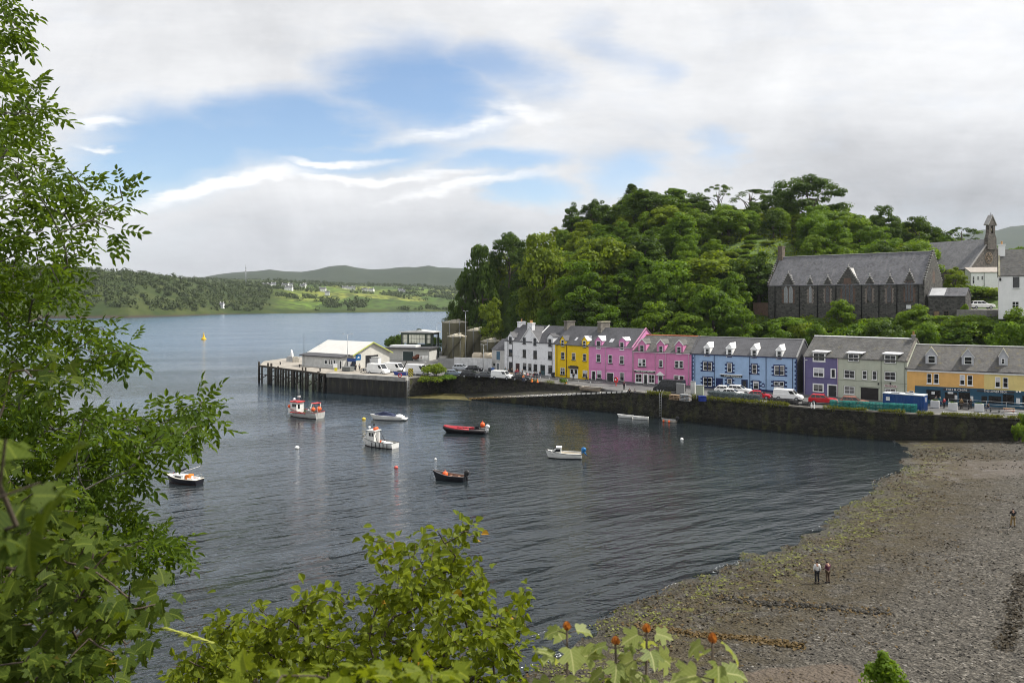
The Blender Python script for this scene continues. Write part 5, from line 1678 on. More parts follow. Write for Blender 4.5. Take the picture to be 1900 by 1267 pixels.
mb.build('gable_shade', mat('dark_gable_shade', (0.055, 0.055, 0.06), 0.95, 0.3, 3.0), h.o)  # alley shade on the end gable, put in as a dark sheet
for f0, f1, wt, wb, win in [(275, 360, 262, 388, (298, 276, 350, 374)), (588, 675, 270, 398, (612, 288, 664, 390)), (935, 1022, 283, 412, (955, 300, 1014, 402)), (1290, 1380, 298, 432, (1308, 314, 1367, 417))]:
 h.dormer(h.uv(f0, 300)[0], h.uv(f1, 300)[0], h.uv(f0, wt)[1], h.uv(f0, wt - 66)[1], h.uv(f0, wb)[1], h.rect(*win), WHITE, WHITE, cheek=WHITE, sill=NAVY, hip=True, ov=.08)
QK = dict(sur=NAVY, sw=.2, quoin=.36, sill=None)
for r in [(265, 467, 388, 592), (1270, 517, 1408, 657), (265, 682, 390, 812)]:
 u0, u1, w0, w1 = h.rect(*r); m2 = (u0 + u1) / 2
 h.window((u0, u1, w0, w1), 2, 2, bw=.09, fw=.1, **QK)
 h.strip('mullion', m2 - .08, m2 + .08, w0, w1, NAVY, -.085)
for r in [(608, 482, 668, 612), (952, 499, 1018, 634), (608, 702, 666, 775), (972, 737, 1046, 852)]:
 h.window(h.rect(*r), 1, 2, fw=.1, curtain=.55 if r[0] == 608 and r[1] < 600 else None, **QK)
u0, u1, w0, w1 = h.rect(1262, 740, 1405, 860); m2 = (u0 + u1) / 2
h.window((u0, m2 - .1, w0 + .7, w1), 1, 1, fw=.1, sur=NAVY, sw=.2, quoin=.36, sill=None); h.window((m2 + .1, u1, w0 + .7, w1), 1, 1, fw=.1, sur=NAVY, sw=.2, quoin=.36, sill=None)
h.strip('panel', u0, u1, w0, w0 + .5, WHITE, -.05)
h.door(h.rect(445, 692, 540, 852), NAVY, NAVY); h.door(h.rect(803, 712, 892, 852), BLACK, NAVY, fw=.25)
r = h.rect(512, 642, 816, 690)
sg_ = h.strip('shop_sign', *r, mat('sign_navy', (0.012, 0.018, 0.03), 0.5, 0.1), -.14, .01)
h.text('Cuillin AyurCare', (r[0] + r[1]) / 2 + .25, (r[2] + r[3]) / 2, .5, SIGNTXT, -.155, sg_, width=(r[1] - r[0]) * .78)
h.strip('sign_hood', r[0] - .12, r[1] + .05, r[3], r[3] + .12, WHITE, -.3, .01, sg_)
mb = MB(); u0, u1, w0, w1 = h.rect(1090, 762, 1130, 822)
mb.extr([(u0, w0), (u1, w0), (u1, w1 - .2), ((u0 * .25 + u1 * .75), w1 - .03), ((u0 + u1) / 2, w1), (u0 * .75 + u1 * .25, w1 - .03), (u0, w1 - .2)], 'y', -.06, .01); mb.build('arched_plaque', NAVY, h.o)
h.strip('plaque_panel', u0 + .14, u1 - .14, w0 + .12, w1 - .3, mat('pale_blue', (0.4, 0.5, 0.7), 0.6), -.075)
for x in (148, 422, 922, 1152, 1527): h.pipe(h.uv(x, 500)[0], .1, ev - .05, NAVY)
for ua in (0.02, h.L - .5):
 mb = MB(); z = .1; k = 0
 while z < ev - .3:
  q = .46 if k % 2 == 0 else .26
  mb.box(ua if ua < 1 else h.L - q, ua + q if ua < 1 else h.L + .004, -.035, .01, z, z + .36); z += .40; k += 1
 mb.build('quoins', NAVY, h.o)
h.strip('plinth', 0, h.L, -.1, .4, NAVY, -.028)
h.strip('gutter', 0, h.L, ev - .14, ev - .02, NAVY, -.16, -.05)
# ---- purple and sage houses under one roof line
PURP = mat('purple_wall', (0.125, 0.11, 0.225), 0.75, 0.1, 0.6, streak=0.25)
SAGE = mat('sage_wall', (0.42, 0.44, 0.355), 0.8, 0.09, 0.6, streak=0.3)
SAGED = mat('sage_trim', (0.27, 0.29, 0.23), 0.8, 0.08)
AB = (Vector(cp_[8].xy) - Vector(cp_[6].xy))
Mid = Vector(cp_[6].xy) + AB * ((560 - 80) / (1430 - 80) * 0.985)
h = House('purple_house', 'purple house with white framed windows beside the dark gap', cp_[6], Mid, zoom=Z5)
hs_ = House('sage_house', 'pale sage green house with a dark garage opening and a tea house sign', Mid, cp_[8], zoom=Z5)
ev = (h.uv(80, 366)[1] + hs_.uv(1425, 416)[1]) / 2
rg = (h.uv(205, 108, 5.2)[1] + hs_.uv(1550, 134, 5.2)[1]) / 2
h.body(10.4, ev, rg, PURP, SLATE_OLD, ridgem=WHITE, gable_over=0.0)
hs_.body(10.4, ev, rg, SAGE, SLATE_OLD, ridgem=WHITE, gable_over=0.0, skew=(CEMENT, [hs_.L]))
def flat_dormer(h, r, can, wallm, frame_m, nh):
 u0, u1, w0, w1 = h.rect(*r)
 c0, c1, _, cw = h.rect(*can)
 yb = h.roof_y(w1 + .2) + .2
 mb = MB(); mb.box(u0 - .12, u1 + .12, -.03, max(yb, .5), w0 - .2, w1 + .12)
 o = mb.build('dormer', wallm, h.o)
 h.window((u0, u1, w0, w1), 2, nh, fw=.1, flat=o, y=-.04)
 mb = MB(); mb.add([(c0, -.35, w1 + .12), (c1, -.35, w1 + .12), (c1, yb + 1.0, w1 + .45), (c0, yb + 1.0, w1 + .45), (c0, -.35, w1 + .24), (c1, -.35, w1 + .24), (c1, yb + 1.0, w1 + .57), (c0, yb + 1.0, w1 + .57)],
                      [(0, 3, 2, 1), (4, 5, 6, 7), (0, 1, 5, 4), (1, 2, 6, 5), (2, 3, 7, 6), (3, 0, 4, 7)])
 mb.build('dormer_roof', frame_m, o)
flat_dormer(h, (205, 312, 355, 424), (190, 290, 402, 305), WHITE, LEAD, 1)
flat_dormer(hs_, (662, 328, 798, 430), (630, 305, 852, 320), SAGED, LEAD, 2)
flat_dormer(hs_, (1137, 340, 1285, 454), (1105, 320, 1345, 335), SAGED, LEAD, 2)
WS = dict(sur=WHITE, sw=.14)
h.window(h.rect(212, 515, 338, 628), 2, 1, **WS); h.window(h.rect(440, 527, 492, 640), 1, 1, **WS); h.window(h.rect(207, 720, 332, 822), 2, 1, curtain=.3, **WS)
h.door(h.rect(388, 720, 525, 900), BLACK, WHITE, fw=.22)
GS = dict(sur=SAGED, sw=.12, fw=.09)
for r, nv in [((607, 537, 745, 650), 2), ((847, 545, 907, 660), 1), ((974, 550, 1037, 668), 1), ((1137, 558, 1280, 676), 2), ((609, 744, 743, 855), 2), ((1140, 778, 1283, 835), 2)]:
 hs_.window(hs_.rect(*r), nv, 2, curtain=.1 if r[1] == 744 else None, **GS)
r = hs_.rect(825, 762, 1055, 938)
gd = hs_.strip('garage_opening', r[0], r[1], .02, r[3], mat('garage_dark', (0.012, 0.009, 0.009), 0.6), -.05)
hs_.strip('garage_frame', r[0] - .2, r[1] + .2, r[3], r[3] + .22, SAGED, -.07, .01, gd)
r = hs_.rect(1130, 728, 1302, 766)
sg_ = hs_.strip('shop_sign', *r, mat('sign_pale', (0.55, 0.5, 0.48), 0.6, 0.05), -.1, .01)
hs_.text('TEA HOUSE', (r[0] + r[1]) / 2, (r[2] + r[3]) / 2, .42, mat('sign_maroon', (0.2, 0.02, 0.03), 0.6), -.112, sg_, width=(r[1] - r[0]) * .84)
for (x, y) in ((1058, 725), (1215, 720)):
 mb = MB(); u, w_ = hs_.uv(x, y); mb.lathe([(.02, .3), (.1, .28), (.14, 0), (.04, -.1)], (u, -.2, w_), 8); mb.box(u - .03, u + .03, -.2, .01, w_ + .2, w_ + .26); mb.build('wall_lamp', BLACK, hs_.o)
h.pipe(.25, .1, ev, WHITE); h.pipe(h.L - .02, .1, ev, PIPEP); hs_.pipe(hs_.uv(1092, 600)[0], .1, ev, SAGED); hs_.pipe(hs_.uv(1398, 600)[0], .1, ev, SAGED)
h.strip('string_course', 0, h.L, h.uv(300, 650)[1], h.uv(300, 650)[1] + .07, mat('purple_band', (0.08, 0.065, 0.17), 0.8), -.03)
hs_.strip('string_course', 0, hs_.L, hs_.uv(900, 690)[1], hs_.uv(900, 690)[1] + .1, SAGED, -.04)
mb = MB(); u, w_ = h.uv(135, 408); mb.tube([(.2, -.1, w_), (u, -1.2, w_ + .1)], .03, 5); mb.box(u - .1, u + .35, -1.35, -1.1, w_ + .02, w_ + .14); mb.build('street_light', GALV, h.o)
# ---- sand and cream houses with the shops
SAND = mat('sand_wall', (0.64, 0.37, 0.12), 0.78, 0.09, 0.6, streak=0.25)
CREAM = mat('cream_wall', (0.62, 0.50, 0.20), 0.78, 0.09, 0.6, streak=0.25)
TEAL = mat('teal_shopfront', (0.018, 0.07, 0.12), 0.5, 0.12, 1.0)
h = House('sand_house', 'sand coloured house above the fish and chip shop front', cp_[8], cp_[9], zoom=Z6)
hc = House('cream_house', 'cream coloured house above the bar at the right edge of the row', cp_[9], cp_[10], zoom=Z6)
ev = (h.uv(100, 472)[1] + h.uv(1100, 520)[1]) / 2
rg = (h.uv(260, 152, 5)[1] + hc.uv(1714, 190, 5)[1]) / 2
for q, wm in ((h, SAND), (hc, CREAM)):
 q.body(10.0, ev, rg, wm, SLATE_MOSS, ridgem=mat('ridge_pale', (0.4, 0.4, 0.38), 0.7), gable_over=0.32 if q is h else 0.0)
 q.strip('eaves_board', 0, q.L, ev - .42, ev - .06, WHITE, -.12)
 q.strip('gutter', 0, q.L, ev - .1, ev + .02, BLACK, -.28, -.125)
DORM = mat('dormer_boards', (0.42, 0.43, 0.45), 0.7, 0.12, 3)
DROOF = slate('slate_yellowed', (0.22, 0.2, 0.11), 0.3, 0.5)
for q, f0, f1, wt, wb, ap, win in [(h, 352, 512, 285, 420, 188, (385, 297, 487, 400)), (h, 852, 1018, 305, 437, 204, (886, 312, 997, 420)), (hc, 1365, 1490, 300, 440, 205, (1400, 335, 1450, 412))]:
 y0 = 1.55
 for _ in range(6):
  w_b = q.uv((f0 + f1) / 2, wb, y0)[1]
  y0 = max(.3, min(3.2, q.roof_y(w_b)))
 u0, w1_ = q.uv(win[0], win[1], y0); u1, w0_ = q.uv(win[2], win[3], y0)
 q.dormer(q.uv(f0, 400, y0)[0], q.uv(f1, 400, y0)[0], q.uv(f0, wt, y0)[1], min(q.uv((f0 + f1) / 2, ap, y0)[1], rg - .1), q.uv(f0, wb, y0)[1], (u0, u1, w0_, w1_), DORM, DROOF, y=y0, barge=mat('barge_grey', (0.5, 0.5, 0.5), 0.7), cheek=slate('slate_dark'))
for q, r in [(h, (370, 540, 436, 680)), (h, (465, 545, 538, 685)), (h, (825, 560, 896, 702)), (h, (930, 565, 1004, 710)), (hc, (1314, 590, 1387, 736)), (hc, (1420, 595, 1496, 742))]:
 q.window(q.rect(*r), 1, 2, fw=.09, sill=WHITE)
top1 = h.uv(600, 728)[1]
u0s = h.uv(205, 800)[0]
sf = h.strip('shopfront', u0s, h.L, .02, top1, TEAL, -.06)
sf2 = hc.strip('shopfront', 0, hc.L, .02, top1 - .1, TEAL, -.062)
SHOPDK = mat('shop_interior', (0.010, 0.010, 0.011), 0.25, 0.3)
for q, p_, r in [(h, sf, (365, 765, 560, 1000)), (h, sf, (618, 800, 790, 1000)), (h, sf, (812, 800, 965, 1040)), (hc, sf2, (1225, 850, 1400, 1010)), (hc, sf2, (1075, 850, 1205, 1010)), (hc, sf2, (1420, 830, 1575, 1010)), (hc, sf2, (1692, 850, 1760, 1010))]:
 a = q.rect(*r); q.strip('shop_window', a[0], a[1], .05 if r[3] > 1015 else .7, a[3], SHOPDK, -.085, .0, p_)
for q, p_, r in [(h, sf, (755, 842, 792, 905)), (h, sf, (972, 855, 1012, 925)), (hc, sf2, (1605, 882, 1660, 962)), (h, sf, (660, 795, 735, 825)), (h, sf, (435, 790, 480, 830))]:
 q.strip('notice', *q.rect(*r), PAPER, -.10, -.086, p_)
r = h.rect(600, 745, 962, 792)
sg_ = h.strip('shop_sign', *r, SIGNB, -.16, -.0, sf)
h.text('FISH & CHIPS', (r[0] + r[1]) / 2, (r[2] + r[3]) / 2, .5, WHITE, -.175, sf, width=(r[1] - r[0]) * .8)
r = hc.rect(1062, 768, 1582, 818)
hc.strip('shop_sign', *r, SIGNB, -.16, -.0, sf2)
hc.text('THE LOWER DECK', (r[0] + r[1]) / 2, (r[2] + r[3]) / 2, .5, WHITE, -.175, sf2, width=(r[1] - r[0]) * .62)
h.window(h.rect(122, 778, 186, 815), 1, 1, fw=.07)
for x in (1615, 1660):
 u, w_ = hc.uv(x, 795); mb = MB(); mb.box(u - .14, u + .14, -.3, .01, w_ - .1, w_ + .12); mb.build('flood_lamp', WHITE, hc.o)
u_ = h.uv(340, 100, 5)[0]
h.chimney(.9, h.uv(340, 10, 5)[1], rg - .6, .6, .8, m_=mat('chimney_grey', (0.22, 0.21, 0.19), 0.9), pots=1)
# ---- stone hall on the terrace
HSTONE = stone('hall_stone', (0.038, 0.037, 0.035), (0.122, 0.116, 0.106), (0.085, 0.082, 0.077), 0.5)
DRESS = mat('red_sandstone', (0.12, 0.078, 0.06), 0.85, 0.25, 1.5)
COPEP = mat('pale_cope', (0.42, 0.41, 0.39), 0.8, 0.2)
h = House('stone_hall', 'long dark stone hall with slate roof and crow stepped gablets above the row', (60.2, 190.0), (84.7, 166.0), z=17.4, cat='hall', zoom=Z7)
D = 11.5
ev = 25.2 - 17.4; rg = 31.9 - 17.4
h.body(D, ev, rg, HSTONE, SLATE_HALL, gable_over=-.25, ridgem=mat('ridge_grey'))
def crow(h, axis_pts, th, m_, name='crowsteps', n=9):
 """steps climbing from eaves to apex on a gable lying across x (axis 'x': list of (x)) """
for uu in (h.L, 0.0):
 mb = MB(); n = 13
 for k in range(n):
  for sg in (0, 1):
   y0 = D / 2 * k / n; y1 = D / 2 * (k + 1) / n
   zz = ev + (rg - ev) * (k + 1) / n + .3
   a, b_ = (y0, y1) if sg == 0 else (D - y1, D - y0)
   mb.box(uu - .28, uu + .02, a, b_, ev - .3, zz, 0)
   mb.box(uu - .32, uu + .06, a - .03, b_ + .03, zz, zz + .12, 1)
 mb.build('crowsteps', [HSTONE, COPEP], h.o)
for (xc, ap, hw, wy) in [(270, 440, 46, 520), (420, 470, 26, 518), (543, 464, 33, 516), (685, 395, 84, 512), (833, 458, 36, 510), (973, 458, 33, 508), (1108, 428, 41, 506)]:
 uL, uR = h.uv(xc - hw, wy)[0], h.uv(xc + hw, wy)[0]
 wA = h.uv(xc, ap)[1]; um = (uL + uR) / 2
 mb = MB(); n = 6 if hw < 60 else 10
 yb = lambda w_: max(.3, h.roof_y(w_) + .3)
 for k in range(n):
  q0, q1 = k / n, (k + 1) / n
  zz = ev - .3 + (wA - ev + .3) * q1
  a, b_ = uL + (um - uL) * q0, uR - (uR - um) * q0
  mb.box(a, b_, -.06, .3 if k else .3, ev - .3 + (wA - ev + .3) * q0 if k else ev - .9, zz, 0)
  a2, b2 = uL + (um - uL) * q0, uL + (um - uL) * q1
  mb.box(a2 - .03, b2 + .05, -.1, .34, zz, zz + .1, 1)
  mb.box(uR - (uR - um) * q1 - .05, uR - (uR - um) * q0 + .03, -.1, .34, zz, zz + .1, 1)
 mb.lathe([(.1, wA), (.06, wA + .3), (.14, wA + .45), (.02, wA + .75)], (um, .1, 0), 6, 1)
 o = mb.build('gablet', [HSTONE, COPEP], h.o)
 rb = MB()
 yr = yb(wA)
 for sg in (-1, 1):
  ue = uL + .1 if sg < 0 else uR - .1
  rb.add([(ue, .3, ev - .1), (um, .3, wA - .1), (um, yr, wA - .1), (ue, .5, ev - .1)], [(0, 1, 2, 3)])
 rb.build('gablet_roof', SLATE_HALL if hw < 60 else COPEP, o)
def lancet(h, r, m_, frame, parts=1, sur=DRESS, sill=True):
 u0, u1, w0, w1 = r
 wd = (u1 - u0) / parts
 fr, gl = MB(), MB()
 for k in range(parts):
  a, b_ = u0 + wd * k, u0 + wd * (k + 1)
  mm = (a + b_) / 2
  hh = wd * .8
  ring = [(a, w0), (b_, w0), (b_, w1 - hh), ((mm + b_) / 2 + wd * .05, w1 - hh * .35), (mm, w1), ((mm + a) / 2 - wd * .05, w1 - hh * .35), (a, w1 - hh)]
  gl.extr([(mm + (p - mm) * .8, w0 + .06 + (q - w0) * .95) for p, q in ring], 'y', -.09, -.05)
  fr.extr(ring, 'y', -.07, .02)
 o = fr.build('window', frame, h.o)
 gl.build('pane', m_, o)
 for sd in (0, 1):
  sb = MB(); z = w0 - .1; k = 0
  while z < w1 - .2:
   e = .42 if k % 2 else .24
   sb.box(*((u0 - e, u0) if sd == 0 else (u1, u1 + e)), -.05, .02, z, z + .40); z += .4; k += 1
  sb.build('jamb', mat('grey_dressing', (0.2, 0.17, 0.15), 0.9, 0.2) if sur is None else sur, o)
for r, m_, pt in [((238, 520, 306, 643), mat('leaded_pale', (0.24, 0.25, 0.26), .5, .3, 6), 2), ((411, 520, 436, 643), mat('leaded_pale'), 1), ((526, 520, 560, 640), GLASS, 1), ((642, 500, 722, 638), GLASS, 3), ((813, 512, 852, 638), GLASS, 1), ((951, 512, 988, 640), GLASS, 1), ((1078, 485, 1136, 634), GLASS, 3)]:
 lancet(h, h.rect(*r), m_, DRESS, pt, None if pt == 1 else DRESS)
u0, u1, w0, w1 = h.rect(655, 470, 705, 512); h.strip('panel', u0, u1, w0, w1, DRESS, -.09)
h.strip('sign', *h.rect(1087, 655, 1120, 682), PAPER, -.08)
for x in (180, 348, 474, 600, 778, 898, 1022, 1170): h.pipe(h.uv(x, 600)[0], .1, ev, BLACK, .09)
# gable lancets (on the right hand gable)
mb = MB()
for dy_, hh in ((-.55, 2.6), (0, 3.2), (.55, 2.6)):
 c0 = D / 2 + dy_; w0 = ev + .2
 mb.add([(h.L + .03, c0 - .2, w0), (h.L + .03, c0 + .2, w0), (h.L + .03, c0 + .2, w0 + hh - .4), (h.L + .03, c0, w0 + hh), (h.L + .03, c0 - .2, w0 + hh - .4)], [(0, 1, 2, 3, 4)])
mb.build('gable_window', DRESS, h.o)
h.chimney(.5, h.uv(215, 250, 5.75)[1], rg - 1, 1.1, 1.5, m_=stone('chimney_stone', (0.1, 0.08, 0.06), (0.2, 0.16, 0.12), (0.1, 0.09, 0.08), .4), pots=0)
# porch against the right gable
hp = House('hall_porch', 'low stone porch with pale glazed roof against the right gable of the hall', (85.3, 165.6), (90.2, 160.8), z=17.4, cat='porch', zoom=Z7)
hp.body(3.6, hp.uv(1310, 592)[1], hp.uv(1300, 542, 1.8)[1], HSTONE, SLATE_HALL, ov=.2)
mb = MB(); y1 = 1.6
mb.extr([(-.2, hp.eave - .2 * hp.slope + .2), (y1, hp.eave + y1 * hp.slope + .2), (y1, hp.eave + y1 * hp.slope + .28), (-.2, hp.eave - .2 * hp.slope + .28)], 'x', .2, 3.0); mb.build('glazed_roof', mat('pale_glazed_roof', (0.5, 0.5, 0.5), 0.3, 0.1), hp.roof)
hp.door((1.0, 2.1, 0, 2.2), WOOD, DRESS); hp.window((2.9, 3.8, .9, 2.2), 2, 2, DRESS)
# brown wall left of the hall
mb = MB(); a, b_ = P(1397, 600, 194), P(1426, 600, 191)
mb.extr([(0, 0), (0, 6.2), (.4, 6.2), (.4, 0)], 'x', 0, 4.0)
mb.box(-.1, 4.1, -.08, .48, 6.2, 6.35)
o = mb.build('garden_wall', mat('brown_render', (0.17, 0.11, 0.085), 0.9, 0.2)); o.location = (a.x, a.y, 14.8); o.rotation_euler = (0, 0, math.atan2(b_.y - a.y, b_.x - a.x))
tag(o, 'plain reddish brown wall joining the left end of the stone hall', 'wall')
# ---- chapel
h = House('chapel', 'dark stone chapel with bellcote and rose window behind the white gabled house', (113.4 - .47 * 17, 200.3 + .88 * 17), (113.4, 200.3), z=24.6, cat='chapel', zoom=ZC)
D = 17.4; ev = 29.4 - 24.6; rg = 37.1 - 24.6
CST = stone('chapel_stone', (0.06, 0.055, 0.05), (0.16, 0.135, 0.12), (0.1, 0.09, 0.08), .55)
h.body(D, ev, rg, CST, slate('slate_chapel', (0.1, 0.1, 0.105), .36, 0.1, 0.3, light=.18), ov=.1, gable_over=-.3, skew=(mat('grey_cope', (0.26, 0.25, 0.24), 0.85, 0.2), [h.L - .1, .1]))
lancet(h, (h.L - 6.2, h.L - 5.0, .8, 3.6), GLASS, DRESS, 1, None)
mb = MB(); mb.lathe([(1.5, 0), (1.5, .1), (1.3, .12), (1.3, 0.04)], (0, 0, 0), 24, 0, False, axis='x')
mb.lathe([(1.25, .06), (.01, .06)], (0, 0, 0), 24, 1, False, axis='x')
for k in range(8):
 a = k * math.pi / 4
 mb.tube([(.1, 0.1 * math.cos(a), .1 * math.sin(a)), (.1, 1.3 * math.cos(a), 1.3 * math.sin(a))], .07, 4, 0)
 mb.tube([(.1, .85 * math.cos(a + .39) + .3 * math.cos(q * 1.05), .85 * math.sin(a + .39) + .3 * math.sin(q * 1.05)) for q in range(7)], .05, 4, 0)
rw = mb.build('rose_window', [mat('tracery', (0.2, 0.15, 0.105), 0.85, 0.2), GLASS], h.o); rw.location = (h.L, D / 2 - .9, ev + 3.0)
# bellcote straddling the gable apex
bw, bt = 1.75, .55
z0, z1, z2 = rg - 2.6, rg + 3.2, 43.0 - 24.6
mb = MB(); yc = D / 2
def bx_(y0, y1, za, zb, mi=0): mb.box(h.L - bt, h.L + bt * .6, yc + y0, yc + y1, za, zb, mi)
mb.extr([(yc - bw * 1.05, z0), (yc + bw * 1.05, z0), (yc + bw * 1.05, rg + .2), (yc + bw * .72, rg + 1.4), (yc - bw * .72, rg + 1.4), (yc - bw * 1.05, rg + .2)], 'x', h.L - bt, h.L + bt * .6)
bx_(-bw * .72, -.42, rg + 1.4, z1 + .3); bx_(.42, bw * .72, rg + 1.4, z1 + .3)
mb.extr([(yc - .42, z1 - .1), (yc, z1 + .3), (yc + .42, z1 - .1), (yc + .42, z1 + .31), (yc - .42, z1 + .31)], 'x', h.L - bt, h.L + bt * .6)
mb.extr([(yc - bw * .85, z1 + .3), (yc + bw * .85, z1 + .3), (yc, z2)], 'x', h.L - bt * 1.1, h.L + bt * .7)
for sg in (-1, 1):
 mb.extr([(yc + sg * bw * 1.0, z1 + .25), (yc, z2), (yc, z2 + .28), (yc + sg * bw * 1.1, z1 + .45)], 'x', h.L - bt * 1.3, h.L + bt * .9, 1)
mb.tube([(h.L, yc, z2 + .2), (h.L, yc, z2 + .9)], .09, 5, 1)
bc = mb.build('bellcote', [CST, mat('grey_cope')], h.o)
mb = MB(); mb.lathe([(.04, .75), (.2, .65), (.26, .2), (.36, 0), (.3, 0)], (h.L, yc, rg + 2.0), 12); mb.tube([(h.L, yc - .45, rg + 2.8), (h.L, yc + .45, rg + 2.8)], .05, 5)
mb.build('bell', mat('bronze', (0.1, 0.085, 0.05), 0.4, 0.2, metal=.8), bc)
# white chapel room in front
h = House('white_chapel_room', 'low white room with a lean to roof against the chapel front', (111.3, 196.0), (122.5, 193.0), z=24.2, cat='outbuilding', zoom=ZC)
mb = MB(); w1 = h.uv(600, 700)[1]
mb.extr([(0, -.6), (5, -.6), (5, w1 + 1.3), (0, w1)], 'x', 0, h.L); h.wall = mb.build('wall', WHITE, h.o)
mb = MB(); mb.extr([(-.2, w1), (5.1, w1 + 1.35), (5.1, w1 + 1.5), (-.2, w1 + .15)], 'x', -.2, h.L + .2); mb.build('roof', mat('roof_felt', (0.28, 0.25, 0.22), 0.8, 0.2), h.o)
for r in [(508, 738, 533, 825), (560, 740, 582, 783), (606, 738, 632, 780)]: h.window(h.rect(*r), 1, 2, sill=None)
h.pipe(h.uv(640, 800)[0], 0, w1, GREYM)
# white gabled house at the right edge
ph = 150.5
A = P(1853, 576, ph)
h = House('white_gabled_house', 'plain white gabled house with clay chimney pots at the right edge behind the shops', (A.x, A.y), (A.x + .86 * 16, A.y - .5 * 16), z=18.9, zoom=ZC)
D = 7.6
ev = h.uv(800, 735)[1]; rg = h.uv(900, 450, D / 2)[1]
h.body(D, ev, rg, mat('white_harl', (0.72, 0.72, 0.71), 0.8, 0.05, 0.8, streak=0.12), SLATE_OLD, ov=.12, skew=(mat('skew_moss', (0.3, 0.28, 0.2), 0.85, 0.3), [.1]))
h.window(h.rect(962, 748, 1034, 870), 1, 1, DARKW, sill=WHITE); h.window(h.rect(952, 1022, 1030, 1100), 2, 2, WHITE)
h.chimney(.55, h.uv(820, 385, 3.8)[1], rg - 1.6, 1.1, 2.0, m_=mat('white_harl'), pots=2)
mb = MB(); u, w_ = h.uv(820, 775); mb.lathe([(.05, .3), (.16, .2), (.16, -.2), (.05, -.3)], (u, -.25, w_), 8); mb.tube([(u, 0, w_ + .25), (u, -.25, w_ + .3)], .03, 5); mb.build('wall_lamp', BLACK, h.o)
# road and yard in front of the chapel
mb = MB(); mb.prism([(88, 160), (92, 156.6), (108, 158), (116, 172), (104, 175), (93, 168)], 18.6, 19.93)
mb.build('upper_road', mat('road_pale', (0.2, 0.19, 0.18), 0.85, 0.2), kind='structure')
# ================================================================== HARBOUR WORKS
TIMBER = mat('dark_timber', (0.03, 0.026, 0.02), 0.85, 0.35, 2.0)
PZ = 4.4
F0, F1, F2 = (-67.4, 216.4), (-43.7, 191.3), (-23.6, 180.8)
pier = empty('pier', (F1[0], F1[1], 0), 0, 'timber and concrete pier on dark piles reaching out into the bay', 'pier')
inv = Matrix.Translation(Vector((-F1[0], -F1[1], 0)))
mb = MB()
deckp = [F0, F1, F2, (-24, 190), (-37, 200), (-41, 238), (-66, 247), (-70.5, 229.5)]
mb.prism(deckp[::-1], PZ - .55, PZ)
o = mb.build('deck', mat('pier_deck', (0.27, 0.245, 0.21), 0.85, 0.25, .4), pier); o.matrix_parent_inverse = inv
mb = MB()
def along(a, b, q): return (a[0] + (b[0] - a[0]) * q, a[1] + (b[1] - a[1]) * q)
dF = (Vector(F1) - Vector(F0)).normalized(); nF = Vector((dF.y, -dF.x))
mb.tube([(F0[0] + nF.x * .2, F0[1] + nF.y * .2, PZ - .25), (F1[0] + nF.x * .2, F1[1] + nF.y * .2, PZ - .25)], .28, 4)
mb.tube([(F0[0] + nF.x * .15, F0[1] + nF.y * .15, 2.0), (F1[0] + nF.x * .15, F1[1] + nF.y * .15, 2.0)], .14, 4)
o = mb.build('walings', TIMBER, pier); o.matrix_parent_inverse = inv
rp = random.Random(6)
qs = [0, .05, .155, .175, .205, .27, .31, .35, .39, .43, .47, .52, .545, .60, .68, .72, .745, .83, .90, .97]
for i, q in enumerate(qs):
 x, y = along(F0, F1, q)
 tall = .9 if q in (.0, .155, .205, .68, .72) else (.35 if q in (.31, .9) else 0)
 mb = MB()
 mb.tube([(x + nF.x * .35, y + nF.y * .35, -2.5), (x + nF.x * .35 + rp.uniform(-.05, .05), y + nF.y * .35, PZ + tall - .02 + (.0 if tall else -.3))], rp.uniform(.2, .3), 8)
 if i % 3 == 0: mb.tube([(x + nF.x * .3, y + nF.y * .3, .4), (x - nF.x * 6, y - nF.y * 6, PZ - .6)], .12, 5)
 o = mb.build('pile', TIMBER, pier); o.matrix_parent_inverse = inv
for row in (5.0, 10.0, 16.0):
 for k in range(11):
  q = (k + .4 * (row > 6)) / 11
  x, y = along(F0, F1, q)
  x, y = x - nF.x * row, y - nF.y * row
  mb = MB(); mb.tube([(x, y, -2.5), (x, y, PZ - .5)], .22, 7)
  o = mb.build('pile', TIMBER, pier); o.matrix_parent_inverse = inv
mb = MB()
dG = (Vector(F2) - Vector(F1)).normalized(); nG = Vector((dG.y, -dG.x)); Lg = (Vector(F2) - Vector(F1)).length
prof, n = [], 44
for k in range(n + 1):
 p = Vector(F1) + dG * (Lg * k / n) + nG * (.22 if k % 4 < 2 else .0)
 prof.append((p.x, p.y))
back = [(F2[0] - nG.x * 1, F2[1] - nG.y * 1), (F1[0] - nG.x * 1, F1[1] - nG.y * 1)]
mb.prism((prof + back)[::-1], -2.5, PZ - .62)
m_, t, b = base_nodes('sheet_piling')
ob = t.n('ShaderNodeTexCoord').outputs['Object']; sx, sy, sz = t.sep(ob)
stn = t.noise(t.comb(t.m('MULTIPLY', sx, 1.5), t.m('MULTIPLY', sy, 1.5), t.m('MULTIPLY', sz, .25)), 1.0, 4, .7)
c = t.mix(t.smooth(stn, .5, .7), (0.016, 0.015, 0.013, 1), (0.06, 0.058, 0.03, 1))
c = t.mix(t.smooth(t.m('ADD', sz, t.m('MULTIPLY', stn, 1.0)), 1.2, 2.2, .85, 0), c, (0.010, 0.010, 0.008, 1))
t.put(b.inputs['Base Color'], c); b.inputs['Roughness'].default_value = .8
o = mb.build('sheet_wall', m_, pier); o.matrix_parent_inverse = inv
mb = MB()
a = Vector(F1) + nG * .35; c2 = Vector(F2) + nG * .35
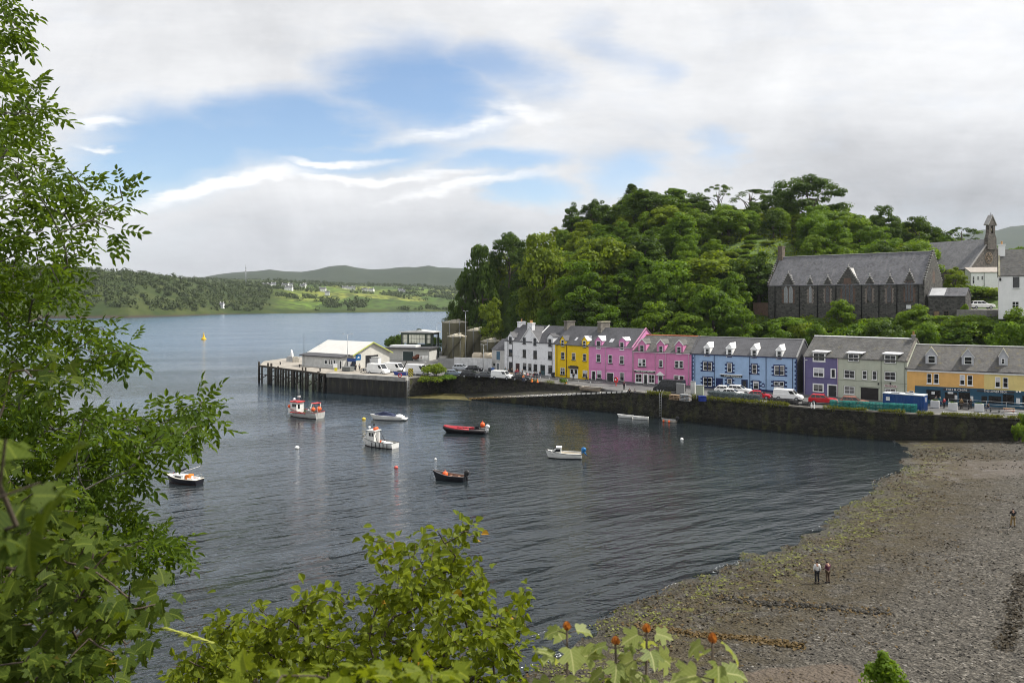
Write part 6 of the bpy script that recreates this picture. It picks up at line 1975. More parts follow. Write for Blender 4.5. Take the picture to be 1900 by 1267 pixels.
mb.prism([(a.x, a.y), (c2.x, c2.y), (c2.x - nG.x * 1.2, c2.y - nG.y * 1.2), (a.x - nG.x * 1.2, a.y - nG.y * 1.2)], PZ - .8, PZ + .16)
o = mb.build('cope_beam', CONC, pier); o.matrix_parent_inverse = inv
mb = MB()
for k in range(12):
 mb.tube([(F2[0] + nG.x * .45 + dG.x * .6, F2[1] + nG.y * .45 + dG.y * .6, .3 + k * .3), (F2[0] + nG.x * .45 + dG.x * 1.0, F2[1] + nG.y * .45 + dG.y * 1.0, .3 + k * .3)], .025, 4)
for e in (.6, 1.0): mb.tube([(F2[0] + nG.x * .45 + dG.x * e, F2[1] + nG.y * .45 + dG.y * e, -.5), (F2[0] + nG.x * .45 + dG.x * e, F2[1] + nG.y * .45 + dG.y * e, PZ + .3)], .035, 4)
o = mb.build('ladder', GALV, pier); o.matrix_parent_inverse = inv
def box_obj(name, label, cat, base, rz, parts, group=None):
 """thing made of boxes: parts = [(part name, material, [(x0,x1,y0,y1,z0,z1), ...])]"""
 o = empty(name, base, rz, label, cat, group)
 for pn, m_, bxs in parts:
  mb = MB()
  for q in bxs: mb.box(*q, bev=min(.04, (q[1] - q[0]) * .12, (q[3] - q[2]) * .12))
  mb.build(pn, m_, o)
 return o
def Gp(px, py, z=PZ): return G(px, py, z)
# steps and rubble beside the pier root
mb = MB()
for k in range(14):
 q = k / 13
 mb.box(-23.4 + q * 3.4, -22.9 + q * 3.4 + .3, 182.2 + q * 3.0, 185.5 + q * 2, -1, .4 + 3.7 * q)
st = tag(mb.build('stone_stairs', QSTONE2), 'flight of dark stone steps between the pier and the rubble quay wall', 'stairs')
# big white roofed shed
SHEDW = mat('shed_cladding', (0.55, 0.53, 0.48), 0.7, 0.08, .6)
ROOFW = mat('white_roof_sheet', (0.5, 0.49, 0.465), 0.5, 0.06, .5)
LIME = mat('lime_trim', (0.42, 0.45, 0.12), 0.6, 0.15)
NB = lambda x, y: (x, y)
s = House('fish_shed', 'big pale shed with white roof and lime green gable trim on the pier', (-53.9, 216.2), (-40.3, 206.0), z=PZ, cat='shed', zoom=ZS)
D = 12.6; ev = 8.0 - PZ; rg = 10.7 - PZ
s.body(D, ev, rg, SHEDW, ROOFW, ov=.7, gable_over=.5)
mb = MB()
for sg in (0, 1):
 f = (lambda y: y) if sg == 0 else (lambda y: D - y)
 mb.extr([(f(-.8), ev - .5), (f(-.8), ev - .2), (f(D / 2), rg + .2), (f(D / 2), rg - .12)], 'x', s.L + .5, s.L + .62)
mb.build('gable_trim', LIME, s.roof)
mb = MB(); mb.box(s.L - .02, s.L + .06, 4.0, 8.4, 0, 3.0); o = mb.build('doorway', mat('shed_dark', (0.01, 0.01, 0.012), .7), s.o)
mb = MB(); mb.box(s.L + .06, s.L + .09, 5.4, 6.1, 1.2, 2.1); mb.build('notice', PAPER, o)
BLUSIGN = mat('blue_sign', (0.01, 0.10, 0.26), .5, .1)
mb = MB(); mb.box(s.L - .02, s.L + .1, .6, 2.3, 2.0, 3.4); o = mb.build('sign', BLUSIGN, s.o)
mb = MB(); mb.add([(s.L + .112, 1.0, 2.5), (s.L + .112, 2.0, 2.55), (s.L + .112, 1.55, 2.95)], [(0, 1, 2)]); mb.build('emblem', WHITE, o)
# office lean-to along its front
mb = MB(); mb.extr([(-3.2, 0), (0, 0), (0, 3.3), (-3.2, 2.75)], 'x', .5, s.L - 1.2); s_ann = mb.build('office_annex', mat('annex_pale', (0.5, 0.5, 0.48), .7, .12, 1.0, streak=.3), s.o)
mb = MB(); mb.extr([(-3.7, 2.72), (.0, 3.36), (.0, 3.6), (-3.7, 2.98)], 'x', 0, s.L - .6); mb.build('annex_roof', mat('annex_roof_dark', (0.06, 0.06, 0.065), .7), s_ann)
for (x0, x1) in ((545, 605), (632, 672), (682, 715), (738, 778)):
 r = s.rect(x0, 440, x1, 545, -3.2); s.window((r[0], r[1], .9, 2.2), 1, 1, y=-3.2, fw=.1)
r = s.rect(865, 460, 915, 600, -3.2); s.door((r[0], r[1], 0, 2.1), BLACK, WHITE, y=-3.2)
r = s.rect(1040, 430, 1215, 620, -3.2)
mb = MB(); mb.box(r[0], r[1], -3.32, -3.2, 0, 2.9); o = mb.build('entrance', mat('entrance_navy', (0.015, 0.025, 0.05), .5), s.o)
mb = MB(); mb.box(r[0], r[1], -3.45, -3.32, 2.1, 2.8); mb.build('fascia_sign', mat('fascia_blue', (0.02, 0.06, 0.22), .5, .15), o)
mb = MB(); mb.box(r[0] + .35, r[0] + 1.6, -3.37, -3.325, 0, 2.0); mb.build('door', WHITE, o)
# small site office
k0 = Gp(566, 678)
k = House('site_office', 'small white flat roofed cabin with dark windows on the pier beside the shed', (k0.x, k0.y), (k0.x + 4.1, k0.y - 2.6), z=PZ, cat='cabin', zoom=ZS)
mb = MB(); mb.box(0, k.L, 0, 4.2, 0, 2.7); mb.build('wall', WHITE, k.o)
mb = MB(); mb.box(-.3, k.L + .3, -.3, 4.5, 2.7, 2.95); mb.build('roof', mat('annex_roof_dark'), k.o)
k.window((.4, 1.7, 1.0, 2.3), 1, 1, BLACK, sill=None); k.door((2.1, 3.0, 0, 2.1), BLACK, BLACK); k.window((3.3, 4.4, 1.2, 2.0), 1, 1, GREYM, sill=None)
mb = MB(); mb.box(k.L - .01, k.L + .05, 1.0, 3.0, .9, 2.1); mb.build('side_window', GLASS, k.o)
# low workshop, steel frame, yard clutter
a0 = G(716, 668, QZ); 
w_ = House('net_store', 'low white flat roofed workshop with green nets stacked at its front', (a0.x, a0.y), (a0.x + 13.0, a0.y - 3.0), z=QZ, cat='workshop')
mb = MB(); mb.box(0, w_.L, 0, 7, 0, 3.4); mb.build('wall', mat('workshop_pale', (0.5, 0.5, 0.47), .75, .1), w_.o)
mb = MB(); mb.box(-.5, w_.L + .5, -1.2, 7.4, 3.4, 3.75); mb.build('roof', mat('annex_roof_dark'), w_.o)
mb = MB(); mb.box(1, 9, .5, 5, 3.78, 4.3); mb.build('roof_light', WHITE, w_.o)
w_.door((5.2, 8.6, 0, 2.7), mat('workshop_door', (0.03, 0.05, 0.05), .6), WHITE)
FRAMEG = mat('dark_green_steel', (0.022, 0.035, 0.024), .6, .2)
a0 = G(744, 664, QZ); dd = 242.0
p = P(744, 664, dd)
fr = House('ice_plant_frame', 'tall dark green steel frame building with translucent upper panels behind the workshop', (p.x, dd), (p.x + 9.6, dd - 2.4), z=QZ, cat='industrial building')
Hf = 7.2
mb = MB()
for x in (0, 2.0, 7.6, 9.4):
 for y in (0, 6): mb.box(x, x + .45, y, y + .45, 0, Hf)
for y in (0, 6): mb.box(0, 9.85, y + .02, y + .43, Hf - .01, Hf + .6); mb.box(.45, 9.4, y + .05, y + .4, 3.6, 4.1)
mb.box(0.02, .43, .45, 6, Hf, Hf + .5); mb.box(9.42, 9.83, .45, 6, Hf, Hf + .5)
mb.build('frame', FRAMEG, fr.o)
mb = MB(); mb.extr([(-.4, Hf + .6), (10.3, Hf + .6), (10.3, Hf + .8), (4.9, Hf + 1.3), (-.4, Hf + .8)], 'y', -.4, 6.9); mb.build('roof', mat('roof_white_edge', (0.45, 0.45, 0.44), .5), fr.o)
mb = MB()
for x0, x1 in ((.5, 1.95), (2.5, 7.55), (8.1, 9.35)): mb.box(x0, x1, .15, .22, 4.7, 7.4)
mb.build('panels', mat('translucent_sheet', (0.5, 0.5, 0.42), .4, .15), fr.o)
mb = MB()
for k in range(11): mb.box(.7 + k * .85, .76 + k * .85, .10, .145, 4.7, 7.4)
mb.box(.5, 9.35, .09, .13, 6.0, 6.1); mb.build('glazing_bars', FRAMEG, fr.o)
mb = MB(); mb.lathe([(.8, 0), (.8, .3), (.4, .55), (.05, .6)], (4.6, 3, Hf + 1.2), 10); mb.build('vent', FRAMEG, fr.o)
# storage tanks
OLIVE = mat('tank_olive', (0.115, 0.105, 0.062), .6, .12, .35, streak=.35)
TANKTOP = mat('tank_top_pale', (0.36, 0.33, 0.26), .75, .35, .8)
def tank(px0, px1, ytop, d, lab, zb=QZ):
 c = P((px0 + px1) / 2, 600, d); r_ = (px1 - px0) / 2 * d / FPX
 zt = CAM_H - (ytop - HY) / FPX * d
 o = empty('storage_tank', (c.x, d, zb), 0, lab, 'tank', 'olive storage tanks at the foot of the hill')
 hh = zt - zb
 mb = MB(); mb.lathe([(r_, 0), (r_, hh)], (0, 0, 0), 36)
 for k in range(1, 4): mb.lathe([(r_ + .002, hh * k / 4 - .05), (r_ + .05, hh * k / 4 - .04), (r_ + .05, hh * k / 4 + .04), (r_ + .002, hh * k / 4 + .05)], (0, 0, 0), 36)
 mb.build('shell', OLIVE, o)
 mb = MB(); mb.lathe([(r_ + .1, hh - .1), (r_ + .1, hh + .08), (r_ * .55, hh + .5), (.01, hh + .95)], (0, 0, 0), 36); mb.lathe([(.5, hh + .4), (.5, hh + 1.1), (.01, hh + 1.1)], (r_ * .3, -r_ * .3, 0), 10)
 mb.build('roof', TANKTOP, o)
 mb = MB()
 n = 18
 for k in range(n):
  a, b2 = 2 * math.pi * k / n, 2 * math.pi * (k + 1) / n
  mb.tube([(r_ * math.cos(a), r_ * math.sin(a), hh), (r_ * math.cos(a), r_ * math.sin(a), hh + 1.1)], .035, 4)
  for q in (.6, 1.1): mb.tube([(r_ * math.cos(a), r_ * math.sin(a), hh + q), (r_ * math.cos(b2), r_ * math.sin(b2), hh + q)], .03, 4)
 mb.build('railing', OLIVE, o)
 mb = MB()
 for a in (-1.9, -1.2):
  mb.tube([((r_ + .15) * math.cos(a), (r_ + .15) * math.sin(a), 0), ((r_ + .15) * math.cos(a), (r_ + .15) * math.sin(a), hh + .6), (r_ * .6 * math.cos(a), r_ * .6 * math.sin(a), hh + .9)], .09, 6)
 mb.build('pipework', GREYM, o)
 mb = MB()
 for a in np.linspace(-2.7, -1.0, 22): mb.box((r_ + .4) * math.cos(a) - .3, (r_ + .4) * math.cos(a) + .3, (r_ + .4) * math.sin(a) - .3, (r_ + .4) * math.sin(a) + .3, hh * (a + 2.7) / 1.7, hh * (a + 2.7) / 1.7 + .12)
 mb.build('spiral_stair', OLIVE, o)
 return o
tank(820, 869, 598, 258, 'tallest olive storage tank, furthest left under the trees')
tank(866, 905, 613, 251, 'middle height olive storage tank in the centre of the cluster')
tank(830, 866, 624, 243, 'shorter olive storage tank in front of the tallest one')
tank(892, 931, 633, 238, 'lowest wide olive storage tank beside the grey cottage')
for i, (px, lab) in enumerate([(886, 'cream horizontal fuel tank behind the yard wall, the whiter of the pair'), (906, 'cream horizontal fuel tank next to the grey cottage')]):
 d = 224; c = P(px, 668, d)
 o = empty('fuel_tank', (c.x, d, QZ), R(-12), lab, 'tank', 'cream fuel tanks behind the yard wall')
 mb = MB(); mb.lathe([(.01, -1.5), (.9, -1.4), (1.35, -1.0), (1.35, 1.0), (.9, 1.4), (.01, 1.5)], (0, 0, 1.75), 20, axis='x'); mb.build('shell', mat('tank_cream', (0.42, 0.36, 0.27), .6, .1), o)
 mb = MB(); mb.box(-1, -.7, -1, 1, 0, .8); mb.box(.7, 1, -1, 1, 0, .8); mb.build('saddles', CONC, o)
# yard wall
a, b_ = G(812, 683, QZ), G(913, 686.5, QZ)
o = empty('yard_wall', a, math.atan2(b_.y - a.y, b_.x - a.x), 'long concrete and whitewashed wall screening the tanks from the car park', 'wall')
L_ = (b_ - a).length
mb = MB(); mb.box(0, 4.6, 0, .3, 0, 2.6); mb.build('concrete_part', mat('grey_block', (0.24, 0.24, 0.235), .85, .15, .8, streak=.3), o)
mb = MB(); mb.box(4.62, L_ - .05, .02, .3, 0, 2.9)
for k in range(9): mb.box(4.7 + k * 1.3, 4.8 + k * 1.3, -.06, .02, 0, 2.95)
mb.build('white_part', mat('stained_white', (0.55, 0.55, 0.55), .8, .15, .8, streak=.5), o)
def lamp_post(px, py, top, lab, z=QZ, arm=.8, head=2, m_=GALV):
 p = G(px, py, z)
 hh = CAM_H - (top - HY) / FPX * p.y - z
 o = empty('lamp_post', p, 0, lab, 'lamp post')
 mb = MB(); mb.tube([(0, 0, 0), (0, 0, hh * .5), (0, 0, hh)], [.1, .08, .05], 7); mb.lathe([(.16, 0), (.16, .5), (.1, .6)], (0, 0, 0), 8); mb.build('pole', m_, o)
 mb = MB()
 for sg in ((-1, 1) if head == 2 else (1,)):
  mb.tube([(0, 0, hh), (sg * arm, 0, hh + .12)], .035, 5)
  mb.box(min(sg * arm, sg * (arm + .55)), max(sg * arm, sg * (arm + .55)), -.14, .14, hh + .06, hh + .2)
 mb.build('lamp_head', m_, o)
 return o
lamp_post(645, 684, 621, 'tall twin headed lamp post on the pier in front of the shed', PZ)
lamp_post(897.5, 690, 640, 'short pale lamp post in front of the cream fuel tanks', arm=.3)
lamp_post(864, 672, 578, 'tall slim mast among the storage tanks', arm=.2)
lamp_post(810.5, 664, 600, 'thin lamp post left of the tallest tank', arm=.3, head=1)
def mast(px, py, top, lab, z=PZ, r_=.09, cross=()):
 p = G(px, py, z); hh = CAM_H - (top - HY) / FPX * p.y - z
 mb = MB(); mb.tube([(0, 0, 0), (0, 0, hh)], [r_, r_ * .4], 6)
 for q in cross: mb.tube([(-.9, 0, hh * q), (.9, 0, hh * q)], .025, 4)
 o = mb.build('mast', TIMBER); o.location = p
 return tag(o, lab, 'mast')
mast(564, 680, 619, 'dark wooden mast at the corner of the white pier cabin')
mast(592, 676, 634, 'thin flag mast behind the pier cabin', cross=(.9,))
mast(716, 664, 630, 'thin aerial mast at the rear of the shed', QZ)
# fish boxes, skip, drums and other gear on the pier
FB = [(538, 671, 'grey stack of fish boxes at the outer end of the pier', GREYM), (549, 672, 'stack of pale fish boxes beside the cabin', mat('box_pale', (0.45, 0.42, 0.36), .7, .2))]
for px, py, lab, m_ in FB:
 box_obj('fish_boxes', lab, 'boxes', Gp(px, py), .4, [('stack', m_, [(-.9, .9, -.6, .6, k * .42, k * .42 + .38) for k in range(3)]), ('top_box', m_, [(-.7, .5, -.5, .4, 1.27, 1.6)])])
box_obj('waste_skip', 'low grey metal skip at the pier edge in front of the lamp post', 'skip', Gp(646, 688.5), -.5, [('tub', mat('skip_grey', (0.13, 0.135, 0.13), .7, .25), [(-1.3, 1.3, -.8, .8, .1, 1.1)]), ('rim', GREYM, [(-1.4, 1.4, -.9, -.8, 1.0, 1.15), (-1.4, 1.4, .8, .9, 1.0, 1.15)])])
o = empty('pier_sculpture', Gp(542, 670), 0, 'tall white curved plastic fender standing at the outer end of the pier', 'fender')
mb = MB(); mb.tube([(0, 0, 0), (.02, 0, 1.0), (-.05, 0, 2.2), (-.2, 0, 3.3)], [.3, .42, .38, .15], 10); mb.build('body', WHITE, o)
mb = MB(); mb.lathe([(.5, 0), (.5, .12), (.3, .16)], (0, 0, 0), 10); mb.build('base', GREYM, o)
for px, py, lab in [(565, 676.5, 'small red barrel standing at the corner of the pier cabin')]:
 o = empty('barrel', Gp(px, py), 0, lab, 'barrel'); mb = MB(); mb.lathe([(.3, 0), (.34, .1), (.34, .8), (.3, .9), (.01, .9)], (0, 0, 0), 12); mb.build('drum', REDP, o); mb = MB(); mb.lathe([(.35, .28), (.37, .3), (.35, .34)], (0, 0, 0), 12); mb.build('hoop', GREYM, o)
for px, py, lab in [(556, 681, 'bollard on the pier edge, nearest to the cabin'), (594, 689, 'bollard on the pier edge below the shed office'), (520, 676.5, 'bollard near the outer end of the pier')]:
 mb = MB(); mb.lathe([(.22, 0), (.16, .15), (.15, .5), (.27, .62), (.24, .72), (.01, .75)], (0, 0, 0), 10); o = mb.build('bollard', BLACK); o.location = Gp(px, py); tag(o, lab, 'bollard', 'bollards on the pier edge')
# ticket board and yellow waste bin
box_obj('ticket_board', 'leaning grey and yellow boat trip board on the pier', 'sign', Gp(622, 689), .3, [('board', WHITE, [(-.5, .5, -.05, .05, .9, 1.9)]), ('skirt', mat('yellow_board', (0.55, 0.5, 0.02), .6), [(-.2, .5, -.06, .04, .1, .88)]), ('post', GREYM, [(-.55, -.5, -.05, .05, 0, 3.2)])])
NET = mat('green_net', (0.02, 0.09, 0.05), .9, .4, 3)
for i, (px, py, lab, m_) in enumerate([(752, 667, 'heap of green netting at the workshop front', NET), (763, 668, 'darker heap of black netting at the workshop front', mat('black_net', (0.015, 0.02, 0.018), .9, .4, 3)), (776, 669, 'rust coloured heap of gear beside the workshop', mat('rust_gear', (0.16, 0.06, 0.035), .9, .4, 3))]):
 mb = MB(); rr = random.Random(i)
 for k in range(9): mb.ball((rr.uniform(-1.2, 1.2), rr.uniform(-.5, .5), rr.uniform(.3, 1.6)), rr.uniform(.5, .8), 8, 0, (1, 1, .8))
 o = mb.build('net_heap', m_); o.location = G(px, py, QZ); tag(o, lab, 'nets')
box_obj('storage_cabinet', 'white cabinet with flat top standing between the shed and the vans', 'cabinet', Gp(697, 680), -.3, [('body', WHITE, [(-2.6, 1.2, -.9, .9, 0, 2.4)]), ('door', mat('box_pale'), [(-2.0, -1.1, -.95, -.9, .1, 2.1)]), ('top', mat('roof_white_edge'), [(-2.7, 1.3, -1, 1, 2.4, 2.55)])])
o = empty('wire_cage', G(786, 671, QZ), -.2, 'white wire crate in the yard beside the workshop', 'crate')
mb = MB()
for k in range(6):
 mb.tube([(-1 + k * .4, -.6, 0), (-1 + k * .4, -.6, 1.7)], .04, 4); mb.tube([(-1, -.6, k * .34), (1, -.6, k * .34)], .04, 4)
 mb.tube([(-1 + k * .4, .6, 0), (-1 + k * .4, .6, 1.7)], .04, 4)
mb.build('mesh', WHITE, o); mb = MB(); mb.box(-1, 1, -.6, .6, 0, .08); mb.build('floor', GREYM, o)
# ------------------------------------------------------------------ vehicles
def vehicle(kind, paint, pos, head, label, group=None, name=None):
 K = {
  'hatch': dict(L=4.1, W=1.74, belt=.95, roof=1.47, low=[(-2.05, .35), (-2.05, .82), (-1.95, .96), (.75, .97), (1.75, .84), (2.03, .66), (2.05, .35)], gr=(-1.9, -1.45, .1, .95), wx=(-1.25, 1.3)),
  'saloon': dict(L=4.6, W=1.8, belt=.94, roof=1.43, low=[(-2.3, .35), (-2.3, .8), (-2.2, .96), (.75, .96), (1.95, .82), (2.28, .62), (2.3, .35)], gr=(-1.75, -1.0, .15, 1.0), wx=(-1.35, 1.4)),
  'suv': dict(L=4.55, W=1.86, belt=1.1, roof=1.68, low=[(-2.25, .4), (-2.27, .95), (-2.15, 1.1), (.85, 1.12), (2.0, .98), (2.25, .78), (2.27, .4)], gr=(-2.1, -1.75, .2, 1.0), wx=(-1.35, 1.4)),
  'van': dict(L=4.9, W=1.9, belt=1.15, roof=1.95, low=[(-2.45, .4), (-2.47, 1.15), (1.35, 1.15), (2.15, .98), (2.42, .7), (2.45, .4)], gr=(-2.45, -2.38, .75, 1.5), wx=(-1.5, 1.55)),
  'bigvan': dict(L=5.9, W=2.0, belt=1.3, roof=2.5, low=[(-2.95, .4), (-2.97, 1.3), (1.95, 1.3), (2.65, 1.08), (2.92, .75), (2.95, .4)], gr=(-2.95, -2.88, 1.25, 2.15), wx=(-1.9, 1.95)),
 }[kind]
 nm = name or {'van': 'parked_van', 'bigvan': 'parked_van'}.get(kind, 'parked_car')
 o = empty(nm, pos, head, label, 'van' if 'van' in kind else 'car', group)
 hw = K['W'] / 2
 mb = MB()
 # lower body: three slices across so that the flanks round over
 prof = K['low']
 n = len(prof)
 cx0 = sum(p[0] for p in prof) / n
 slices = [(-hw, .965, -.06), (-hw + .08, 1.0, 0), (hw - .08, 1.0, 0), (hw, .965, -.06)]
 vs = []
 for y, sc, dz_ in slices:
  for x, z in prof: vs.append((x * sc, y, z + (dz_ if z > .6 else 0)))
 fs = [tuple(range(n)), tuple(range(4 * n - 1, 3 * n - 1, -1))]
 for k in range(3):
  for i in range(n): fs.append((k * n + i, (k + 1) * n + i, (k + 1) * n + (i + 1) % n, k * n + (i + 1) % n))
 mb.add(vs, fs)
 xr0, xr1, xf1, xf0 = K['gr'][0], K['gr'][1], K['gr'][2], K['gr'][3]
 zb, zr = K['belt'] - .03, K['roof']
 b0, b1 = hw - .06, hw - (.26 if 'van' not in kind else .12)
 base = [(xr0, -b0, zb), (xf0, -b0, zb), (xf0, b0, zb), (xr0, b0, zb)]
 mid = [(xr1, -b1 - .03, zr - .07), (xf1, -b1 - .03, zr - .07), (xf1, b1 + .03, zr - .07), (xr1, b1 + .03, zr - .07)]
 top = [(xr1 + .12, -b1 + .08, zr), (xf1 - .12, -b1 + .08, zr), (xf1 - .12, b1 - .08, zr), (xr1 + .12, b1 - .08, zr)]
 mb.add(base + mid + top, [(8, 9, 10, 11)] + [(i, (i + 1) % 4, 4 + (i + 1) % 4, 4 + i) for i in range(4)] + [(4 + i, 4 + (i + 1) % 4, 8 + (i + 1) % 4, 8 + i) for i in range(4)])
 mb.build('body', paint, o)
 def lerp3(a, b_, q): return tuple(a[i] + (b_[i] - a[i]) * q for i in range(3))
 def pane(c4, u0, u1, v0, v1, off):
  a, b_, c_, d_ = c4
  f = lambda u, v: lerp3(lerp3(a, b_, u), lerp3(d_, c_, u), v)
  q = [Vector(f(u0, v0)), Vector(f(u1, v0)), Vector(f(u1, v1)), Vector(f(u0, v1))]
  nn = (q[1] - q[0]).cross(q[3] - q[0]).normalized() * off
  return [tuple(v + nn) for v in q]
 g_ = MB()
 sides = [([base[0], base[1], mid[1], mid[0]], 1), ([base[2], base[3], mid[3], mid[2]], 1)]
 if 'van' in kind:
  f0 = .76 if kind == 'van' else .80
  for sd, u0, u1 in ((0, f0, .97), (1, .03, 1 - f0)):
   mb = MB(); mb.add(pane(sides[sd][0], u0, u1, .12, .8, .012), [(0, 1, 2, 3)]); mb.build('side_window', GLASS, o)
 else:
  for c4, _ in sides:
   for u0, u1 in ((.06, .30), (.33, .62), (.65, .93)) if kind != 'saloon' else ((.08, .48), (.52, .93)):
    g_.add(pane(c4, u0, u1, .1, .93, .012), [(0, 1, 2, 3)])
  g_.add(pane([base[3], base[0], mid[0], mid[3]], .08, .92, .12, .92, .012), [(0, 1, 2, 3)])
 if g_.f: g_.build('side_glass', GLASS, o)
 ws = MB(); ws.add(pane([base[1], base[2], mid[2], mid[1]], .06, .94, .08, .95, .012), [(0, 1, 2, 3)]); ws.build('windscreen', GLASS, o)
 for x in K['wx']:
  for sg in (-1, 1):
   wb, rb = MB(), MB()
   r_ = .33 if 'van' not in kind else .35
   wb.lathe([(r_ * .6, -.1), (r_, -.1), (r_ + .01, 0), (r_, .1), (r_ * .6, .1)], (0, 0, 0), 16, axis='y')
   rb.lathe([(r_ * .62, -.11), (r_ * .5, -.115), (.05, -.10), (.01, -.12)], (0, 0, 0), 12, axis='y'); rb.lathe([(r_ * .62, .11), (r_ * .5, .115), (.05, .10), (.01, .12)], (0, 0, 0), 12, axis='y')
   wo_ = wb.build('wheel', RUBBER, o); wo_.location = (x, sg * (hw - .09), r_ + .01)
   rb.build('rim', GREYM, wo_)
 for sg in (-1, 1):
  hb = MB(); x = prof[-2][0]
  hb.box(x - .16, x + .012, sg * hw * .72 - .18, sg * hw * .72 + .18, prof[-2][1] - .02 - .08, prof[-2][1] + .06); hb.build('headlight', mat('headlight', (0.7, 0.7, 0.7), .15, .05), o)
  tb = MB(); tb.box(-K['L'] / 2 - .012, -K['L'] / 2 + .1, sg * hw * .78 - .1, sg * hw * .78 + .1, prof[1][1] - .2, prof[1][1] + .02); tb.build('tail_light', mat('tail_light', (0.3, 0.01, 0.01), .2, .05), o)
  mr = MB(); mr.box(xf0 - .35, xf0 - .2, min(sg * (hw - .02), sg * (hw + .16)), max(sg * (hw - .02), sg * (hw + .16)), K['belt'] + .02, K['belt'] + .17); mr.build('wing_mirror', paint, o)
 bp = MB(); bp.box(-K['L'] / 2 - .03, K['L'] / 2 + .03, -hw * .93, hw * .93, .26, .42); bp.build('bumper', mat('bumper_dark', (0.03, 0.03, 0.032), .7, .1), o)
 return o
def paint(nm, c, r_=.25): return mat('paint_' + nm, c, r_, .05, 1.0, spec=.5)
PW = paint('white', (0.72, 0.72, 0.71)); PS = paint('silver', (0.33, 0.35, 0.38)); PB = paint('black', (0.012, 0.013, 0.016)); PG = paint('graphite', (0.05, 0.055, 0.065))
PR = paint('red', (0.42, 0.012, 0.02)); PRU = paint('copper', (0.24, 0.085, 0.055)); PNB = paint('navy', (0.012, 0.018, 0.04)); PSB = paint('steel_blue', (0.2, 0.24, 0.3))
CG = 'cars parked along the quay'
for kind, pt, px, py, hd, lab in [
 ('bigvan', PW, 702, 694, -34, 'white van on the pier, rear doors towards the shed'),
 ('bigvan', PW, 733, 692, -30, 'second white van close in front of the first on the pier'),
 ('bigvan', PW, 776, 695.5, -22, 'long white van beside the hazard board'),
 ('suv', PS, 857, 688, -14, 'silver people carrier in the back row by the yard wall'),
 ('hatch', PB, 881, 689, -18, 'black hatchback in the back row by the yard wall'),
 ('hatch', PSB, 843, 697.5, -8, 'steel blue hatchback at the left end of the front row'),
 ('suv', PB, 874, 700.0, -14, 'black off roader in the front row of the car park'),
 ('saloon', PG, 902, 701.2, -20, 'dark grey saloon close behind the small white van'),
 ('van', PW, 932, 703.5, -26, 'small white van in front of the white house'),
 ('saloon', PB, 969, 706.0, -30, 'black saloon nearest to the drinkers outside the white house'),
 ('bigvan', PB, 1242, 728.0, 149, 'long black van in front of the second pink house'),
 ('hatch', PW, 1347, 729.5, -26, 'white hatchback with its tail to the navy door of the blue house'),
 ('suv', PW, 1372, 731, -30, 'white estate car in front of the blue house'),
 ('hatch', PW, 1360, 736, -30, 'pale car almost hidden behind the grey creels'),
 ('hatch', PR, 1410, 740, -30, 'red hatchback between the white estate and the small white van'),
 ('van', PW, 1463, 742.5, -32, 'small white van beside the dark gap of the blue house'),
 ('suv', PR, 1527, 749.5, -28, 'bright red car in front of the purple house'),
 ('suv', PRU, 1586, 754, -28, 'copper brown car in front of the garage opening')]:
 vehicle(kind, pt, G(px, py, QZ), R(hd), lab, CG)
for kind, pt, px, py, d, hd, lab in [('suv', PW, 1822, 571.5, 167.5, -12, 'white car parked on the upper road below the chapel'), ('saloon', PNB, 1768, 574, 164, -30, 'dark car on the upper road beside the hall porch')]:
 p = P(px, py, d); vehicle(kind, pt, (p.x, p.y, 19.95), R(hd), lab)
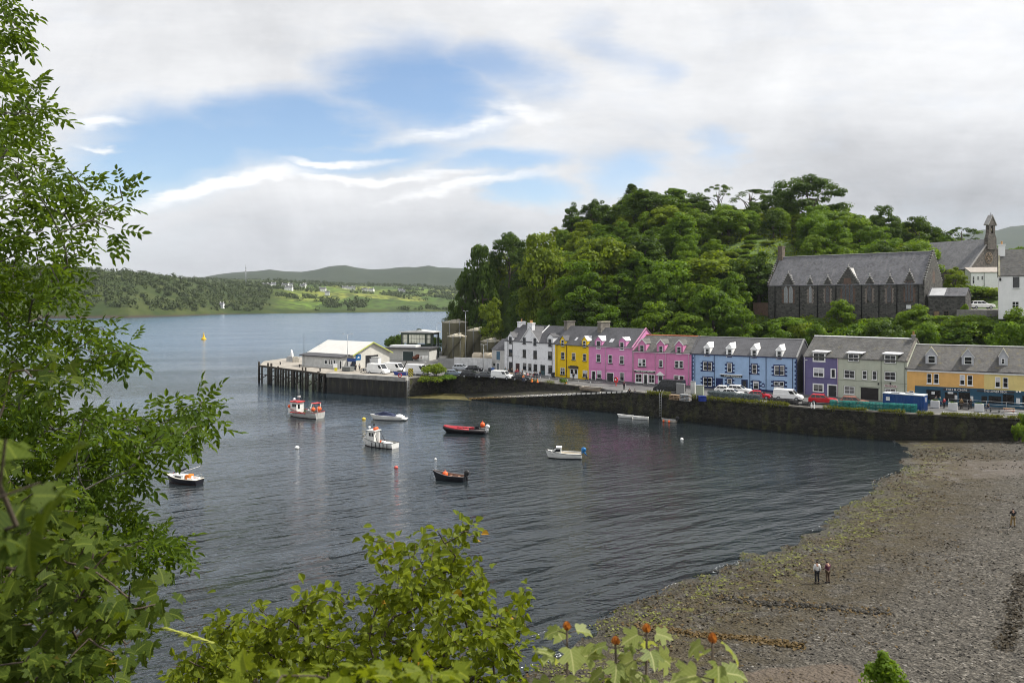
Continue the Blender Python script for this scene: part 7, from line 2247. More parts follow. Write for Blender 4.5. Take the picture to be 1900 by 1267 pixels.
# ------------------------------------------------------------------ boats
def hull_mesh(L, B, bow, mid, stern, draft, open_=True, tran=.82, n=14, floor=.12, rubm=None):
 """stem towards +x; slots 0 topsides, 1 below the boot line, 2 inside or deck, 3 gunwale"""
 mb = MB()
 rows = []
 for i in range(n + 1):
  q = i / n
  hb = B / 2 * (tran + (1 - tran) * math.sin(min(1, q / .45) * math.pi / 2)) if q < .45 else B / 2 * max(0.012, (1 - ((q - .45) / .55) ** 2.3))
  sh_ = stern + (mid - stern) * min(1, q / .4) if q < .4 else mid + (bow - mid) * ((q - .4) / .6) ** 1.7
  rake = .10 * L * max(0, q - .6) / .4
  rows.append((q, hb, sh_, rake))
 prof = lambda hb, s_, q: [(0, -draft * (1 - .75 * max(0, q - .7) / .3)), (hb * .62, -draft * .55), (hb * .86, .10), (hb * .95, s_ * .55), (hb, s_)]
 vs, fs, mi = [], [], []
 for q, hb, s_, rk in rows:
  pr = prof(hb, s_, q)
  x = -L / 2 + L * .92 * q
  ring = [(x + rk * max(0, z) / bow, -y, z) for y, z in reversed(pr)] + [(x + rk * max(0, z) / bow, y, z) for y, z in pr[1:]]
  vs += ring
 k = 9
 for i in range(n):
  for j in range(k - 1):
   fs.append((i * k + j, i * k + j + 1, (i + 1) * k + j + 1, (i + 1) * k + j)); mi.append(1 if j in (2, 3, 4, 5) else 0)
 fs.append(tuple(range(k - 1, -1, -1))); mi.append(0)
 b0 = len(mb.v); mb.v += vs
 for f, m_ in zip(fs, mi): mb.f.append([b0 + i for i in f]); mb.mi.append(m_); mb.sm.append(len(f) == 4)
 # inside
 ivs = []
 for q, hb, s_, rk in rows:
  x = -L / 2 + L * .92 * q
  x = max(x, -L / 2 + .06)
  w1, w0 = max(.004, hb - .06), max(.003, hb * .8 - .06)
  zf = floor if open_ else s_ - .10
  zz = max(zf, -draft + .05)
  ivs += [(x + rk * s_ / bow, -w1, s_), (x + rk * max(0, zz) / bow, -w0 if open_ else -w1, zz), (x + rk * max(0, zz) / bow, w0 if open_ else w1, zz), (x + rk * s_ / bow, w1, s_)]
 b0 = len(mb.v); mb.v += ivs
 for i in range(n):
  for j in range(3): mb.f.append([b0 + i * 4 + j, b0 + (i + 1) * 4 + j, b0 + (i + 1) * 4 + j + 1, b0 + i * 4 + j + 1]); mb.mi.append(2); mb.sm.append(False)
 mb.f.append([b0, b0 + 1, b0 + 2, b0 + 3]); mb.mi.append(2); mb.sm.append(False)
 for sg in (-1, 1):
  mb.tube([(-L / 2 + L * .92 * q + rk, sg * max(.0, hb - .02), s_ + .01) for q, hb, s_, rk in rows], .045, 5, 3)
 mb.tube([(-L / 2, -rows[0][1], rows[0][2] + .01), (-L / 2, rows[0][1], rows[0][2] + .01)], .045, 5, 3)
 return mb
def boat(name, label, px, py, L, B, hd, bow, mid, stern, draft, mats, open_=True, cat='boat', **kw):
 o = empty(name, G(px, py, 0), R(hd), label, cat)
 hull_mesh(L, B, bow, mid, stern, draft, open_, **kw).build('hull', mats, o)
 return o
def part(o, name, m_, f):
 mb = MB(); f(mb); return mb.build(name, m_, o)
def fender_ball(o, c, r_, m_=ORANGE, name='buoy_fender'):
 return part(o, name, m_, lambda mb: (mb.ball(c, r_, 12, 0, (1, 1, 1.1)), mb.tube([(c[0], c[1], c[2] + r_), (c[0], c[1], c[2] + r_ * 1.6)], .03, 4)))
HGREY = mat('hull_grey_white', (0.42, 0.42, 0.40), .5, .15, 1.5, streak=.3); HWHITE = mat('hull_white', (0.66, 0.66, 0.64), .35, .08, 1.5, streak=.12)
DECKG = mat('deck_green_grey', (0.14, 0.16, 0.13), .8, .25); HBLACK = mat('hull_black', (0.012, 0.013, 0.018), .35, .15); BOOT = mat('antifoul', (0.035, 0.015, 0.012), .7, .2)
CABW = mat('cabin_white', (0.66, 0.65, 0.62), .5, .1, 2.0, streak=.25); INNER = mat('hull_inside', (0.3, 0.29, 0.27), .7, .2)
# 1 the fishing boat
o = boat('fishing_boat', 'grey fishing boat with red trim and orange buoys moored off the pier', 564, 773, 9.0, 3.3, 149, 1.9, 1.15, 1.25, .6, [HGREY, BOOT, DECKG, mat('red_rubbing', (0.35, 0.02, 0.02), .5)], floor=.45)
part(o, 'rubbing_strake', REDP, lambda mb: [mb.tube([(-2.0 + k * .62, sg * 1.64, .98), (-1.5 + k * .62, sg * 1.66, 1.0)], .10, 5) for k in range(7) for sg in (-1, 1)])
wh = part(o, 'wheelhouse', CABW, lambda mb: (mb.prism([(1.1, -1.0), (3.0, -.8), (3.3, 0), (3.0, .8), (1.1, 1.0)], .5, 2.9), mb.box(2.6, 3.7, -.75, .75, .6, 1.6)))
for q in [(x, x + .45, sg * .98 - .03, sg * .98 + .03, 2.0, 2.6) for x in (1.25, 1.85) for sg in (-1, 1)] + [(3.02, 3.12, -.6, -.1, 2.0, 2.6), (3.02, 3.12, .1, .6, 2.0, 2.6), (1.06, 1.11, .1, .6, 1.6, 2.5)]: part(wh, 'window', GLASS, lambda mb: mb.box(*q))
part(wh, 'roof', REDP, lambda mb: mb.prism([(.8, -1.1), (3.1, -.9), (3.5, 0), (3.1, .9), (.8, 1.1)], 2.9, 3.08))
part(o, 'radar', WHITE, lambda mb: (mb.ball((2.4, .3, 3.4), .32, 10), mb.lathe([(.05, 3.05), (.05, 3.9), (.35, 3.9), (.35, 4.05), (.01, 4.06)], (1.6, -.2, 0), 10)))
part(o, 'mast', GREYM, lambda mb: (mb.tube([(1.4, 0, 3.0), (1.4, 0, 5.6)], .05, 5), mb.tube([(1.2, .5, 3.0), (1.2, .5, 6.6)], .025, 4), mb.tube([(1.4, -.6, 4.2), (1.4, .6, 4.2)], .03, 4)))
ga = part(o, 'stern_gantry', HGREY, lambda mb: [mb.tube([(-3.3, sg * 1.3, .6), (-3.3, sg * 1.3, 2.9)], .08, 6) for sg in (-1, 1)] + [mb.tube([(-3.3, -1.3, 2.9), (-3.3, 1.3, 2.9)], .08, 6), mb.box(-4.0, -2.9, -1.1, 1.1, .5, 1.0)])
part(ga, 'canopy', REDP, lambda mb: mb.box(-3.9, -2.8, -.9, .9, 2.95, 3.05))
part(o, 'hauler', GREYM, lambda mb: (mb.lathe([(.4, -.15), (.3, 0), (.4, .15)], (-.4, -1.2, 1.5), 12, axis='y'), mb.box(-1.6, -.4, -1.0, -.2, .5, 1.3)))
part(o, 'rope_pile', mat('green_rope', (0.05, 0.08, 0.02), .9, .4), lambda mb: [mb.ball((.3 - .5 * k, -.5 + .4 * (k % 3), .75), .42, 8, 0, (1, 1, .6)) for k in range(5)])
for c in ((-3.2, -1.15, 1.7), (-3.5, -.5, 1.75), (-3.9, 1.3, 1.9), (-1.9, -1.85, .75), (3.9, .3, 1.9)): fender_ball(o, c, .42 if c[0] < 0 else .3)
part(o, 'outrigger', GREYM, lambda mb: mb.tube([(-4.0, .6, 1.2), (-4.6, .9, 2.4), (-4.9, 1.0, -.3)], .035, 5))
part(o, 'mooring_rope', GREYM, lambda mb: mb.tube([(4.3, 0, 1.8), (4.75, .1, .9), (4.9, .2, -.1)], .025, 4))
o.scale = (.92, .92, .92)
# 2 the covered speedboat
o = boat('speedboat', 'white speedboat under a navy cover near the fishing boat', 718, 778.5, 6.1, 2.2, 172, .95, .75, .62, .3, [HWHITE, mat('hull_stripe', (0.1, 0.1, 0.12), .4), HWHITE, WHITE], open_=False)
part(o, 'cover', mat('navy_canvas', (0.012, 0.018, 0.05), .8, .2, 3), lambda mb: mb.add([(-1.7, -.95, .66), (1.9, -.7, .86), (2.6, 0, .9), (1.9, .7, .86), (-1.7, .95, .66), (-.9, -.45, 1.15), (.6, -.4, 1.5), (.6, .4, 1.5), (-.9, .45, 1.15)],
     [(0, 1, 6, 5), (1, 2, 6), (2, 7, 6), (2, 3, 7), (3, 4, 8, 7), (5, 6, 7, 8), (4, 0, 5, 8)]))
part(o, 'bathing_platform', WHITE, lambda mb: mb.box(-3.75, -2.95, -.95, .95, .2, .36, bev=.1))
part(o, 'engine_hatch', WHITE, lambda mb: mb.ball((-2.3, 0, .68), .8, 10, 0, (.9, 1.05, .45)))
# 3 the workboat
o = boat('workboat', 'white workboat with upright wheelhouse and black fendering, closest to the left tree', 703, 828, 7.4, 2.7, 150, 1.5, .95, .95, .5, [HWHITE, BOOT, mat('deck_light', (0.36, 0.36, 0.34), .8, .2), BLACK], floor=.4)
part(o, 'fender_strip', BLACK, lambda mb: [mb.tube([(-2.9 + k * .85, sg * 1.37, .0), (-2.9 + k * .85, sg * 1.37, .9)], .07, 5) for k in range(5) for sg in (-1, 1)])
wh = part(o, 'wheelhouse', CABW, lambda mb: (mb.extr([(.4, .4), (2.3, .4), (2.3, 1.7), (1.85, 2.75), (.4, 2.75)], 'y', -.85, .85), mb.extr([(2.3, .6), (3.25, .9), (3.1, 1.45), (2.3, 1.55)], 'y', -.6, .6)))
for q in [(x, x + .42, sg * .86 - .02, sg * .86 + .02, 1.85, 2.45) for x in (.55, 1.15) for sg in (-1, 1)]: part(wh, 'window', GLASS, lambda mb: mb.box(*q))
part(wh, 'windscreen', GLASS, lambda mb: mb.add([(2.22, -.7, 1.92), (2.22, .7, 1.92), (1.93, .7, 2.6), (1.93, -.7, 2.6)], [(0, 1, 2, 3)]))
part(wh, 'roof', CABW, lambda mb: mb.box(.2, 2.1, -.95, .95, 2.75, 2.87))
part(wh, 'door', mat('cabin_door', (0.3, 0.3, 0.29), .6), lambda mb: mb.box(.37, .41, -.4, .3, .5, 2.4))
part(o, 'life_raft', ORANGE, lambda mb: mb.lathe([(.01, -.5), (.24, -.48), (.26, 0), (.24, .48), (.01, .5)], (.7, 0, 3.12), 12, axis='y'))
part(o, 'radar', WHITE, lambda mb: (mb.ball((1.8, .4, 3.35), .28, 10, 0, (1, 1, .6)), mb.tube([(1.8, .4, 2.85), (1.8, .4, 3.2)], .04, 5)))
part(o, 'mast', BLACK, lambda mb: (mb.tube([(1.2, -.1, 2.85), (1.2, -.1, 4.3)], .05, 5), mb.box(1.1, 1.3, -.25, .05, 3.6, 3.9)))
part(o, 'foredeck_rail', GALV, lambda mb: mb.tube([(2.0, -1.15, 1.2), (2.0, -1.15, 1.75), (3.4, -.3, 2.0), (3.4, .3, 2.0), (2.0, 1.15, 1.75), (2.0, 1.15, 1.2)], .03, 5))
part(o, 'stay', BLACK, lambda mb: [mb.tube([(.4, sg * .85, 2.7), (-.5, sg * 1.0, .9)], .045, 5) for sg in (-1, 1)])
part(o, 'deck_hatch', WHITE, lambda mb: (mb.box(-2.6, -1.2, -.8, .8, .42, .8), mb.box(-.9, -.3, -.9, -.3, .42, .9)))
fender_ball(o, (2.9, -.95, .75), .26, REDP); fender_ball(o, (0.1, -.7, .75), .2)
part(o, 'mooring_rope', BLACK, lambda mb: mb.tube([(3.6, 0, 1.3), (4.1, .2, .5), (4.3, .2, -.1)], .025, 4))
o.scale = (.84, .84, .84)
# 4 the red inflatable
RIBR = mat('rib_red', (0.30, 0.014, 0.024), .5, .15)
o = empty('inflatable_boat', G(862, 803, 0), R(170), 'long red and black rigid inflatable with an orange buoy at its stern', 'boat')
hull_mesh(7.2, 2.0, .7, .45, .4, .4, True, floor=.25).build('hull', [HBLACK, HBLACK, mat('rib_deck', (0.2, 0.03, 0.03), .7, .2), HBLACK], o)
tp = [(-3.6, -1.0, .5), (-1, -1.05, .52), (1.2, -.98, .6), (2.6, -.62, .75), (3.4, -.12, .9), (3.4, .12, .9), (2.6, .62, .75), (1.2, .98, .6), (-1, 1.05, .52), (-3.6, 1.0, .5)]
part(o, 'tube', mat('tube_black', (0.02, 0.016, 0.018), .5, .15), lambda mb: mb.tube(tp, .27, 10))
part(o, 'tube_top', RIBR, lambda mb: mb.tube([(a, b_, c_ + .12) for a, b_, c_ in tp[1:-1]], .22, 8))
part(o, 'foredeck', RIBR, lambda mb: mb.add([(1.3, -.8, .8), (2.7, -.5, .95), (3.2, 0, 1.05), (2.7, .5, .95), (1.3, .8, .8)], [(0, 1, 2, 3, 4)]))
part(o, 'seat', RIBR, lambda mb: [mb.box(-1.6 + k * 1.0, -1.0 + k * 1.0, -.3, .3, .3, .95, bev=.06) for k in range(3)])
part(o, 'console', HBLACK, lambda mb: (mb.box(-2.3, -1.9, -.4, .4, .3, 1.25), mb.tube([(-2.5, -.6, .4), (-2.5, -.6, 1.9), (-2.5, .6, 1.9), (-2.5, .6, .4)], .04, 5), mb.tube([(-2.0, .2, 1.2), (-2.0, .2, 2.2)], .025, 4)))
def outboard(o, x, z, m_, y=0, tilt=0.0):
 e = part(o, 'outboard_motor', m_, lambda mb: (mb.ball((x - .25, y, z + .45), .34, 10, 0, (1.1, .75, 1.05)), mb.tube([(x - .25, y, z + .2), (x - .3 - tilt, y, z - .55 + tilt * .8)], [.16, .08], 7), mb.box(x - .12, x + .04, y - .16, y + .16, z - .05, z + .3)))
 part(e, 'propeller_leg', BLACK, lambda mb: mb.tube([(x - .3 - tilt, y, z - .5 + tilt * .8), (x - .36 - tilt * 1.4, y, z - .85 + tilt)], .06, 5))
 return e
outboard(o, -3.65, .75, WHITE, .2); fender_ball(o, (-3.0, -.1, 1.4), .42)
part(o, 'engine_bracket', GREYM, lambda mb: mb.box(-3.75, -3.4, -.6, .6, .2, .6))
# 5 the dark rowing boat
o = boat('rowing_boat', 'small dark open rowing boat with an orange buoy lying inside it', 833, 890, 4.3, 1.6, 158, 1.05, .62, .62, .3, [HBLACK, HBLACK, mat('wood_inside', (0.19, 0.11, 0.075), .7, .25), mat('gunwale_grey', (0.16, 0.14, 0.14), .6)], floor=.12)
part(o, 'thwart', mat('thwart_wood', (0.26, 0.15, 0.10), .7, .2), lambda mb: [mb.box(x, x + .25, -.68, .68, .42, .46) for x in (-1.3, -.2)])
part(o, 'foredeck', HBLACK, lambda mb: mb.add([(1.0, -.58, .74), (1.9, -.2, .95), (1.9, .2, .95), (1.0, .58, .74)], [(0, 1, 2, 3)]))
fender_ball(o, (.55, -.05, .62), .36); outboard(o, -2.15, .6, BLACK, 0)
part(o, 'mooring_rope', BLACK, lambda mb: mb.tube([(2.15, 0, 1.0), (2.4, .1, .4), (2.5, .1, -.1)], .02, 4))
# 6 the little cabin boat
o = boat('cabin_boat', 'small white cabin boat with a blue outboard, nearest to the beach', 1046, 849.5, 5.0, 1.9, 174, 1.15, .68, .62, .35, [HWHITE, mat('boot_black', (0.015, 0.015, 0.018), .5), mat('cream_inside', (0.5, 0.45, 0.36), .6), BLACK], floor=.3)
part(o, 'rail_cap', HWHITE, lambda mb: [mb.tube([(-2.4, sg * .86, .72), (-.5, sg * .96, .74), (1.0, sg * .82, .88)], .05, 5) for sg in (-1, 1)])
cb = part(o, 'cabin', CABW, lambda mb: mb.extr([(.35, .4), (1.75, .75), (1.5, 1.15), (.95, 1.5), (.35, 1.5)], 'y', -.62, .62))
part(cb, 'windows', GLASS, lambda mb: [mb.add([(.45, sg * .632, .98), (1.3, sg * .632, .98), (1.0, sg * .632, 1.34), (.45, sg * .632, 1.34)], [(0, 1, 2, 3)]) for sg in (-1, 1)] + [mb.add([(1.49, -.5, 1.2), (1.49, .5, 1.2), (1.0, .5, 1.49), (1.0, -.5, 1.49)], [(0, 1, 2, 3)])])
part(cb, 'roof', WHITE, lambda mb: mb.box(.25, 1.05, -.68, .68, 1.5, 1.57, bev=.08))
outboard(o, -2.5, .75, mat('outboard_blue', (0.01, 0.13, 0.34), .35, .1), 0, .35)
part(o, 'foredeck', HWHITE, lambda mb: mb.add([(1.2, -.7, .86), (2.1, -.3, 1.1), (2.35, 0, 1.16), (2.1, .3, 1.1), (1.2, .7, .86)], [(0, 1, 2, 3, 4)]))
# 7 the sailing yacht
o = boat('sailing_yacht', 'small dark hulled sailing yacht with white deck and orange cockpit bag below the ash branch', 340, 895.5, 4.9, 1.8, 160, .95, .62, .6, .4, [HBLACK, BOOT, WHITE, mat('cream_rail', (0.6, 0.55, 0.45), .5)], open_=False)
cb = part(o, 'coachroof', WHITE, lambda mb: mb.prism([(-.5, -.55), (1.2, -.4), (1.5, 0), (1.2, .4), (-.5, .55)], .5, 1.0))
part(cb, 'windows', GLASS, lambda mb: [mb.add([(-.1, -.535, .66), (.9, -.45, .7), (.9, -.45, .88), (-.1, -.535, .88)], [(0, 1, 2, 3)]), mb.add([(-.1, .535, .66), (.9, .45, .7), (.9, .45, .88), (-.1, .535, .88)], [(0, 1, 2, 3)])])
part(o, 'cockpit_bag', mat('orange_canvas', (0.62, 0.17, 0.02), .7, .15), lambda mb: mb.box(-1.1, -.55, -.6, .35, .5, 1.05, bev=.08))
part(o, 'coaming', WHITE, lambda mb: (mb.box(-1.9, -1.1, -.6, -.5, .5, .75), mb.box(-1.9, -1.1, .5, .6, .5, .75), mb.lathe([(.14, .5), (.14, .95), (.01, 1.0)], (-1.5, .2, 0), 10)))
part(o, 'mast', mat('mast_dark', (0.05, 0.055, 0.06), .4), lambda mb: mb.tube([(.6, 0, .9), (.6, 0, 5.6)], [.06, .04], 6))
part(o, 'boom', mat('boom_white', (0.7, 0.7, 0.7), .4), lambda mb: mb.tube([(.5, 0, 1.15), (-2.3, -.15, 2.1)], .035, 5))
part(o, 'furled_sail', HBLACK, lambda mb: mb.tube([(1.3, .1, 1.2), (.3, -.2, 1.45), (-.25, -.35, 1.75)], [.06, .13, .06], 7))
fender_ball(o, (1.9, -.5, .65), .22, REDP); part(o, 'rail', GALV, lambda mb: mb.tube([(-2.2, -.6, .6), (-2.2, -.6, 1.1), (-2.3, .6, 1.1), (-2.2, .6, .6)], .02, 4))
def edge_pt(px, inset):
 """point on the quay just behind the harbour wall edge, seen at photo column px"""
 k = (px - CX) / FPX
 for (ax, ay), (bx, by) in zip(WL[:-1], WL[1:]):
  den = (bx - ax) - k * (by - ay)
  q = (k * ay - ax) / den
  if -0.3 <= q <= (1.3 if bx == WL[-1][0] else 1.0) and (0 <= q or ax == WL[0][0]):
   d = (Vector((bx, by)) - Vector((ax, ay))).normalized(); n = Vector((-d.y, d.x))
   return Vector((ax + (bx - ax) * q + n.x * inset, ay + (by - ay) * q + n.y * inset, QZ))
# 8, 9 dinghies by the wall
for px, py, hd, lab in [(1160, 775, 158, 'pale dinghy by the harbour wall, bow to the left'), (1188, 778, 165, 'pale dinghy tied behind the first one by the harbour wall')]:
 o = boat('dinghy', lab, px, py, 2.9, 1.25, hd, .62, .45, .42, .16, [HWHITE, HGREY, INNER, WHITE], floor=.08, )
 o['group'] = 'pale dinghies by the harbour wall'
 part(o, 'thwart', WOOD, lambda mb: [mb.box(x, x + .2, -.5, .5, .3, .34) for x in (-.8, .1)])
o = boat('dinghy', 'small grey dinghy with red buoys hanging on its side by the harbour wall', 1241, 783, 2.6, 1.2, 155, .6, .45, .42, .16, [mat('dinghy_pale', (0.46, 0.42, 0.36), .6, .2), HGREY, INNER, GREYM], floor=.08)
part(o, 'thwart', BLACK, lambda mb: [mb.box(x, x + .3, -.5, .5, .3, .36) for x in (-.7, .2)]); outboard(o, -1.3, .35, BLACK)
fender_ball(o, (.8, .62, .22), .2); fender_ball(o, (-.2, .68, .18), .22)
p = edge_pt(1228, -.42)
o = empty('wall_ladder', (p.x, p.y, 0), math.atan2(WL[1][1] - WL[0][1], WL[1][0] - WL[0][0]), 'rusty iron ladder hanging down the harbour wall above the grey dinghy', 'ladder')
part(o, 'stile', GALV, lambda mb: [mb.tube([(x, -.1, .1), (x, .0, QZ + .25), (x, .5, QZ + .9)], .04, 5) for x in (-.25, .25)])
part(o, 'rung', GALV, lambda mb: [mb.tube([(-.25, -.1 + .1 * k / 13, .3 + k * .3), (.25, -.1 + .1 * k / 13, .3 + k * .3)], .025, 4) for k in range(13)])
# 10 boat laid up at the head of the slip
o = empty('laid_up_boat', (15.8, 161.0, 3.72), R(-48), 'old brown wooden boat laid up on the slipway against the quay wall', 'boat')
hull_mesh(5.2, 1.7, .95, .65, .7, .15, True).build('hull', [mat('old_planks', (0.24, 0.19, 0.14), .8, .3), TIMBER, mat('tarp_brown', (0.2, 0.15, 0.11), .8, .3), mat('gunwale_pale', (0.4, 0.38, 0.34), .7)], o)
part(o, 'thwart', WOOD, lambda mb: [mb.box(x, x + .25, -.7, .7, .45, .5) for x in (-1.4, 0.0)])
# mooring buoys and the channel mark
for px, py, r_, m_, lab in [(551, 831.5, .28, WHITE, 'white mooring buoy alone below the fishing boat'), (735, 868, .22, mat('buoy_pink', (0.6, 0.1, 0.08), .5), 'small pink mooring buoy above the dark rowing boat'), (1265, 815.5, .22, WHITE, 'small white buoy below the grey dinghy'), (675, 778, .3, mat('buoy_yellow', (0.6, 0.42, 0.05), .5), 'yellow buoy floating left of the covered speedboat'), (808, 852, .14, WHITE, 'tiny white float between the red inflatable and the rowing boat')]:
 mb = MB(); mb.ball((0, 0, r_ * .35), r_, 12, 0, (1.25, 1.25, .9)); mb.tube([(0, 0, r_ * 1.1), (0, 0, r_ * 1.6)], .03, 4); o = mb.build('mooring_buoy', m_); o.location = G(px, py, 0); tag(o, lab, 'buoy')
o = empty('channel_buoy', G(378, 630, 0), 0, 'yellow channel marker buoy far out in the bay', 'buoy')
part(o, 'float', mat('buoy_bright_yellow', (0.65, 0.40, 0.01), .5), lambda mb: mb.lathe([(.01, -.5), (1.25, -.4), (1.4, .5), (.9, .9), (.01, .9)], (0, 0, 0), 14))
part(o, 'tower', mat('buoy_bright_yellow'), lambda mb: (mb.lathe([(.75, .9), (.28, 2.6), (.28, 3.1), (.01, 3.15)], (0, 0, 0), 10), mb.tube([(-.4, 0, 3.3), (.4, 0, 4.0)], .09, 4), mb.tube([(.4, 0, 3.3), (-.4, 0, 4.0)], .09, 4)))
# ------------------------------------------------------------------ blue boat, hazard board, lifebuoy on the pier corner
o = empty('blue_launch', Gp(746, 696.5), R(170), 'small blue launch on the pier in front of the white vans', 'boat')
hull_mesh(4.2, 1.6, 1.0, .8, .8, .25, True).build('hull', [mat('launch_blue', (0.015, 0.04, 0.22), .4, .15), HGREY, mat('launch_blue'), GREYM], o)
part(o, 'derrick', TIMBER, lambda mb: (mb.tube([(.3, 0, .4), (-1.2, 0, 3.4)], .12, 6), mb.box(-.2, 1.0, -.4, .4, .5, 1.1))); part(o, 'fender', ORANGE, lambda mb: mb.ball((1.6, -.8, .6), .35))
HAZ = base_nodes('hazard_stripes'); m_, t, b = HAZ
sx, sy, sz = t.sep(t.n('ShaderNodeTexCoord').outputs['Object'])
t.put(b.inputs['Base Color'], t.mix(t.m('GREATER_THAN', t.m('FRACT', t.m('MULTIPLY', t.m('ADD', sx, sz), 1.7)), .5), (0.6, 0.5, 0.02, 1), (0.012, 0.012, 0.012, 1)))
o = empty('hazard_board', Gp(762, 699), R(-10), 'yellow and black striped hazard board between the vans', 'sign')
part(o, 'board', m_, lambda mb: mb.add([(-.5, 0, .1), (.5, 0, .1), (.65, 0, 1.0), (.5, 0, 1.9), (-.5, 0, 1.9), (-.65, 0, 1.0), (-.5, .06, .1), (.5, .06, .1), (.65, .06, 1.0), (.5, .06, 1.9), (-.5, .06, 1.9), (-.65, .06, 1.0)],
     [(0, 1, 2, 3, 4, 5), (11, 10, 9, 8, 7, 6)] + [(i, 6 + i, 6 + (i + 1) % 6, (i + 1) % 6) for i in range(6)]))
part(o, 'post', GREYM, lambda mb: mb.tube([(0, .1, 0), (0, .1, 1.8)], .04, 5))
o = empty('lifebuoy_stand', Gp(742, 701.3), 0, 'red lifebuoy ring on the edge of the pier corner', 'lifebuoy')
part(o, 'ring', REDP, lambda mb: mb.tube([(.38 * math.cos(a * .5236), 0, .6 + .38 * math.sin(a * .5236)) for a in range(13)], .09, 6, cap=False)); part(o, 'post', GREYM, lambda mb: mb.tube([(0, .15, 0), (0, .15, 1.0)], .05, 5))
o = empty('lifebuoy_cabinet', G(1143, 716, QZ), R(-40), 'red lifebuoy cabinet on a post at the head of the slipway', 'lifebuoy')
part(o, 'case', REDP, lambda mb: (mb.lathe([(.45, -.12), (.48, 0), (.45, .12), (.01, .13)], (0, 0, 1.35), 16, axis='y'), mb.box(-.42, .42, -.1, .1, .75, 1.3))); part(o, 'notice', WHITE, lambda mb: mb.box(-.16, .16, -.2, -.13, 1.15, 1.5)); part(o, 'post', REDP, lambda mb: mb.box(-.08, .08, -.06, .06, 0, .75))
# ------------------------------------------------------------------ creels, container, cabinets, rails
def creel_mesh(seed):
 g = random.Random(seed); mb = MB()
 L_, W_, H_ = .92, .62, .46
 arc = [(W_ / 2 * math.cos(a), H_ * math.sin(a)) for a in [math.pi * k / 8 for k in range(9)]]
 for x in (-L_ / 2, 0, L_ / 2): mb.tube([(x, y, z) for y, z in arc], .028, 4, 0)
 for y in (-W_ / 2, 0, W_ / 2): mb.tube([(-L_ / 2, y, .02), (L_ / 2, y, .02)], .03, 4, 0)
 for x in (-L_ / 2, L_ / 2): mb.tube([(x, -W_ / 2, .02), (x, W_ / 2, .02)], .03, 4, 0)
 for k in range(1, 8): mb.tube([(-L_ / 2, arc[k][0], arc[k][1]), (L_ / 2, arc[k][0], arc[k][1])], .013, 3, 1)
 for k in range(1, 12):
  x = -L_ / 2 + L_ * k / 12
  mb.tube([(x + (.05 if j % 2 else -.02), y * .99, z * .99) for j, (y, z) in enumerate(arc)], .013, 3, 1)
 for x in (-L_ / 2, L_ / 2):
  for k in range(-3, 4): mb.tube([(x, k * .085, .03), (x, k * .085, H_ * math.sqrt(max(.05, 1 - (k * .085 * 2 / W_) ** 2)))], .013, 3, 1)
 return mb.mesh('creel')
CM = [creel_mesh(i) for i in range(2)]
def creels(a, b_, rows, high, fm, nm, label, group, jit=.05):
 rr = random.Random(label)
 d = (b_ - a); L_ = d.length; d.normalize(); n = Vector((-d.y, d.x, 0)); rz = math.atan2(d.y, d.x)
 k = 0
 for lv in range(high):
  for r_ in range(rows - (lv > 0 and rows > 2)):
   x = .5
   while x < L_ - .4:
    if not (lv == high - 1 and rr.random() < .12):
     p = a + d * (x + rr.uniform(-jit, jit)) + n * (r_ * .68 + .34 * (lv > 0 and rows > 2)) + Vector((0, 0, lv * .47))
     o = bpy.data.objects.new('creel', CM[k % 2]); COL.objects.link(o)
     if not CM[k % 2].materials: CM[k % 2].materials.append(fm); CM[k % 2].materials.append(nm)
     for s_, m_ in enumerate((fm, nm)): o.material_slots[s_].link = 'OBJECT'; o.material_slots[s_].material = m_
     o.location = p; o.rotation_euler = (rr.uniform(-.05, .05), rr.uniform(-.04, .04), rz + rr.uniform(-.1, .1))
     tag(o, label, 'creel', group); k += 1
    x += .98
CREELG = mat('creel_grey', (0.07, 0.09, 0.095), .9, .3, 5); CREELN = mat('creel_net_grey', (0.12, 0.15, 0.16), .9, .4, 6)
CREELB = mat('creel_black', (0.018, 0.018, 0.02), .9, .3, 5); CREELT = mat('creel_teal', (0.01, 0.13, 0.12), .8, .3, 5); NETT = mat('teal_netting', (0.02, 0.22, 0.19), .8, .4, 6)
creels(edge_pt(1306, 1.6), edge_pt(1412, 1.3), 2, 3, CREELG, CREELN, 'grey netted creel in the stack before the blue house', 'grey creels stacked before the blue house')
creels(edge_pt(1420, 1.2), edge_pt(1497, 1.0), 2, 2, CREELB, CREELB, 'black creel in the low row between the grey and the teal creels', 'black creels on the quay edge')
creels(edge_pt(1538, 1.0), edge_pt(1712, 1.0), 2, 3, CREELT, NETT, 'teal netted creel in the row before the blue container', 'teal creels on the quay edge')
# container
CBLUE = mat('container_blue', (0.008, 0.045, 0.17), .5, .12, .8, streak=.2)
c0 = G(1713, 764.5, QZ); tdir = Vector((.75, -.66, 0)).normalized()
base = c0 - tdir * 6.06
o = empty('shipping_container', base, math.atan2(tdir.y, tdir.x), 'blue shipping container with a white roof edge on the quay', 'container')
mb = MB()
n = 60; prof = []
for k in range(n): prof.append((6.06 * k / n, -.0 if k % 4 < 2 else .05))
mb.prism(prof + [(6.06, 0), (6.06, 2.44), (0, 2.44)], .15, 2.5); mb.box(-.01, 6.07, -.03, 2.47, .02, .15); mb.build('body', CBLUE, o)
mb = MB(); mb.box(-.05, 6.11, -.06, 2.5, 2.5, 2.62); mb.build('roof', mat('container_roof', (0.5, 0.52, 0.54), .6, .15), o)
mb = MB(); mb.box(6.07, 6.12, .1, 1.2, .2, 2.4); mb.box(6.07, 6.12, 1.24, 2.34, .2, 2.4)
for y in (.4, .9, 1.55, 2.05): mb.tube([(6.15, y, .2), (6.15, y, 2.4)], .025, 5)
mb.build('door', CBLUE, o)
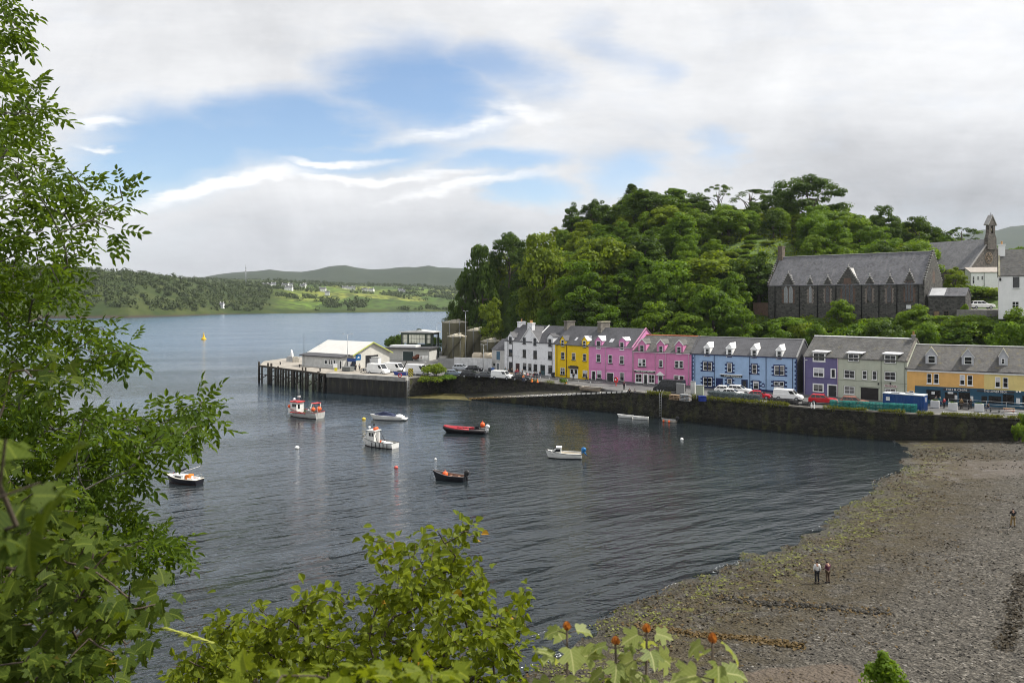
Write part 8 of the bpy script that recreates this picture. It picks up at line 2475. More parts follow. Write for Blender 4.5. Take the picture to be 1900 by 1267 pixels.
mb = MB(); mb.box(.5, 1.1, -.05, -.01, 1.4, 2.0); mb.box(6.13, 6.16, 1.0, 1.4, 1.5, 2.2); mb.build('label', PAPER, o)
mb = MB(); mb.box(1.2, 2.4, .3, 1.2, 2.63, 2.75); mb.box(3.2, 4.4, .8, 1.8, 2.63, 2.8); mb.build('roof_clutter', mat('clutter', (0.25, 0.26, 0.28), .8, .3), o)
# cabinets and pallets by the black van
for px, py, wd, hh, m_, lab in [(1263, 739, 1.5, 2.6, mat('cab_grey', (0.2, 0.2, 0.2), .6, .1), 'tall grey cabinet behind the pallets at the rear of the black van'), (1286, 738, .8, 2.9, mat('cab_pale', (0.5, 0.5, 0.48), .5, .1), 'narrow pale fuel pump beside the blue house corner'), (1299, 740, 1.3, 2.4, mat('cab_sage', (0.33, 0.36, 0.28), .6, .1), 'wide sage green cabinet on legs at the blue house corner')]:
 box_obj('utility_cabinet', lab, 'cabinet', G(px, py, QZ), R(-32), [('body', m_, [(-wd / 2, wd / 2, -.3, .3, .7, hh)]), ('door', m_, [(-wd / 2 + .08, wd / 2 - .08, -.34, -.3, .8, hh - .1)]), ('leg', GREYM, [(-wd / 2 + .02, -wd / 2 + .12, -.2, .2, 0, .7), (wd / 2 - .12, wd / 2 - .02, -.2, .2, 0, .7)]), ('top', GREYM, [(-wd / 2 - .05, wd / 2 + .05, -.36, .36, hh, hh + .07)])])
for px, py, hh, lab in [(1252, 741, 1.0, 'low stack of weathered pallets behind the black van'), (1272, 743, 1.4, 'taller stack of grey crates beside the pallets')]:
 box_obj('pallet_stack', lab, 'pallets', G(px, py, QZ), R(-35), [('deck', WOOD if hh < 1.2 else GREYM, [(-.9, .9, -.6, .6, k * .24, k * .24 + .12) for k in range(int(hh / .24))]), ('block', WOOD, [(-.85 + q * .75, -.65 + q * .75, -.55, .55, k * .24 + .12, k * .24 + .24) for k in range(int(hh / .24) - 1) for q in range(3)])])
box_obj('blue_tub', 'blue plastic tub between the cabinets and the grey creels', 'tub', G(1303, 744, QZ), 0, [('tub', mat('tub_blue', (0.01, 0.03, 0.2), .5, .1), [(-.6, .6, -.5, .5, 0, .85)]), ('rim', mat('tub_blue'), [(-.66, .66, -.56, -.5, .78, .9), (-.66, .66, .5, .56, .78, .9)])])
def railing(label, pts, hgt, rails, step, m_, r_=.03, posts=True):
 pts = [Vector(p) for p in pts]
 o = empty('railing', pts[0], 0, label, 'railing')
 inv = Matrix.Translation(-pts[0])
 mb = MB()
 for q in rails:
  mb.tube([p + Vector((0, 0, hgt * q)) for p in pts], r_, 5)
 mb.build('rail', m_, o).matrix_parent_inverse = inv
 for a, b_ in zip(pts[:-1], pts[1:]):
  n = max(1, int((b_ - a).length / step))
  for k in range(n):
   p = a.lerp(b_, k / n)
   mb = MB(); mb.tube([p, p + Vector((0, 0, hgt))], r_ * 1.2, 5); mb.build('post', m_, o).matrix_parent_inverse = inv
 return o
def inset(poly, dd):
 out = []
 for i, p in enumerate(poly):
  a, b_ = Vector(poly[max(i - 1, 0)]), Vector(poly[min(i + 1, len(poly) - 1)])
  d = (b_ - a).normalized(); out.append((p[0] - d.y * dd, p[1] + d.x * dd))
 return out
railing('long thin grey rail along the rubble quay wall in front of the parked cars', [(x, y, QZ + .2) for x, y in inset(E, .45)], 1.0, (.5, 1.0), 2.4, GALV, .025)
a, b_, c_ = edge_pt(1752, 1.2), edge_pt(1830, 1.2), edge_pt(1905, 1.2)
railing('low white tubular rail on the wall top before the fish and chip shop', [a, b_], .55, (.15, 1.0), 1.9, WHITE, .045)
railing('tall grey double rail on the wall top before the bar', [b_, c_], 1.15, (.15, .62, 1.0), 2.0, GALV, .04)
railing('white handrail of the seating area outside the bar', [G(1760, 752, QZ), G(1830, 757, QZ), G(1905, 762, QZ)], 1.15, (.55, 1.0), 2.6, GALV, .035)
# planters, bins and tables outside the shops
SLAT = mat('white_slats', (0.62, 0.62, 0.62), .6, .08)
for px, py, lab in [(1768, 761.5, 'white slatted planter outside the fish and chip shop'), (1817, 763.5, 'white slatted planter between the shop and the bar'), (1735, 757, 'white slatted planter beside the blue container')]:
 o = empty('planter', G(px, py, QZ), R(-34), lab, 'planter', 'white planters outside the shops')
 mb = MB(); mb.box(-.62, .62, -.3, .3, .04, 1.25)
 for k in range(9): mb.box(-.64, .64, -.33, -.30, .1 + k * .125, .19 + k * .125)
 mb.build('box', SLAT, o)
 V = leaf_frames(g1.normal(size=(120, 3)) * np.array([.28, .12, .08]) + np.array([0, 0, 1.28]), g1.normal(size=(120, 3)) + np.array([0, 0, .8]), np.full(120, .16), RHOMB, g1)
 link('plants', leaf_mesh('planter_plants', V, 4, g1.random(120)), L_DARK, o)
for px, py, lab in [(1790, 759, 'dark pub table nearest to the fish and chip shop door'), (1846, 765, 'dark pub table at the left side of the bar'), (1872, 766, 'wooden pub table with orange seats in front of the bar')]:
 o = empty('pub_table', G(px, py, QZ), R(-34), lab, 'table', 'tables outside the shops')
 mb = MB(); mb.box(-.8, .8, -.4, .4, .72, .77); mb.build('table_top', WOOD if px > 1860 else BLACK, o)
 mb = MB(); [mb.box(x - .04, x + .04, -.35, .35, 0, .72) for x in (-.6, .6)]; mb.build('legs', BLACK, o)
 for sg in (-1, 1):
  mb = MB(); mb.box(-.8, .8, sg * .75 - .14, sg * .75 + .14, .42, .46); mb.box(-.6, -.52, sg * .75 - .1, sg * .75 + .1, 0, .42); mb.box(.52, .6, sg * .75 - .1, sg * .75 + .1, 0, .42); mb.build('bench', mat('bench_orange', (0.3, 0.09, 0.04), .7) if px > 1860 else BLACK, o)
for px, py, lab in [(947, 698, 'picnic table at the left end of the white house'), (965, 700.5, 'picnic table before the dark red door of the white house'), (984, 702.5, 'picnic table at the right end of the drinkers')]:
 o = empty('picnic_table', G(px, py, QZ), R(-42), lab, 'table', 'picnic tables outside the white house')
 mb = MB(); mb.box(-.9, .9, -.38, .38, .72, .77); mb.build('table_top', WOOD, o)
 for sg in (-1, 1):
  mb = MB(); mb.box(-.9, .9, sg * .75 - .13, sg * .75 + .13, .42, .47); mb.build('bench', WOOD, o)
 mb = MB(); [mb.tube([(x, -.75, 0), (x, -.2, .72)], .04, 4) or mb.tube([(x, .75, 0), (x, .2, .72)], .04, 4) or mb.tube([(x, -.75, .4), (x, .75, .4)], .035, 4) for x in (-.65, .65)]; mb.build('legs', WOOD, o)
for px, py, m_, lab in [(1026, 700.5, BIN, 'dark wheelie bin at the corner of the white and yellow houses'), (909, 691, BIN, 'dark wheelie bin in front of the grey cottage'), (914, 691.5, mat('bin_blue', (0.02, 0.06, 0.2), .5), 'blue wheelie bin in front of the grey cottage')]:
 o = empty('wheelie_bin', G(px, py, QZ), R(-40), lab, 'bin')
 mb = MB(); mb.add([(-.24, -.28, .1), (.24, -.28, .1), (.24, .28, .1), (-.24, .28, .1), (-.3, -.34, 1.05), (.3, -.34, 1.05), (.3, .36, 1.05), (-.3, .36, 1.05)], [(0, 3, 2, 1), (4, 5, 6, 7), (0, 1, 5, 4), (1, 2, 6, 5), (2, 3, 7, 6), (3, 0, 4, 7)]); mb.build('body', m_, o)
 mb = MB(); mb.extr([(-.4, 1.06), (.4, 1.06), (.3, 1.16), (-.34, 1.12)], 'x', -.32, .32); mb.build('lid', m_, o)
 mb = MB(); mb.lathe([(.01, -.28), (.11, -.28), (.11, -.2), (.01, -.2)], (0, .27, .11), 8, axis='x'); mb.lathe([(.01, .2), (.11, .2), (.11, .28), (.01, .28)], (0, .27, .11), 8, axis='x'); mb.build('wheels', RUBBER, o)
for i, (px, py, lab) in enumerate([(821, 681, 'leftmost of the three traffic cones before the concrete yard wall'), (830, 682.3, 'middle one of the three traffic cones before the yard wall'), (838, 682.6, 'traffic cone nearest to the silver people carrier'),
                                   (987, 708.4, 'traffic cone just behind the tail of the black saloon'), (997.5, 709.6, 'traffic cone on the quay edge between the saloon and the rail end'), (1050, 711.5, 'lone traffic cone below the yellow house')]):
 o = empty('traffic_cone', G(px, py, QZ), 0, lab, 'cone')
 mb = MB(); mb.lathe([(.2, .04), (.06, .72), (.04, .75), (.01, .75)], (0, 0, 0), 12); mb.box(-.24, .24, -.24, .24, 0, .05); mb.build('body', mat('cone_orange', (0.8, 0.2, 0.03), .5), o)
 mb = MB(); mb.lathe([(.148, .28), (.112, .46)], (0, 0, 0), 12); mb.build('band', WHITE, o)
for px, py, lab in [(1506, 757.5, 'left one of the two white posts behind the red car'), (1511, 758, 'right one of the two white posts behind the red car')]:
 mb = MB(); mb.lathe([(.12, 0), (.1, .1), (.07, .8), (.04, .95), (.01, .97)], (0, 0, 0), 10); o = mb.build('marker_post', WHITE); o.location = G(px, py, QZ); tag(o, lab, 'post')
# ================================================================== PEOPLE
def skin(name, verts, edges, radii, sub=1):
 me = bpy.data.meshes.new(name)
 me.from_pydata(verts, edges, [])
 o = bpy.data.objects.new(name, me); COL.objects.link(o)
 o.modifiers.new('s', 'SKIN').use_smooth_shade = True
 sv_ = me.skin_vertices[0].data
 for i, r_ in enumerate(radii):
  sv_[i].radius = r_ if isinstance(r_, tuple) else (r_, r_)
  sv_[i].use_root = (i == 0)
 if sub:
  q = o.modifiers.new('u', 'SUBSURF'); q.levels = q.render_levels = sub
 bpy.context.view_layer.update()
 out = bpy.data.meshes.new_from_object(o.evaluated_get(bpy.context.evaluated_depsgraph_get()))
 bpy.data.objects.remove(o)
 return out
def chain(V, E_, Rr, start, pts, rad):
 i = start
 for p, r_ in zip(pts, rad):
  V.append(p); Rr.append(r_); E_.append((i, len(V) - 1)); i = len(V) - 1
 return i
def pose(kind):
 """joints of a 1.72 m figure facing -y; returns dict of points"""
 J = dict(pel=(0, 0, .95), wai=(0, .01, 1.08), che=(0, .015, 1.28), nec=(0, .01, 1.46), hea=(0, -.01, 1.56), top=(0, -.005, 1.68))
 for s_, sg in (('l', 1), ('r', -1)):
  J['hip' + s_] = (sg * .09, 0, .92); J['kne' + s_] = (sg * .10, -.02, .50); J['ank' + s_] = (sg * .11, .03, .09); J['toe' + s_] = (sg * .13, -.13, .03)
  J['sho' + s_] = (sg * .18, .01, 1.42); J['elb' + s_] = (sg * .24, .04, 1.14); J['wri' + s_] = (sg * .24, -.06, .90)
 if kind == 'photo':        # looking at a phone held up in front
  for s_, sg in (('l', 1), ('r', -1)):
   J['elb' + s_] = (sg * .25, -.08, 1.20); J['wri' + s_] = (sg * .07, -.26, 1.33)
  J['hea'] = (0, -.03, 1.55); J['top'] = (0, -.04, 1.67)
  J['knel'] = (.15, -.02, .5); J['ankl'] = (.2, .02, .09); J['toel'] = (.24, -.13, .03)
 if kind == 'lean':
  for s_, sg in (('l', 1), ('r', -1)):
   J['elb' + s_] = (sg * .23, -.02, 1.16); J['wri' + s_] = (sg * .12, -.2, 1.08)
  J['hea'] = (0, -.07, 1.53); J['top'] = (0, -.10, 1.64)
 if kind == 'walk':
  J['knel'] = (.09, -.16, .53); J['ankl'] = (.1, -.2, .1); J['toel'] = (.11, -.36, .04)
  J['kner'] = (-.09, .04, .5); J['ankr'] = (-.1, .26, .14); J['toer'] = (-.11, .14, .04)
  J['elbl'] = (.23, .12, 1.16); J['wril'] = (.24, .08, .92); J['elbr'] = (-.23, -.04, 1.15); J['wrir'] = (-.22, -.2, .98)
 if kind == 'sit':
  for k in ('pel', 'wai', 'che', 'nec', 'hea', 'top'): J[k] = (J[k][0], J[k][1], J[k][2] - .42)
  for s_, sg in (('l', 1), ('r', -1)):
   J['hip' + s_] = (sg * .09, -.02, .50); J['kne' + s_] = (sg * .13, -.44, .50); J['ank' + s_] = (sg * .13, -.42, .09); J['toe' + s_] = (sg * .14, -.57, .03)
   J['sho' + s_] = (sg * .18, .0, 1.0); J['elb' + s_] = (sg * .24, -.10, .76); J['wri' + s_] = (sg * .12, -.33, .76)
 return J
def person_meshes(kind):
 J = pose(kind)
 V, E_, Q = [J['pel']], [], [(.13, .10)]
 t_ = chain(V, E_, Q, 0, [J['wai'], J['che'], J['nec']], [(.125, .09), (.155, .105), (.055, .058)])
 che = 2
 hd = chain(V, E_, Q, t_, [J['hea'], J['top']], [(.078, .095), (.062, .075)])
 # nose and chin so that the head has a front
 chain(V, E_, Q, hd - 1, [(J['hea'][0], J['hea'][1] - .11, J['hea'][2] + .01)], [(.02, .02)])
 for s_, sg in (('l', 1), ('r', -1)):
  chain(V, E_, Q, 0, [J['hip' + s_], J['kne' + s_], J['ank' + s_], J['toe' + s_]], [(.085, .09), (.055, .058), (.038, .042), (.035, .025)])
  w_ = chain(V, E_, Q, che, [J['sho' + s_], J['elb' + s_], J['wri' + s_]], [(.058, .06), (.042, .042), (.027, .03)])
  a = Vector(J['wri' + s_]); d = (a - Vector(J['elb' + s_])).normalized()
  pl = a + d * .07
  pi_ = chain(V, E_, Q, w_, [tuple(pl)], [(.036, .02)])
  ux = Vector((0, 1, 0)) if abs(d.z) > .7 else Vector((0, 0, 1))
  ux = (ux - d * ux.dot(d)).normalized()
  nn = d.cross(ux)
  for k, fl in enumerate((.075, .088, .082, .065)):
   o_ = pl + ux * (k - 1.5) * .02 + d * .02
   chain(V, E_, Q, pi_, [tuple(o_ + d * fl * .5 + nn * .008 * sg), tuple(o_ + d * fl * .9 + nn * .03 * sg)], [.009, .007])
  chain(V, E_, Q, pi_, [tuple(pl - ux * .045), tuple(pl - ux * .06 + d * .03)], [.011, .008])
 body = skin('person', V, E_, Q)
 # jacket
 V, E_, Q = [(J['pel'][0], J['pel'][1], J['pel'][2] - .03)], [], [(.155, .125)]
 t_ = chain(V, E_, Q, 0, [J['wai'], J['che'], (J['nec'][0], J['nec'][1], J['nec'][2] - .03)], [(.15, .115), (.175, .125), (.075, .075)])
 for s_ in 'lr': chain(V, E_, Q, 2, [J['sho' + s_], J['elb' + s_], tuple(Vector(J['wri' + s_]) * .93 + Vector(J['elb' + s_]) * .07)], [(.078, .08), (.06, .06), (.045, .047)])
 jac = skin('jacket', V, E_, Q)
 V, E_, Q = [J['pel']], [], [(.15, .118)]
 for s_ in 'lr':
  chain(V, E_, Q, 0, [J['hip' + s_], J['kne' + s_], (J['ank' + s_][0], J['ank' + s_][1], J['ank' + s_][2] + .02)], [(.10, .105), (.075, .078), (.062, .068)])
 tro = skin('trousers', V, E_, Q)
 mb = MB()
 for s_ in 'lr':
  a, b_ = Vector(J['ank' + s_]), Vector(J['toe' + s_])
  mb.tube([a + Vector((0, .04, -.02)), (a + b_) / 2 + Vector((0, 0, 0)), b_ + Vector((0, -.03, .01))], [.05, .05, .032], 8)
 sho = mb.mesh('shoes')
 mb = MB(); h_ = Vector(J['top']); mb.ball((h_.x, h_.y + .02, h_.z - .035), .098, 12, 0, (.92, 1.05, .85))
 hai = mb.mesh('hair')
 return dict(person=body, jacket=jac, trousers=tro, shoes=sho, hair=hai)
PM = {k: person_meshes(k) for k in ('stand', 'photo', 'lean', 'walk', 'sit')}
SKINM = mat('skin', (0.45, 0.27, 0.19), .55, .05)
CL = {n: mat('cloth_' + n, c, .85, .12, 6) for n, c in dict(white=(.62, .62, .62), black=(.015, .015, .018), navy=(.02, .025, .06), red=(.32, .02, .04), grey=(.16, .16, .17), khaki=(.22, .15, .065), maroon=(.09, .03, .05), teal=(.02, .1, .11), brown=(.09, .06, .04), pink=(.5, .2, .25), denim=(.05, .07, .13), orange=(.5, .14, .03)).items()}
HAIR = {n: mat('hair_' + n, c, .6, .2) for n, c in dict(dark=(.02, .015, .012), brown=(.07, .045, .025), fair=(.3, .22, .12), grey=(.35, .35, .35)).items()}
def person(kind, pos, rz, jacket, trousers, hair, label, group=None, sc=1.0):
 def mk(nm, par, m_):
  o = bpy.data.objects.new(nm, PM[kind][nm]); COL.objects.link(o)
  if not PM[kind][nm].materials: PM[kind][nm].materials.append(SKINM)
  o.material_slots[0].link = 'OBJECT'; o.material_slots[0].material = m_
  o.parent = par
  return o
 o = mk('person', None, SKINM)
 o.location = pos; o.rotation_euler = (0, 0, rz); o.scale = (sc, sc, sc)
 tag(o, label, 'person', group)
 mk('jacket', o, CL[jacket]); mk('trousers', o, CL[trousers]); mk('hair', o, HAIR[hair]); mk('shoes', o, CL['black'])
 return o
def on_beach(px, py):
 """the point of the shingle seen at this pixel"""
 lo, hi = 40.0, 130.0
 for _ in range(40):
  d = (lo + hi) / 2
  p = P(px, py, d)
  if p.z > float(near_h(np.array([p.x]), np.array([d]))[0][0]): lo = d
  else: hi = d
 p = P(px, py, lo)
 p.z = float(near_h(np.array([p.x]), np.array([lo]))[0][0])
 return p
person('stand', on_beach(1516, 1082), R(175), 'white', 'black', 'dark', 'person in white jacket and black trousers standing on the shingle, back turned', None, 1.0)
person('lean', on_beach(1536, 1081), R(200), 'maroon', 'brown', 'dark', 'person in dark maroon jacket and brown trousers standing beside the one in white', None, .97)
p = on_beach(1880, 977)
o = person('photo', p, R(160), 'black', 'khaki', 'dark', 'person in black top and khaki trousers looking at a phone, alone on the shingle')
ph_ = MB(); ph_.box(-.04, .04, -.33, -.315, 1.30, 1.46); tag(ph_.build('phone', BLACK), 'dark phone held up by the person in khaki trousers', 'phone'); ph_o = bpy.data.objects['phone']
ph_o.location = p; ph_o.rotation_euler = (0, 0, R(160))
rp = random.Random(12)
spots = [(938, 694.5, 'stand', 'teal', 'black', 'green jacketed'), (944, 697, 'stand', 'black', 'denim', 'dark clothed'), (950, 695.5, 'stand', 'brown', 'black', 'brown clothed'), (957, 698.5, 'walk', 'red', 'denim', 'red jacketed'), (960, 697.5, 'stand', 'red', 'grey', 'second red jacketed'),
         (966, 700, 'sit', 'navy', 'black', 'navy clothed seated'), (969, 699, 'stand', 'black', 'black', 'black haired standing'), (973, 700.5, 'sit', 'white', 'denim', 'white topped seated'), (976, 699.8, 'stand', 'grey', 'black', 'grey jacketed'),
         (979, 702, 'sit', 'pink', 'black', 'pink topped seated'), (983, 701.5, 'sit', 'black', 'denim', 'black topped seated'), (986, 703.5, 'sit', 'grey', 'black', 'grey topped seated'), (990, 703, 'sit', 'red', 'black', 'red topped seated'), (992, 704.2, 'stand', 'black', 'black', 'black coated'),
         (996, 704.5, 'stand', 'navy', 'black', 'navy coated'), (1002, 702, 'walk', 'black', 'denim', 'dark jacketed walking')]
for px, py, kd, ja, tr, ds in spots:
 person(kd, G(px, py, QZ), rp.uniform(0, 6.28), ja, tr, rp.choice(['dark', 'brown', 'fair']), '%s person among the drinkers outside the white house' % ds, 'drinkers outside the white house', rp.uniform(.94, 1.04))
person('walk', G(971, 709.0, QZ + .0), R(20), 'orange', 'denim', 'fair', 'person in orange walking past the black saloon')
person('stand', G(1064, 705.5, QZ), R(190), 'black', 'black', 'dark', 'person in black standing at the yellow house door')
person('walk', G(1088, 708, QZ), R(60), 'black', 'navy', 'brown', 'person in dark clothes under the right window of the yellow house')
o = person('stand', G(1158, 722.5, QZ), R(150), 'maroon', 'black', 'brown', 'person in maroon carrying a white bag near the lifebuoy cabinet')
mb = MB(); mb.box(-.28, .1, -.28, -.16, .62, 1.05, bev=.04); mb.tube([(-.24, -.2, 1.05), (-.2, -.1, 1.2), (.05, -.2, 1.05)], .012, 4); bg = mb.build('bag', WHITE); bg.location = o.location; bg.rotation_euler = o.rotation_euler
tag(bg, 'white bag held by the person in maroon', 'bag')
person('sit', G(1168, 729.5, QZ) + Vector((0, 0, -.35)), R(190), 'black', 'black', 'dark', 'left one of two people sitting on the slip edge', 'people sitting on the slip edge')
person('sit', G(1178, 730.5, QZ) + Vector((0, 0, -.35)), R(160), 'grey', 'black', 'dark', 'right one of two people sitting on the slip edge', 'people sitting on the slip edge')
for px, py, kd, ja, tr, rz, lab in [(1752, 757, 'stand', 'red', 'black', 200, 'person in red beside the planter at the fish and chip shop'), (1744, 754, 'stand', 'teal', 'denim', 20, 'person in blue green near the blue container'),
         (1737, 752.5, 'walk', 'grey', 'black', 90, 'person in grey passing behind the blue container'), (1784, 757.5, 'walk', 'khaki', 'brown', 100, 'person in khaki walking to the shop door'),
         (1801, 758.5, 'stand', 'black', 'black', 180, 'person in black under the fish and chip sign'), (1834, 763, 'sit', 'black', 'denim', 200, 'person sitting at the table before the bar')]:
 person(kd, G(px, py, QZ), R(rz), ja, tr, rp.choice(['dark', 'brown']), lab)
person('stand', Gp(700 - 48, 686), R(30), 'navy', 'black', 'dark', 'person in navy at the blue shed entrance on the pier')
for px, lab in [(660, 'motorcyclist in dark gear nearest to the shed doorway'), (667, 'rider in grey standing beside the parked motorcycle')]:
 person('stand', Gp(px, 688), R(40), 'black' if px == 660 else 'grey', 'black', 'dark', lab)
o = empty('motorcycle', Gp(674, 691), R(-30), 'dark motorcycle parked on the pier before the shed doorway', 'motorcycle')
for x in (-.7, .7):
 part(o, 'wheel', RUBBER, lambda mb: mb.tube([(x + .29 * math.cos(a * .5236), 0, .31 + .29 * math.sin(a * .5236)) for a in range(13)], .05, 5, cap=False))
part(o, 'frame', PG, lambda mb: (mb.tube([(-.7, 0, .31), (-.1, 0, .45), (.3, 0, .8), (.7, 0, .31)], .05, 5), mb.ball((.1, 0, .82), .24, 8, 0, (1.3, .7, .7)), mb.ball((0, 0, .5), .22, 8)))
part(o, 'saddle', BLACK, lambda mb: mb.box(-.75, -.1, -.13, .13, .75, .86, bev=.05)); part(o, 'handlebar', GALV, lambda mb: mb.tube([(.42, -.35, 1.05), (.5, 0, .98), (.42, .35, 1.05)], .02, 5))
# ================================================================== FAR SHORE BUILDINGS
ROOFD = mat('far_roof', (0.09, 0.09, 0.1), .8, .15)
def on_far(px, py):
 best = None
 for off in np.arange(4, 1400, 4):
  X, Y, Z = far_point(np.array([float(px)]), np.array([float(off)]))
  yy = HY - (Z[0] - CAM_H) / Y[0] * FPX
  if best is None or abs(yy - py) < best[0]: best = (abs(yy - py), Vector((X[0], Y[0], Z[0])))
  if yy < py: break
 return best[1]
far_list = [(491, 531, 11, 0), (500, 532, 9, 0), (508, 531, 10, 20), (528, 531, 16, -10), (540, 532, 9, 10), (535, 539, 15, 0), (560, 533, 14, -20), (566, 531, 8, 30), (598, 541, 13, 0), (640, 536, 12, 15), (648, 537, 14, -10), (655, 538, 10, 10),
   (677, 540, 13, 20), (688, 541, 12, -15), (743, 542, 12, 0), (749, 543, 9, 10), (410, 571, 6, 0), (607, 548, 9, 10)]
for i, (px, py, L_, hd) in enumerate(far_list):
 p = on_far(px, py)
 lab = {16: 'white cottage standing lowest by the far shore', 0: 'leftmost white croft house in the far village'}.get(i, None)
 if not lab:
  side = 'left' if px < 545 else 'middle' if px < 620 else 'right'
  lab = '%s white house in the %s part of the far village' % ('long' if L_ > 12 else 'small', side)
 o = empty('far_cottage', p, R(hd), lab, 'house', 'white houses of the far village')
 D = 7.5; ev, rg = 3.6 + (i % 3) * .8, 6.6 + (i % 3) * .9
 mb = MB(); mb.extr([(0, -2), (D, -2), (D, ev), (D / 2, rg), (0, ev)], 'x', -L_ / 2, L_ / 2); mb.build('wall', WHITE, o)
 mb = MB()
 for f in ((lambda y: y), (lambda y: D - y)): mb.extr([(f(-.3), ev - .2), (f(-.3), ev + .1), (f(D / 2), rg + .3), (f(D / 2), rg)], 'x', -L_ / 2 - .2, L_ / 2 + .2)
 rf = mb.build('roof', ROOFD, o)
 mb = MB()
 for x in (-L_ / 2 + .7, L_ / 2 - .7): mb.box(x - .5, x + .5, D / 2 - .6, D / 2 + .6, rg - .5, rg + 1.5)
 mb.build('chimney', WHITE, rf)
 for x in (-L_ * .3, 0, L_ * .3):
  mb = MB(); mb.box(x - .6, x + .6, -.05, .02, 1.1, 2.5); mb.build('window' if x else 'door', GLASS, o)
p = on_far(456, 527)
ht = CAM_H - (494 - HY) / FPX * p.y - p.z
o = empty('radio_mast', p, 0, 'tall lattice radio mast on the ridge across the bay', 'mast')
mb = MB()
for a in range(3):
 c_, s_ = math.cos(a * 2.094), math.sin(a * 2.094)
 mb.tube([(c_ * 1.6, s_ * 1.6, -2), (c_ * .5, s_ * .5, ht)], .35, 4)
n = 10
for k in range(n):
 q0, q1 = k / n, (k + 1) / n
 for a in range(3):
  r0, r1 = 1.6 - 1.1 * q0, 1.6 - 1.1 * q1
  mb.tube([(math.cos(a * 2.094) * r0, math.sin(a * 2.094) * r0, ht * q0), (math.cos((a + 1) * 2.094) * r1, math.sin((a + 1) * 2.094) * r1, ht * q1)], .22, 4)
mb.build('lattice', GREYM, o)
mb = MB(); [mb.box(-1.4, 1.4, -.8, .8, ht * q, ht * q + 2.0) for q in (.72, .86)]; mb.tube([(0, 0, ht), (0, 0, ht + 4)], .25, 4); mb.build('antenna', GREYM, o)
box_obj('mast_hut', 'small white equipment hut at the foot of the radio mast', 'hut', (p.x + 7, p.y, p.z), 0, [('wall', WHITE, [(-2.5, 2.5, -2, 2, -1, 2.8)]), ('roof', ROOFD, [(-2.8, 2.8, -2.3, 2.3, 2.8, 3.1)])])
# ================================================================== SHORE LITTER, WEED, GRASS, FOAM
g = np.random.default_rng(91)
OCT = np.array([(1, 0, 0), (-1, 0, 0), (0, 1, 0), (0, -1, 0), (0, 0, 1), (0, 0, -1)], float)
OF = np.array([(0, 2, 4), (2, 1, 4), (1, 3, 4), (3, 0, 4), (2, 0, 5), (1, 2, 5), (3, 1, 5), (0, 3, 5)])
def stones(name, X, Y, Z, size, tint, m_):
 n = len(X)
 V = OCT[None] * (size[:, None, None] * np.stack([g.uniform(.6, 1.3, (n, 6)), g.uniform(.6, 1.3, (n, 6)), g.uniform(.35, .7, (n, 6))], -1))
 a = g.uniform(0, 6.28, n); c_, s_ = np.cos(a)[:, None], np.sin(a)[:, None]
 V = np.stack([V[..., 0] * c_ - V[..., 1] * s_, V[..., 0] * s_ + V[..., 1] * c_, V[..., 2]], -1) + np.stack([X, Y, Z], -1)[:, None]
 F_ = (OF[None] + (np.arange(n) * 6)[:, None, None]).reshape(-1, 3)
 me = bpy.data.meshes.new(name); quads(me, V.reshape(-1, 3), F_)
 at = me.attributes.new('tint', 'FLOAT', 'FACE'); at.data.foreach_set('value', np.repeat(tint, 8).astype(np.float32))
 return link(name, me, m_, kind='stuff')
def tintmat(name, stops, rough=.85):
 m_, t, b = base_nodes(name)
 t.put(b.inputs['Base Color'], t.ramp(t.attr('tint'), stops)); b.inputs['Roughness'].default_value = rough; b.inputs['Specular IOR Level'].default_value = .25
 return m_
n = 60000
X = g.uniform(-5, 84, n); Y = g.uniform(38, 118, n)
Z, sh_ = near_h(X, Y)
k = (sh_ > .4) & (Z < 3.4) & (g.random(n) < np.clip(70 / Y - .25, .2, 1))
dn = vnoise(X, Y, 4.0, 61)
k &= g.random(n) < .25 + dn
q = G(1745, 866, .5); q2 = G(1500, 1252, 1.3)
k &= (((X - q.x) / 12.5) ** 2 + ((Y - q.y) / 8) ** 2 > .8) & (((X - q2.x) / 4) ** 2 + ((Y - q2.y) / 2.4) ** 2 > .9)
X, Y, Z = X[k], Y[k], Z[k]
sz = .035 + .10 * g.random(len(X)) ** 3
stones('beach_stones', X, Y, Z + .01, sz, g.random(len(X)), tintmat('stone_tones', [(0, (.008, .007, .006)), (.45, (.042, .038, .032)), (.85, (.1, .092, .08)), (1, (.26, .245, .22))]))
# boulders and weedy rocks as separate dark clumps
def band(points, width, n):
 out = []
 for _ in range(n):
  i = g.integers(0, len(points) - 1); a, b_ = points[i], points[i + 1]; q = g.random()
  out.append((a.x + (b_.x - a.x) * q + g.normal() * width, a.y + (b_.y - a.y) * q + g.normal() * width))
 return np.array(out)
ln1 = [on_beach(*q) for q in ((1335, 1108), (1440, 1120), (1560, 1128), (1650, 1137))]
ln2 = [on_beach(*q) for q in ((1180, 1160), (1300, 1178), (1400, 1186), (1490, 1200))]
ln3 = [on_beach(*q) for q in ((1897, 1065), (1885, 1110), (1878, 1160), (1862, 1205))]
b1 = np.concatenate([band(ln1, .28, 420), np.stack([g.uniform(58, 80, 150), g.uniform(100, 117, 150)], -1), np.stack([g.uniform(72, 79, 160), g.uniform(104, 119, 160)], -1)])
zb, sb_ = near_h(b1[:, 0], b1[:, 1]); kk = sb_ > .8
stones('dark_rocks', b1[kk, 0], b1[kk, 1], zb[kk] + .02, g.uniform(.05, .26, kk.sum()), g.random(kk.sum()), tintmat('rock_tones', [(0, (.012, .011, .009)), (.7, (.036, .032, .025)), (1, (.085, .078, .065))]))
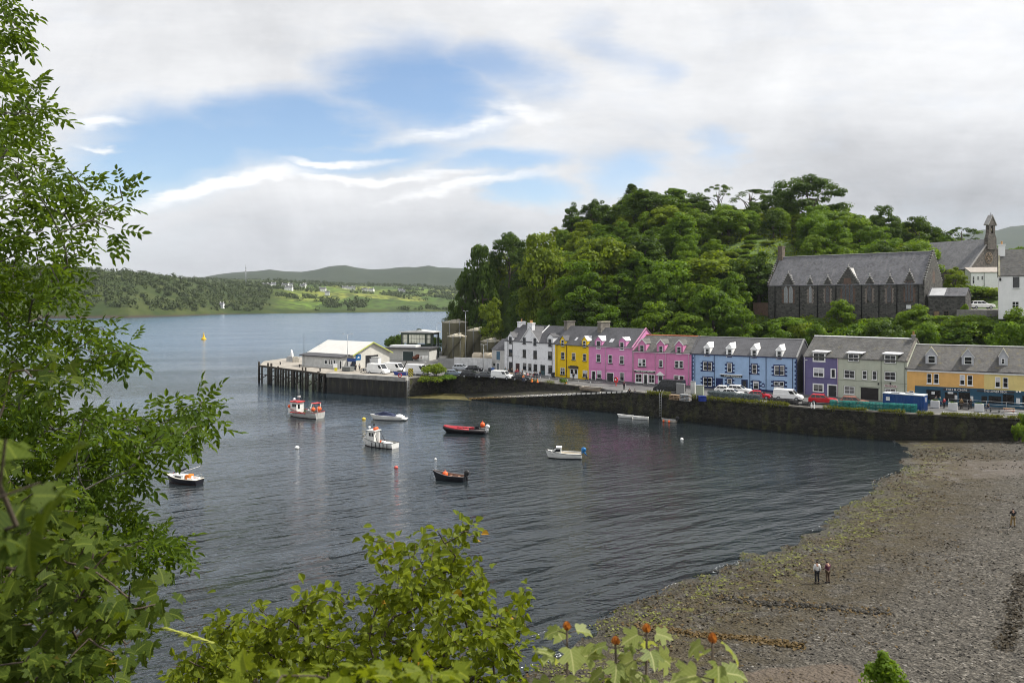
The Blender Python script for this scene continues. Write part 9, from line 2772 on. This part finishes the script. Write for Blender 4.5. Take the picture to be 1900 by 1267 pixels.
# wrack and green weed
n = 90000
X = g.uniform(-4, 84, n); Y = g.uniform(40, 118, n)
Z, sh_ = near_h(X, Y)
pt = vnoise(X, Y, 3.2, 71) * .6 + vnoise(X, Y, 1.1, 72) * .4
wd = np.clip(1.25 - sh_ / 15, 0, 1)
k = (sh_ > -.3) & (sh_ < 17) & (pt > .54 - .14 * (sh_ < 5)) & (g.random(n) < wd)
Xa, Ya, Za, Sa, Pa = X[k], Y[k], Z[k], sh_[k], pt[k]
bb = np.concatenate([band(ln2, .25, 1500), band(ln1, .5, 500), band(ln3, .3, 1300)]); zb, _ = near_h(bb[:, 0], bb[:, 1])
Xa, Ya, Za = np.append(Xa, bb[:, 0]), np.append(Ya, bb[:, 1]), np.append(Za, zb)
gr = np.append((vnoise(Xa[:len(Sa)], Ya[:len(Sa)], 1.6, 73) * .6 + vnoise(Xa[:len(Sa)], Ya[:len(Sa)], 7, 74) * .4 > .57) & (Sa < 4.5), np.zeros(len(bb), bool))
n = len(Xa)
ti = np.where(gr, .75 + .25 * g.random(n), .55 * g.random(n)); ti[-len(bb):] = .45 + .2 * g.random(len(bb)); ti[-1300:] = .02 + .2 * g.random(1300)
V = leaf_frames(np.stack([Xa, Ya, Za + .03 + .03 * g.random(n)], -1), g.normal(size=(n, 3)) * .35 + np.array([0, 0, 1]), .10 + .18 * g.random(n), RHOMB, g)
link('seaweed', leaf_mesh('seaweed', V, 4, ti), tintmat('seaweed_tones', [(0, (.014, .011, .006)), (.4, (.055, .036, .011)), (.66, (.11, .068, .018)), (.74, (.07, .072, .014)), (1, (.135, .15, .02))], .6), kind='stuff')
# broken froth along the water's edge, its glints painted as white flakes
n = 9000
i = g.integers(1, len(SHORE) - 1, n); q = g.random(n)
A_ = np.array(SHORE); X = A_[i, 0] + (A_[np.minimum(i + 1, len(SHORE) - 1), 0] - A_[i, 0]) * q + g.normal(size=n) * 1.2; Y = A_[i, 1] + (A_[np.minimum(i + 1, len(SHORE) - 1), 1] - A_[i, 1]) * q + g.normal(size=n) * 1.2
Z, sh_ = near_h(X, Y)
k = (np.abs(sh_ + .15) < .22) & (vnoise(X, Y, 2.5, 81) > .55)
n = k.sum()
V = leaf_frames(np.stack([X[k], Y[k], np.maximum(Z[k], 0) + .025], -1), g.normal(size=(n, 3)) * .05 + np.array([0, 0, 1]), .04 + .09 * g.random(n), RHOMB * np.array([1.6, .6, 1]), g, along=np.tile(np.array([[.75, .66, 0]]), (n, 1)) + g.normal(size=(n, 3)) * .3)
link('foam_glints', leaf_mesh('foam_glints', V, 4, g.random(n)), mat('foam_glint_white', (0.6, 0.62, 0.62), .7, .1), kind='stuff')
# grass and weeds on the wall tops, scrub on the rubble wall
def weeds(pts, z, n, wid, hgt, dens, seed, m_, name='wall_weeds', hang=.0):
 gg = np.random.default_rng(seed)
 pts = np.array(pts)
 sl = np.hypot(*np.diff(pts, axis=0).T); i = gg.choice(len(pts) - 1, n, p=sl / sl.sum()); q = gg.random(n)
 X = pts[i, 0] + (pts[i + 1, 0] - pts[i, 0]) * q; Y = pts[i, 1] + (pts[i + 1, 1] - pts[i, 1]) * q
 k = vnoise(X * 3, Y * 3, 5.0, seed) < dens
 X, Y = X[k], Y[k]; n = len(X); amp = vnoise(X * 3, Y * 3, 7, seed + 1)
 X = X + gg.normal(size=n) * wid; Y = Y + gg.normal(size=n) * wid
 zz = z + (gg.random(n) ** 1.5 * hgt * (.4 + amp)) - gg.random(n) ** 2 * hang * amp
 V = leaf_frames(np.stack([X, Y, zz], -1), gg.normal(size=(n, 3)) + np.array([0, -.6, .3]), .14 + .2 * gg.random(n), RHOMB * np.array([1.3, .6, 1]), gg, along=gg.normal(size=(n, 3)) * .5 + np.array([0, 0, 1]))
 link(name, leaf_mesh(name, V, 4, gg.random(n) * .7 + amp * .3), m_, kind='stuff')
WEED = leafmat('weed_leaves', (0.05, 0.065, 0.01), (0.17, 0.18, 0.025), .3)
weeds(WL[:2] and [(WL[0][0] + 3, WL[0][1] - 3.2)] + WL[1:], QZ + .22, 9000, .16, .5, .72, 7, WEED, hang=.7)
weeds(E[:5], QZ + .2, 2600, .18, .4, .5, 17, WEED, 'quay_weeds', .6)
for px, py, wd, ht, d, lm, lab in [(808, 700, 24, 22, 187, L_YEL, 'bright bush growing from the top of the rubble quay wall'), (795, 712, 26, 13, 184, L_YEL, 'low yellow green scrub on the face of the rubble quay wall'), (1045, 713, 8, 11, 169.5, L_MID, 'small weed bush on the quay edge below the yellow house'), (830, 706, 20, 10, 185.5, L_MID, 'trailing weeds on the rubble wall right of the bright bush')]:
 p = P(px, py, d); plant('shrub1', p.x, d, p.z - .2, ht * d / FPX * 1.2, wd * d / FPX, lm, lab, 'shrub')
# ivy and scrub where the harbour wall ends
for px, py, d, wd, ht, lab in [(1893, 832, 118.5, 14, 52, 'green bush at the end of the harbour wall by the beach'), (1898, 800, 120, 12, 40, 'weedy shrub on the bank past the end of the harbour wall')]:
 p = P(px, py, d); plant('shrub2', p.x, d, p.z - .3, ht * d / FPX, wd * d / FPX, L_LIGHT, lab, 'shrub')
# ================================================================== AIR
m_ = bpy.data.materials.new('haze_air'); m_.use_nodes = True
t = NT(m_.node_tree)
out = t.n('ShaderNodeOutputMaterial'); v = t.n('ShaderNodeVolumePrincipled')
v.inputs['Color'].default_value = (0.80, 0.88, 1.0, 1)
v.inputs['Density'].default_value = 0.000045
v.inputs['Anisotropy'].default_value = 0.2
t.t.links.new(v.outputs[0], out.inputs['Volume'])
mb = MB(); mb.box(-7200, 7200, -60, 6700, -12, 500); mb.build('haze', m_, kind='stuff')
S.cycles.volume_step_rate = 10
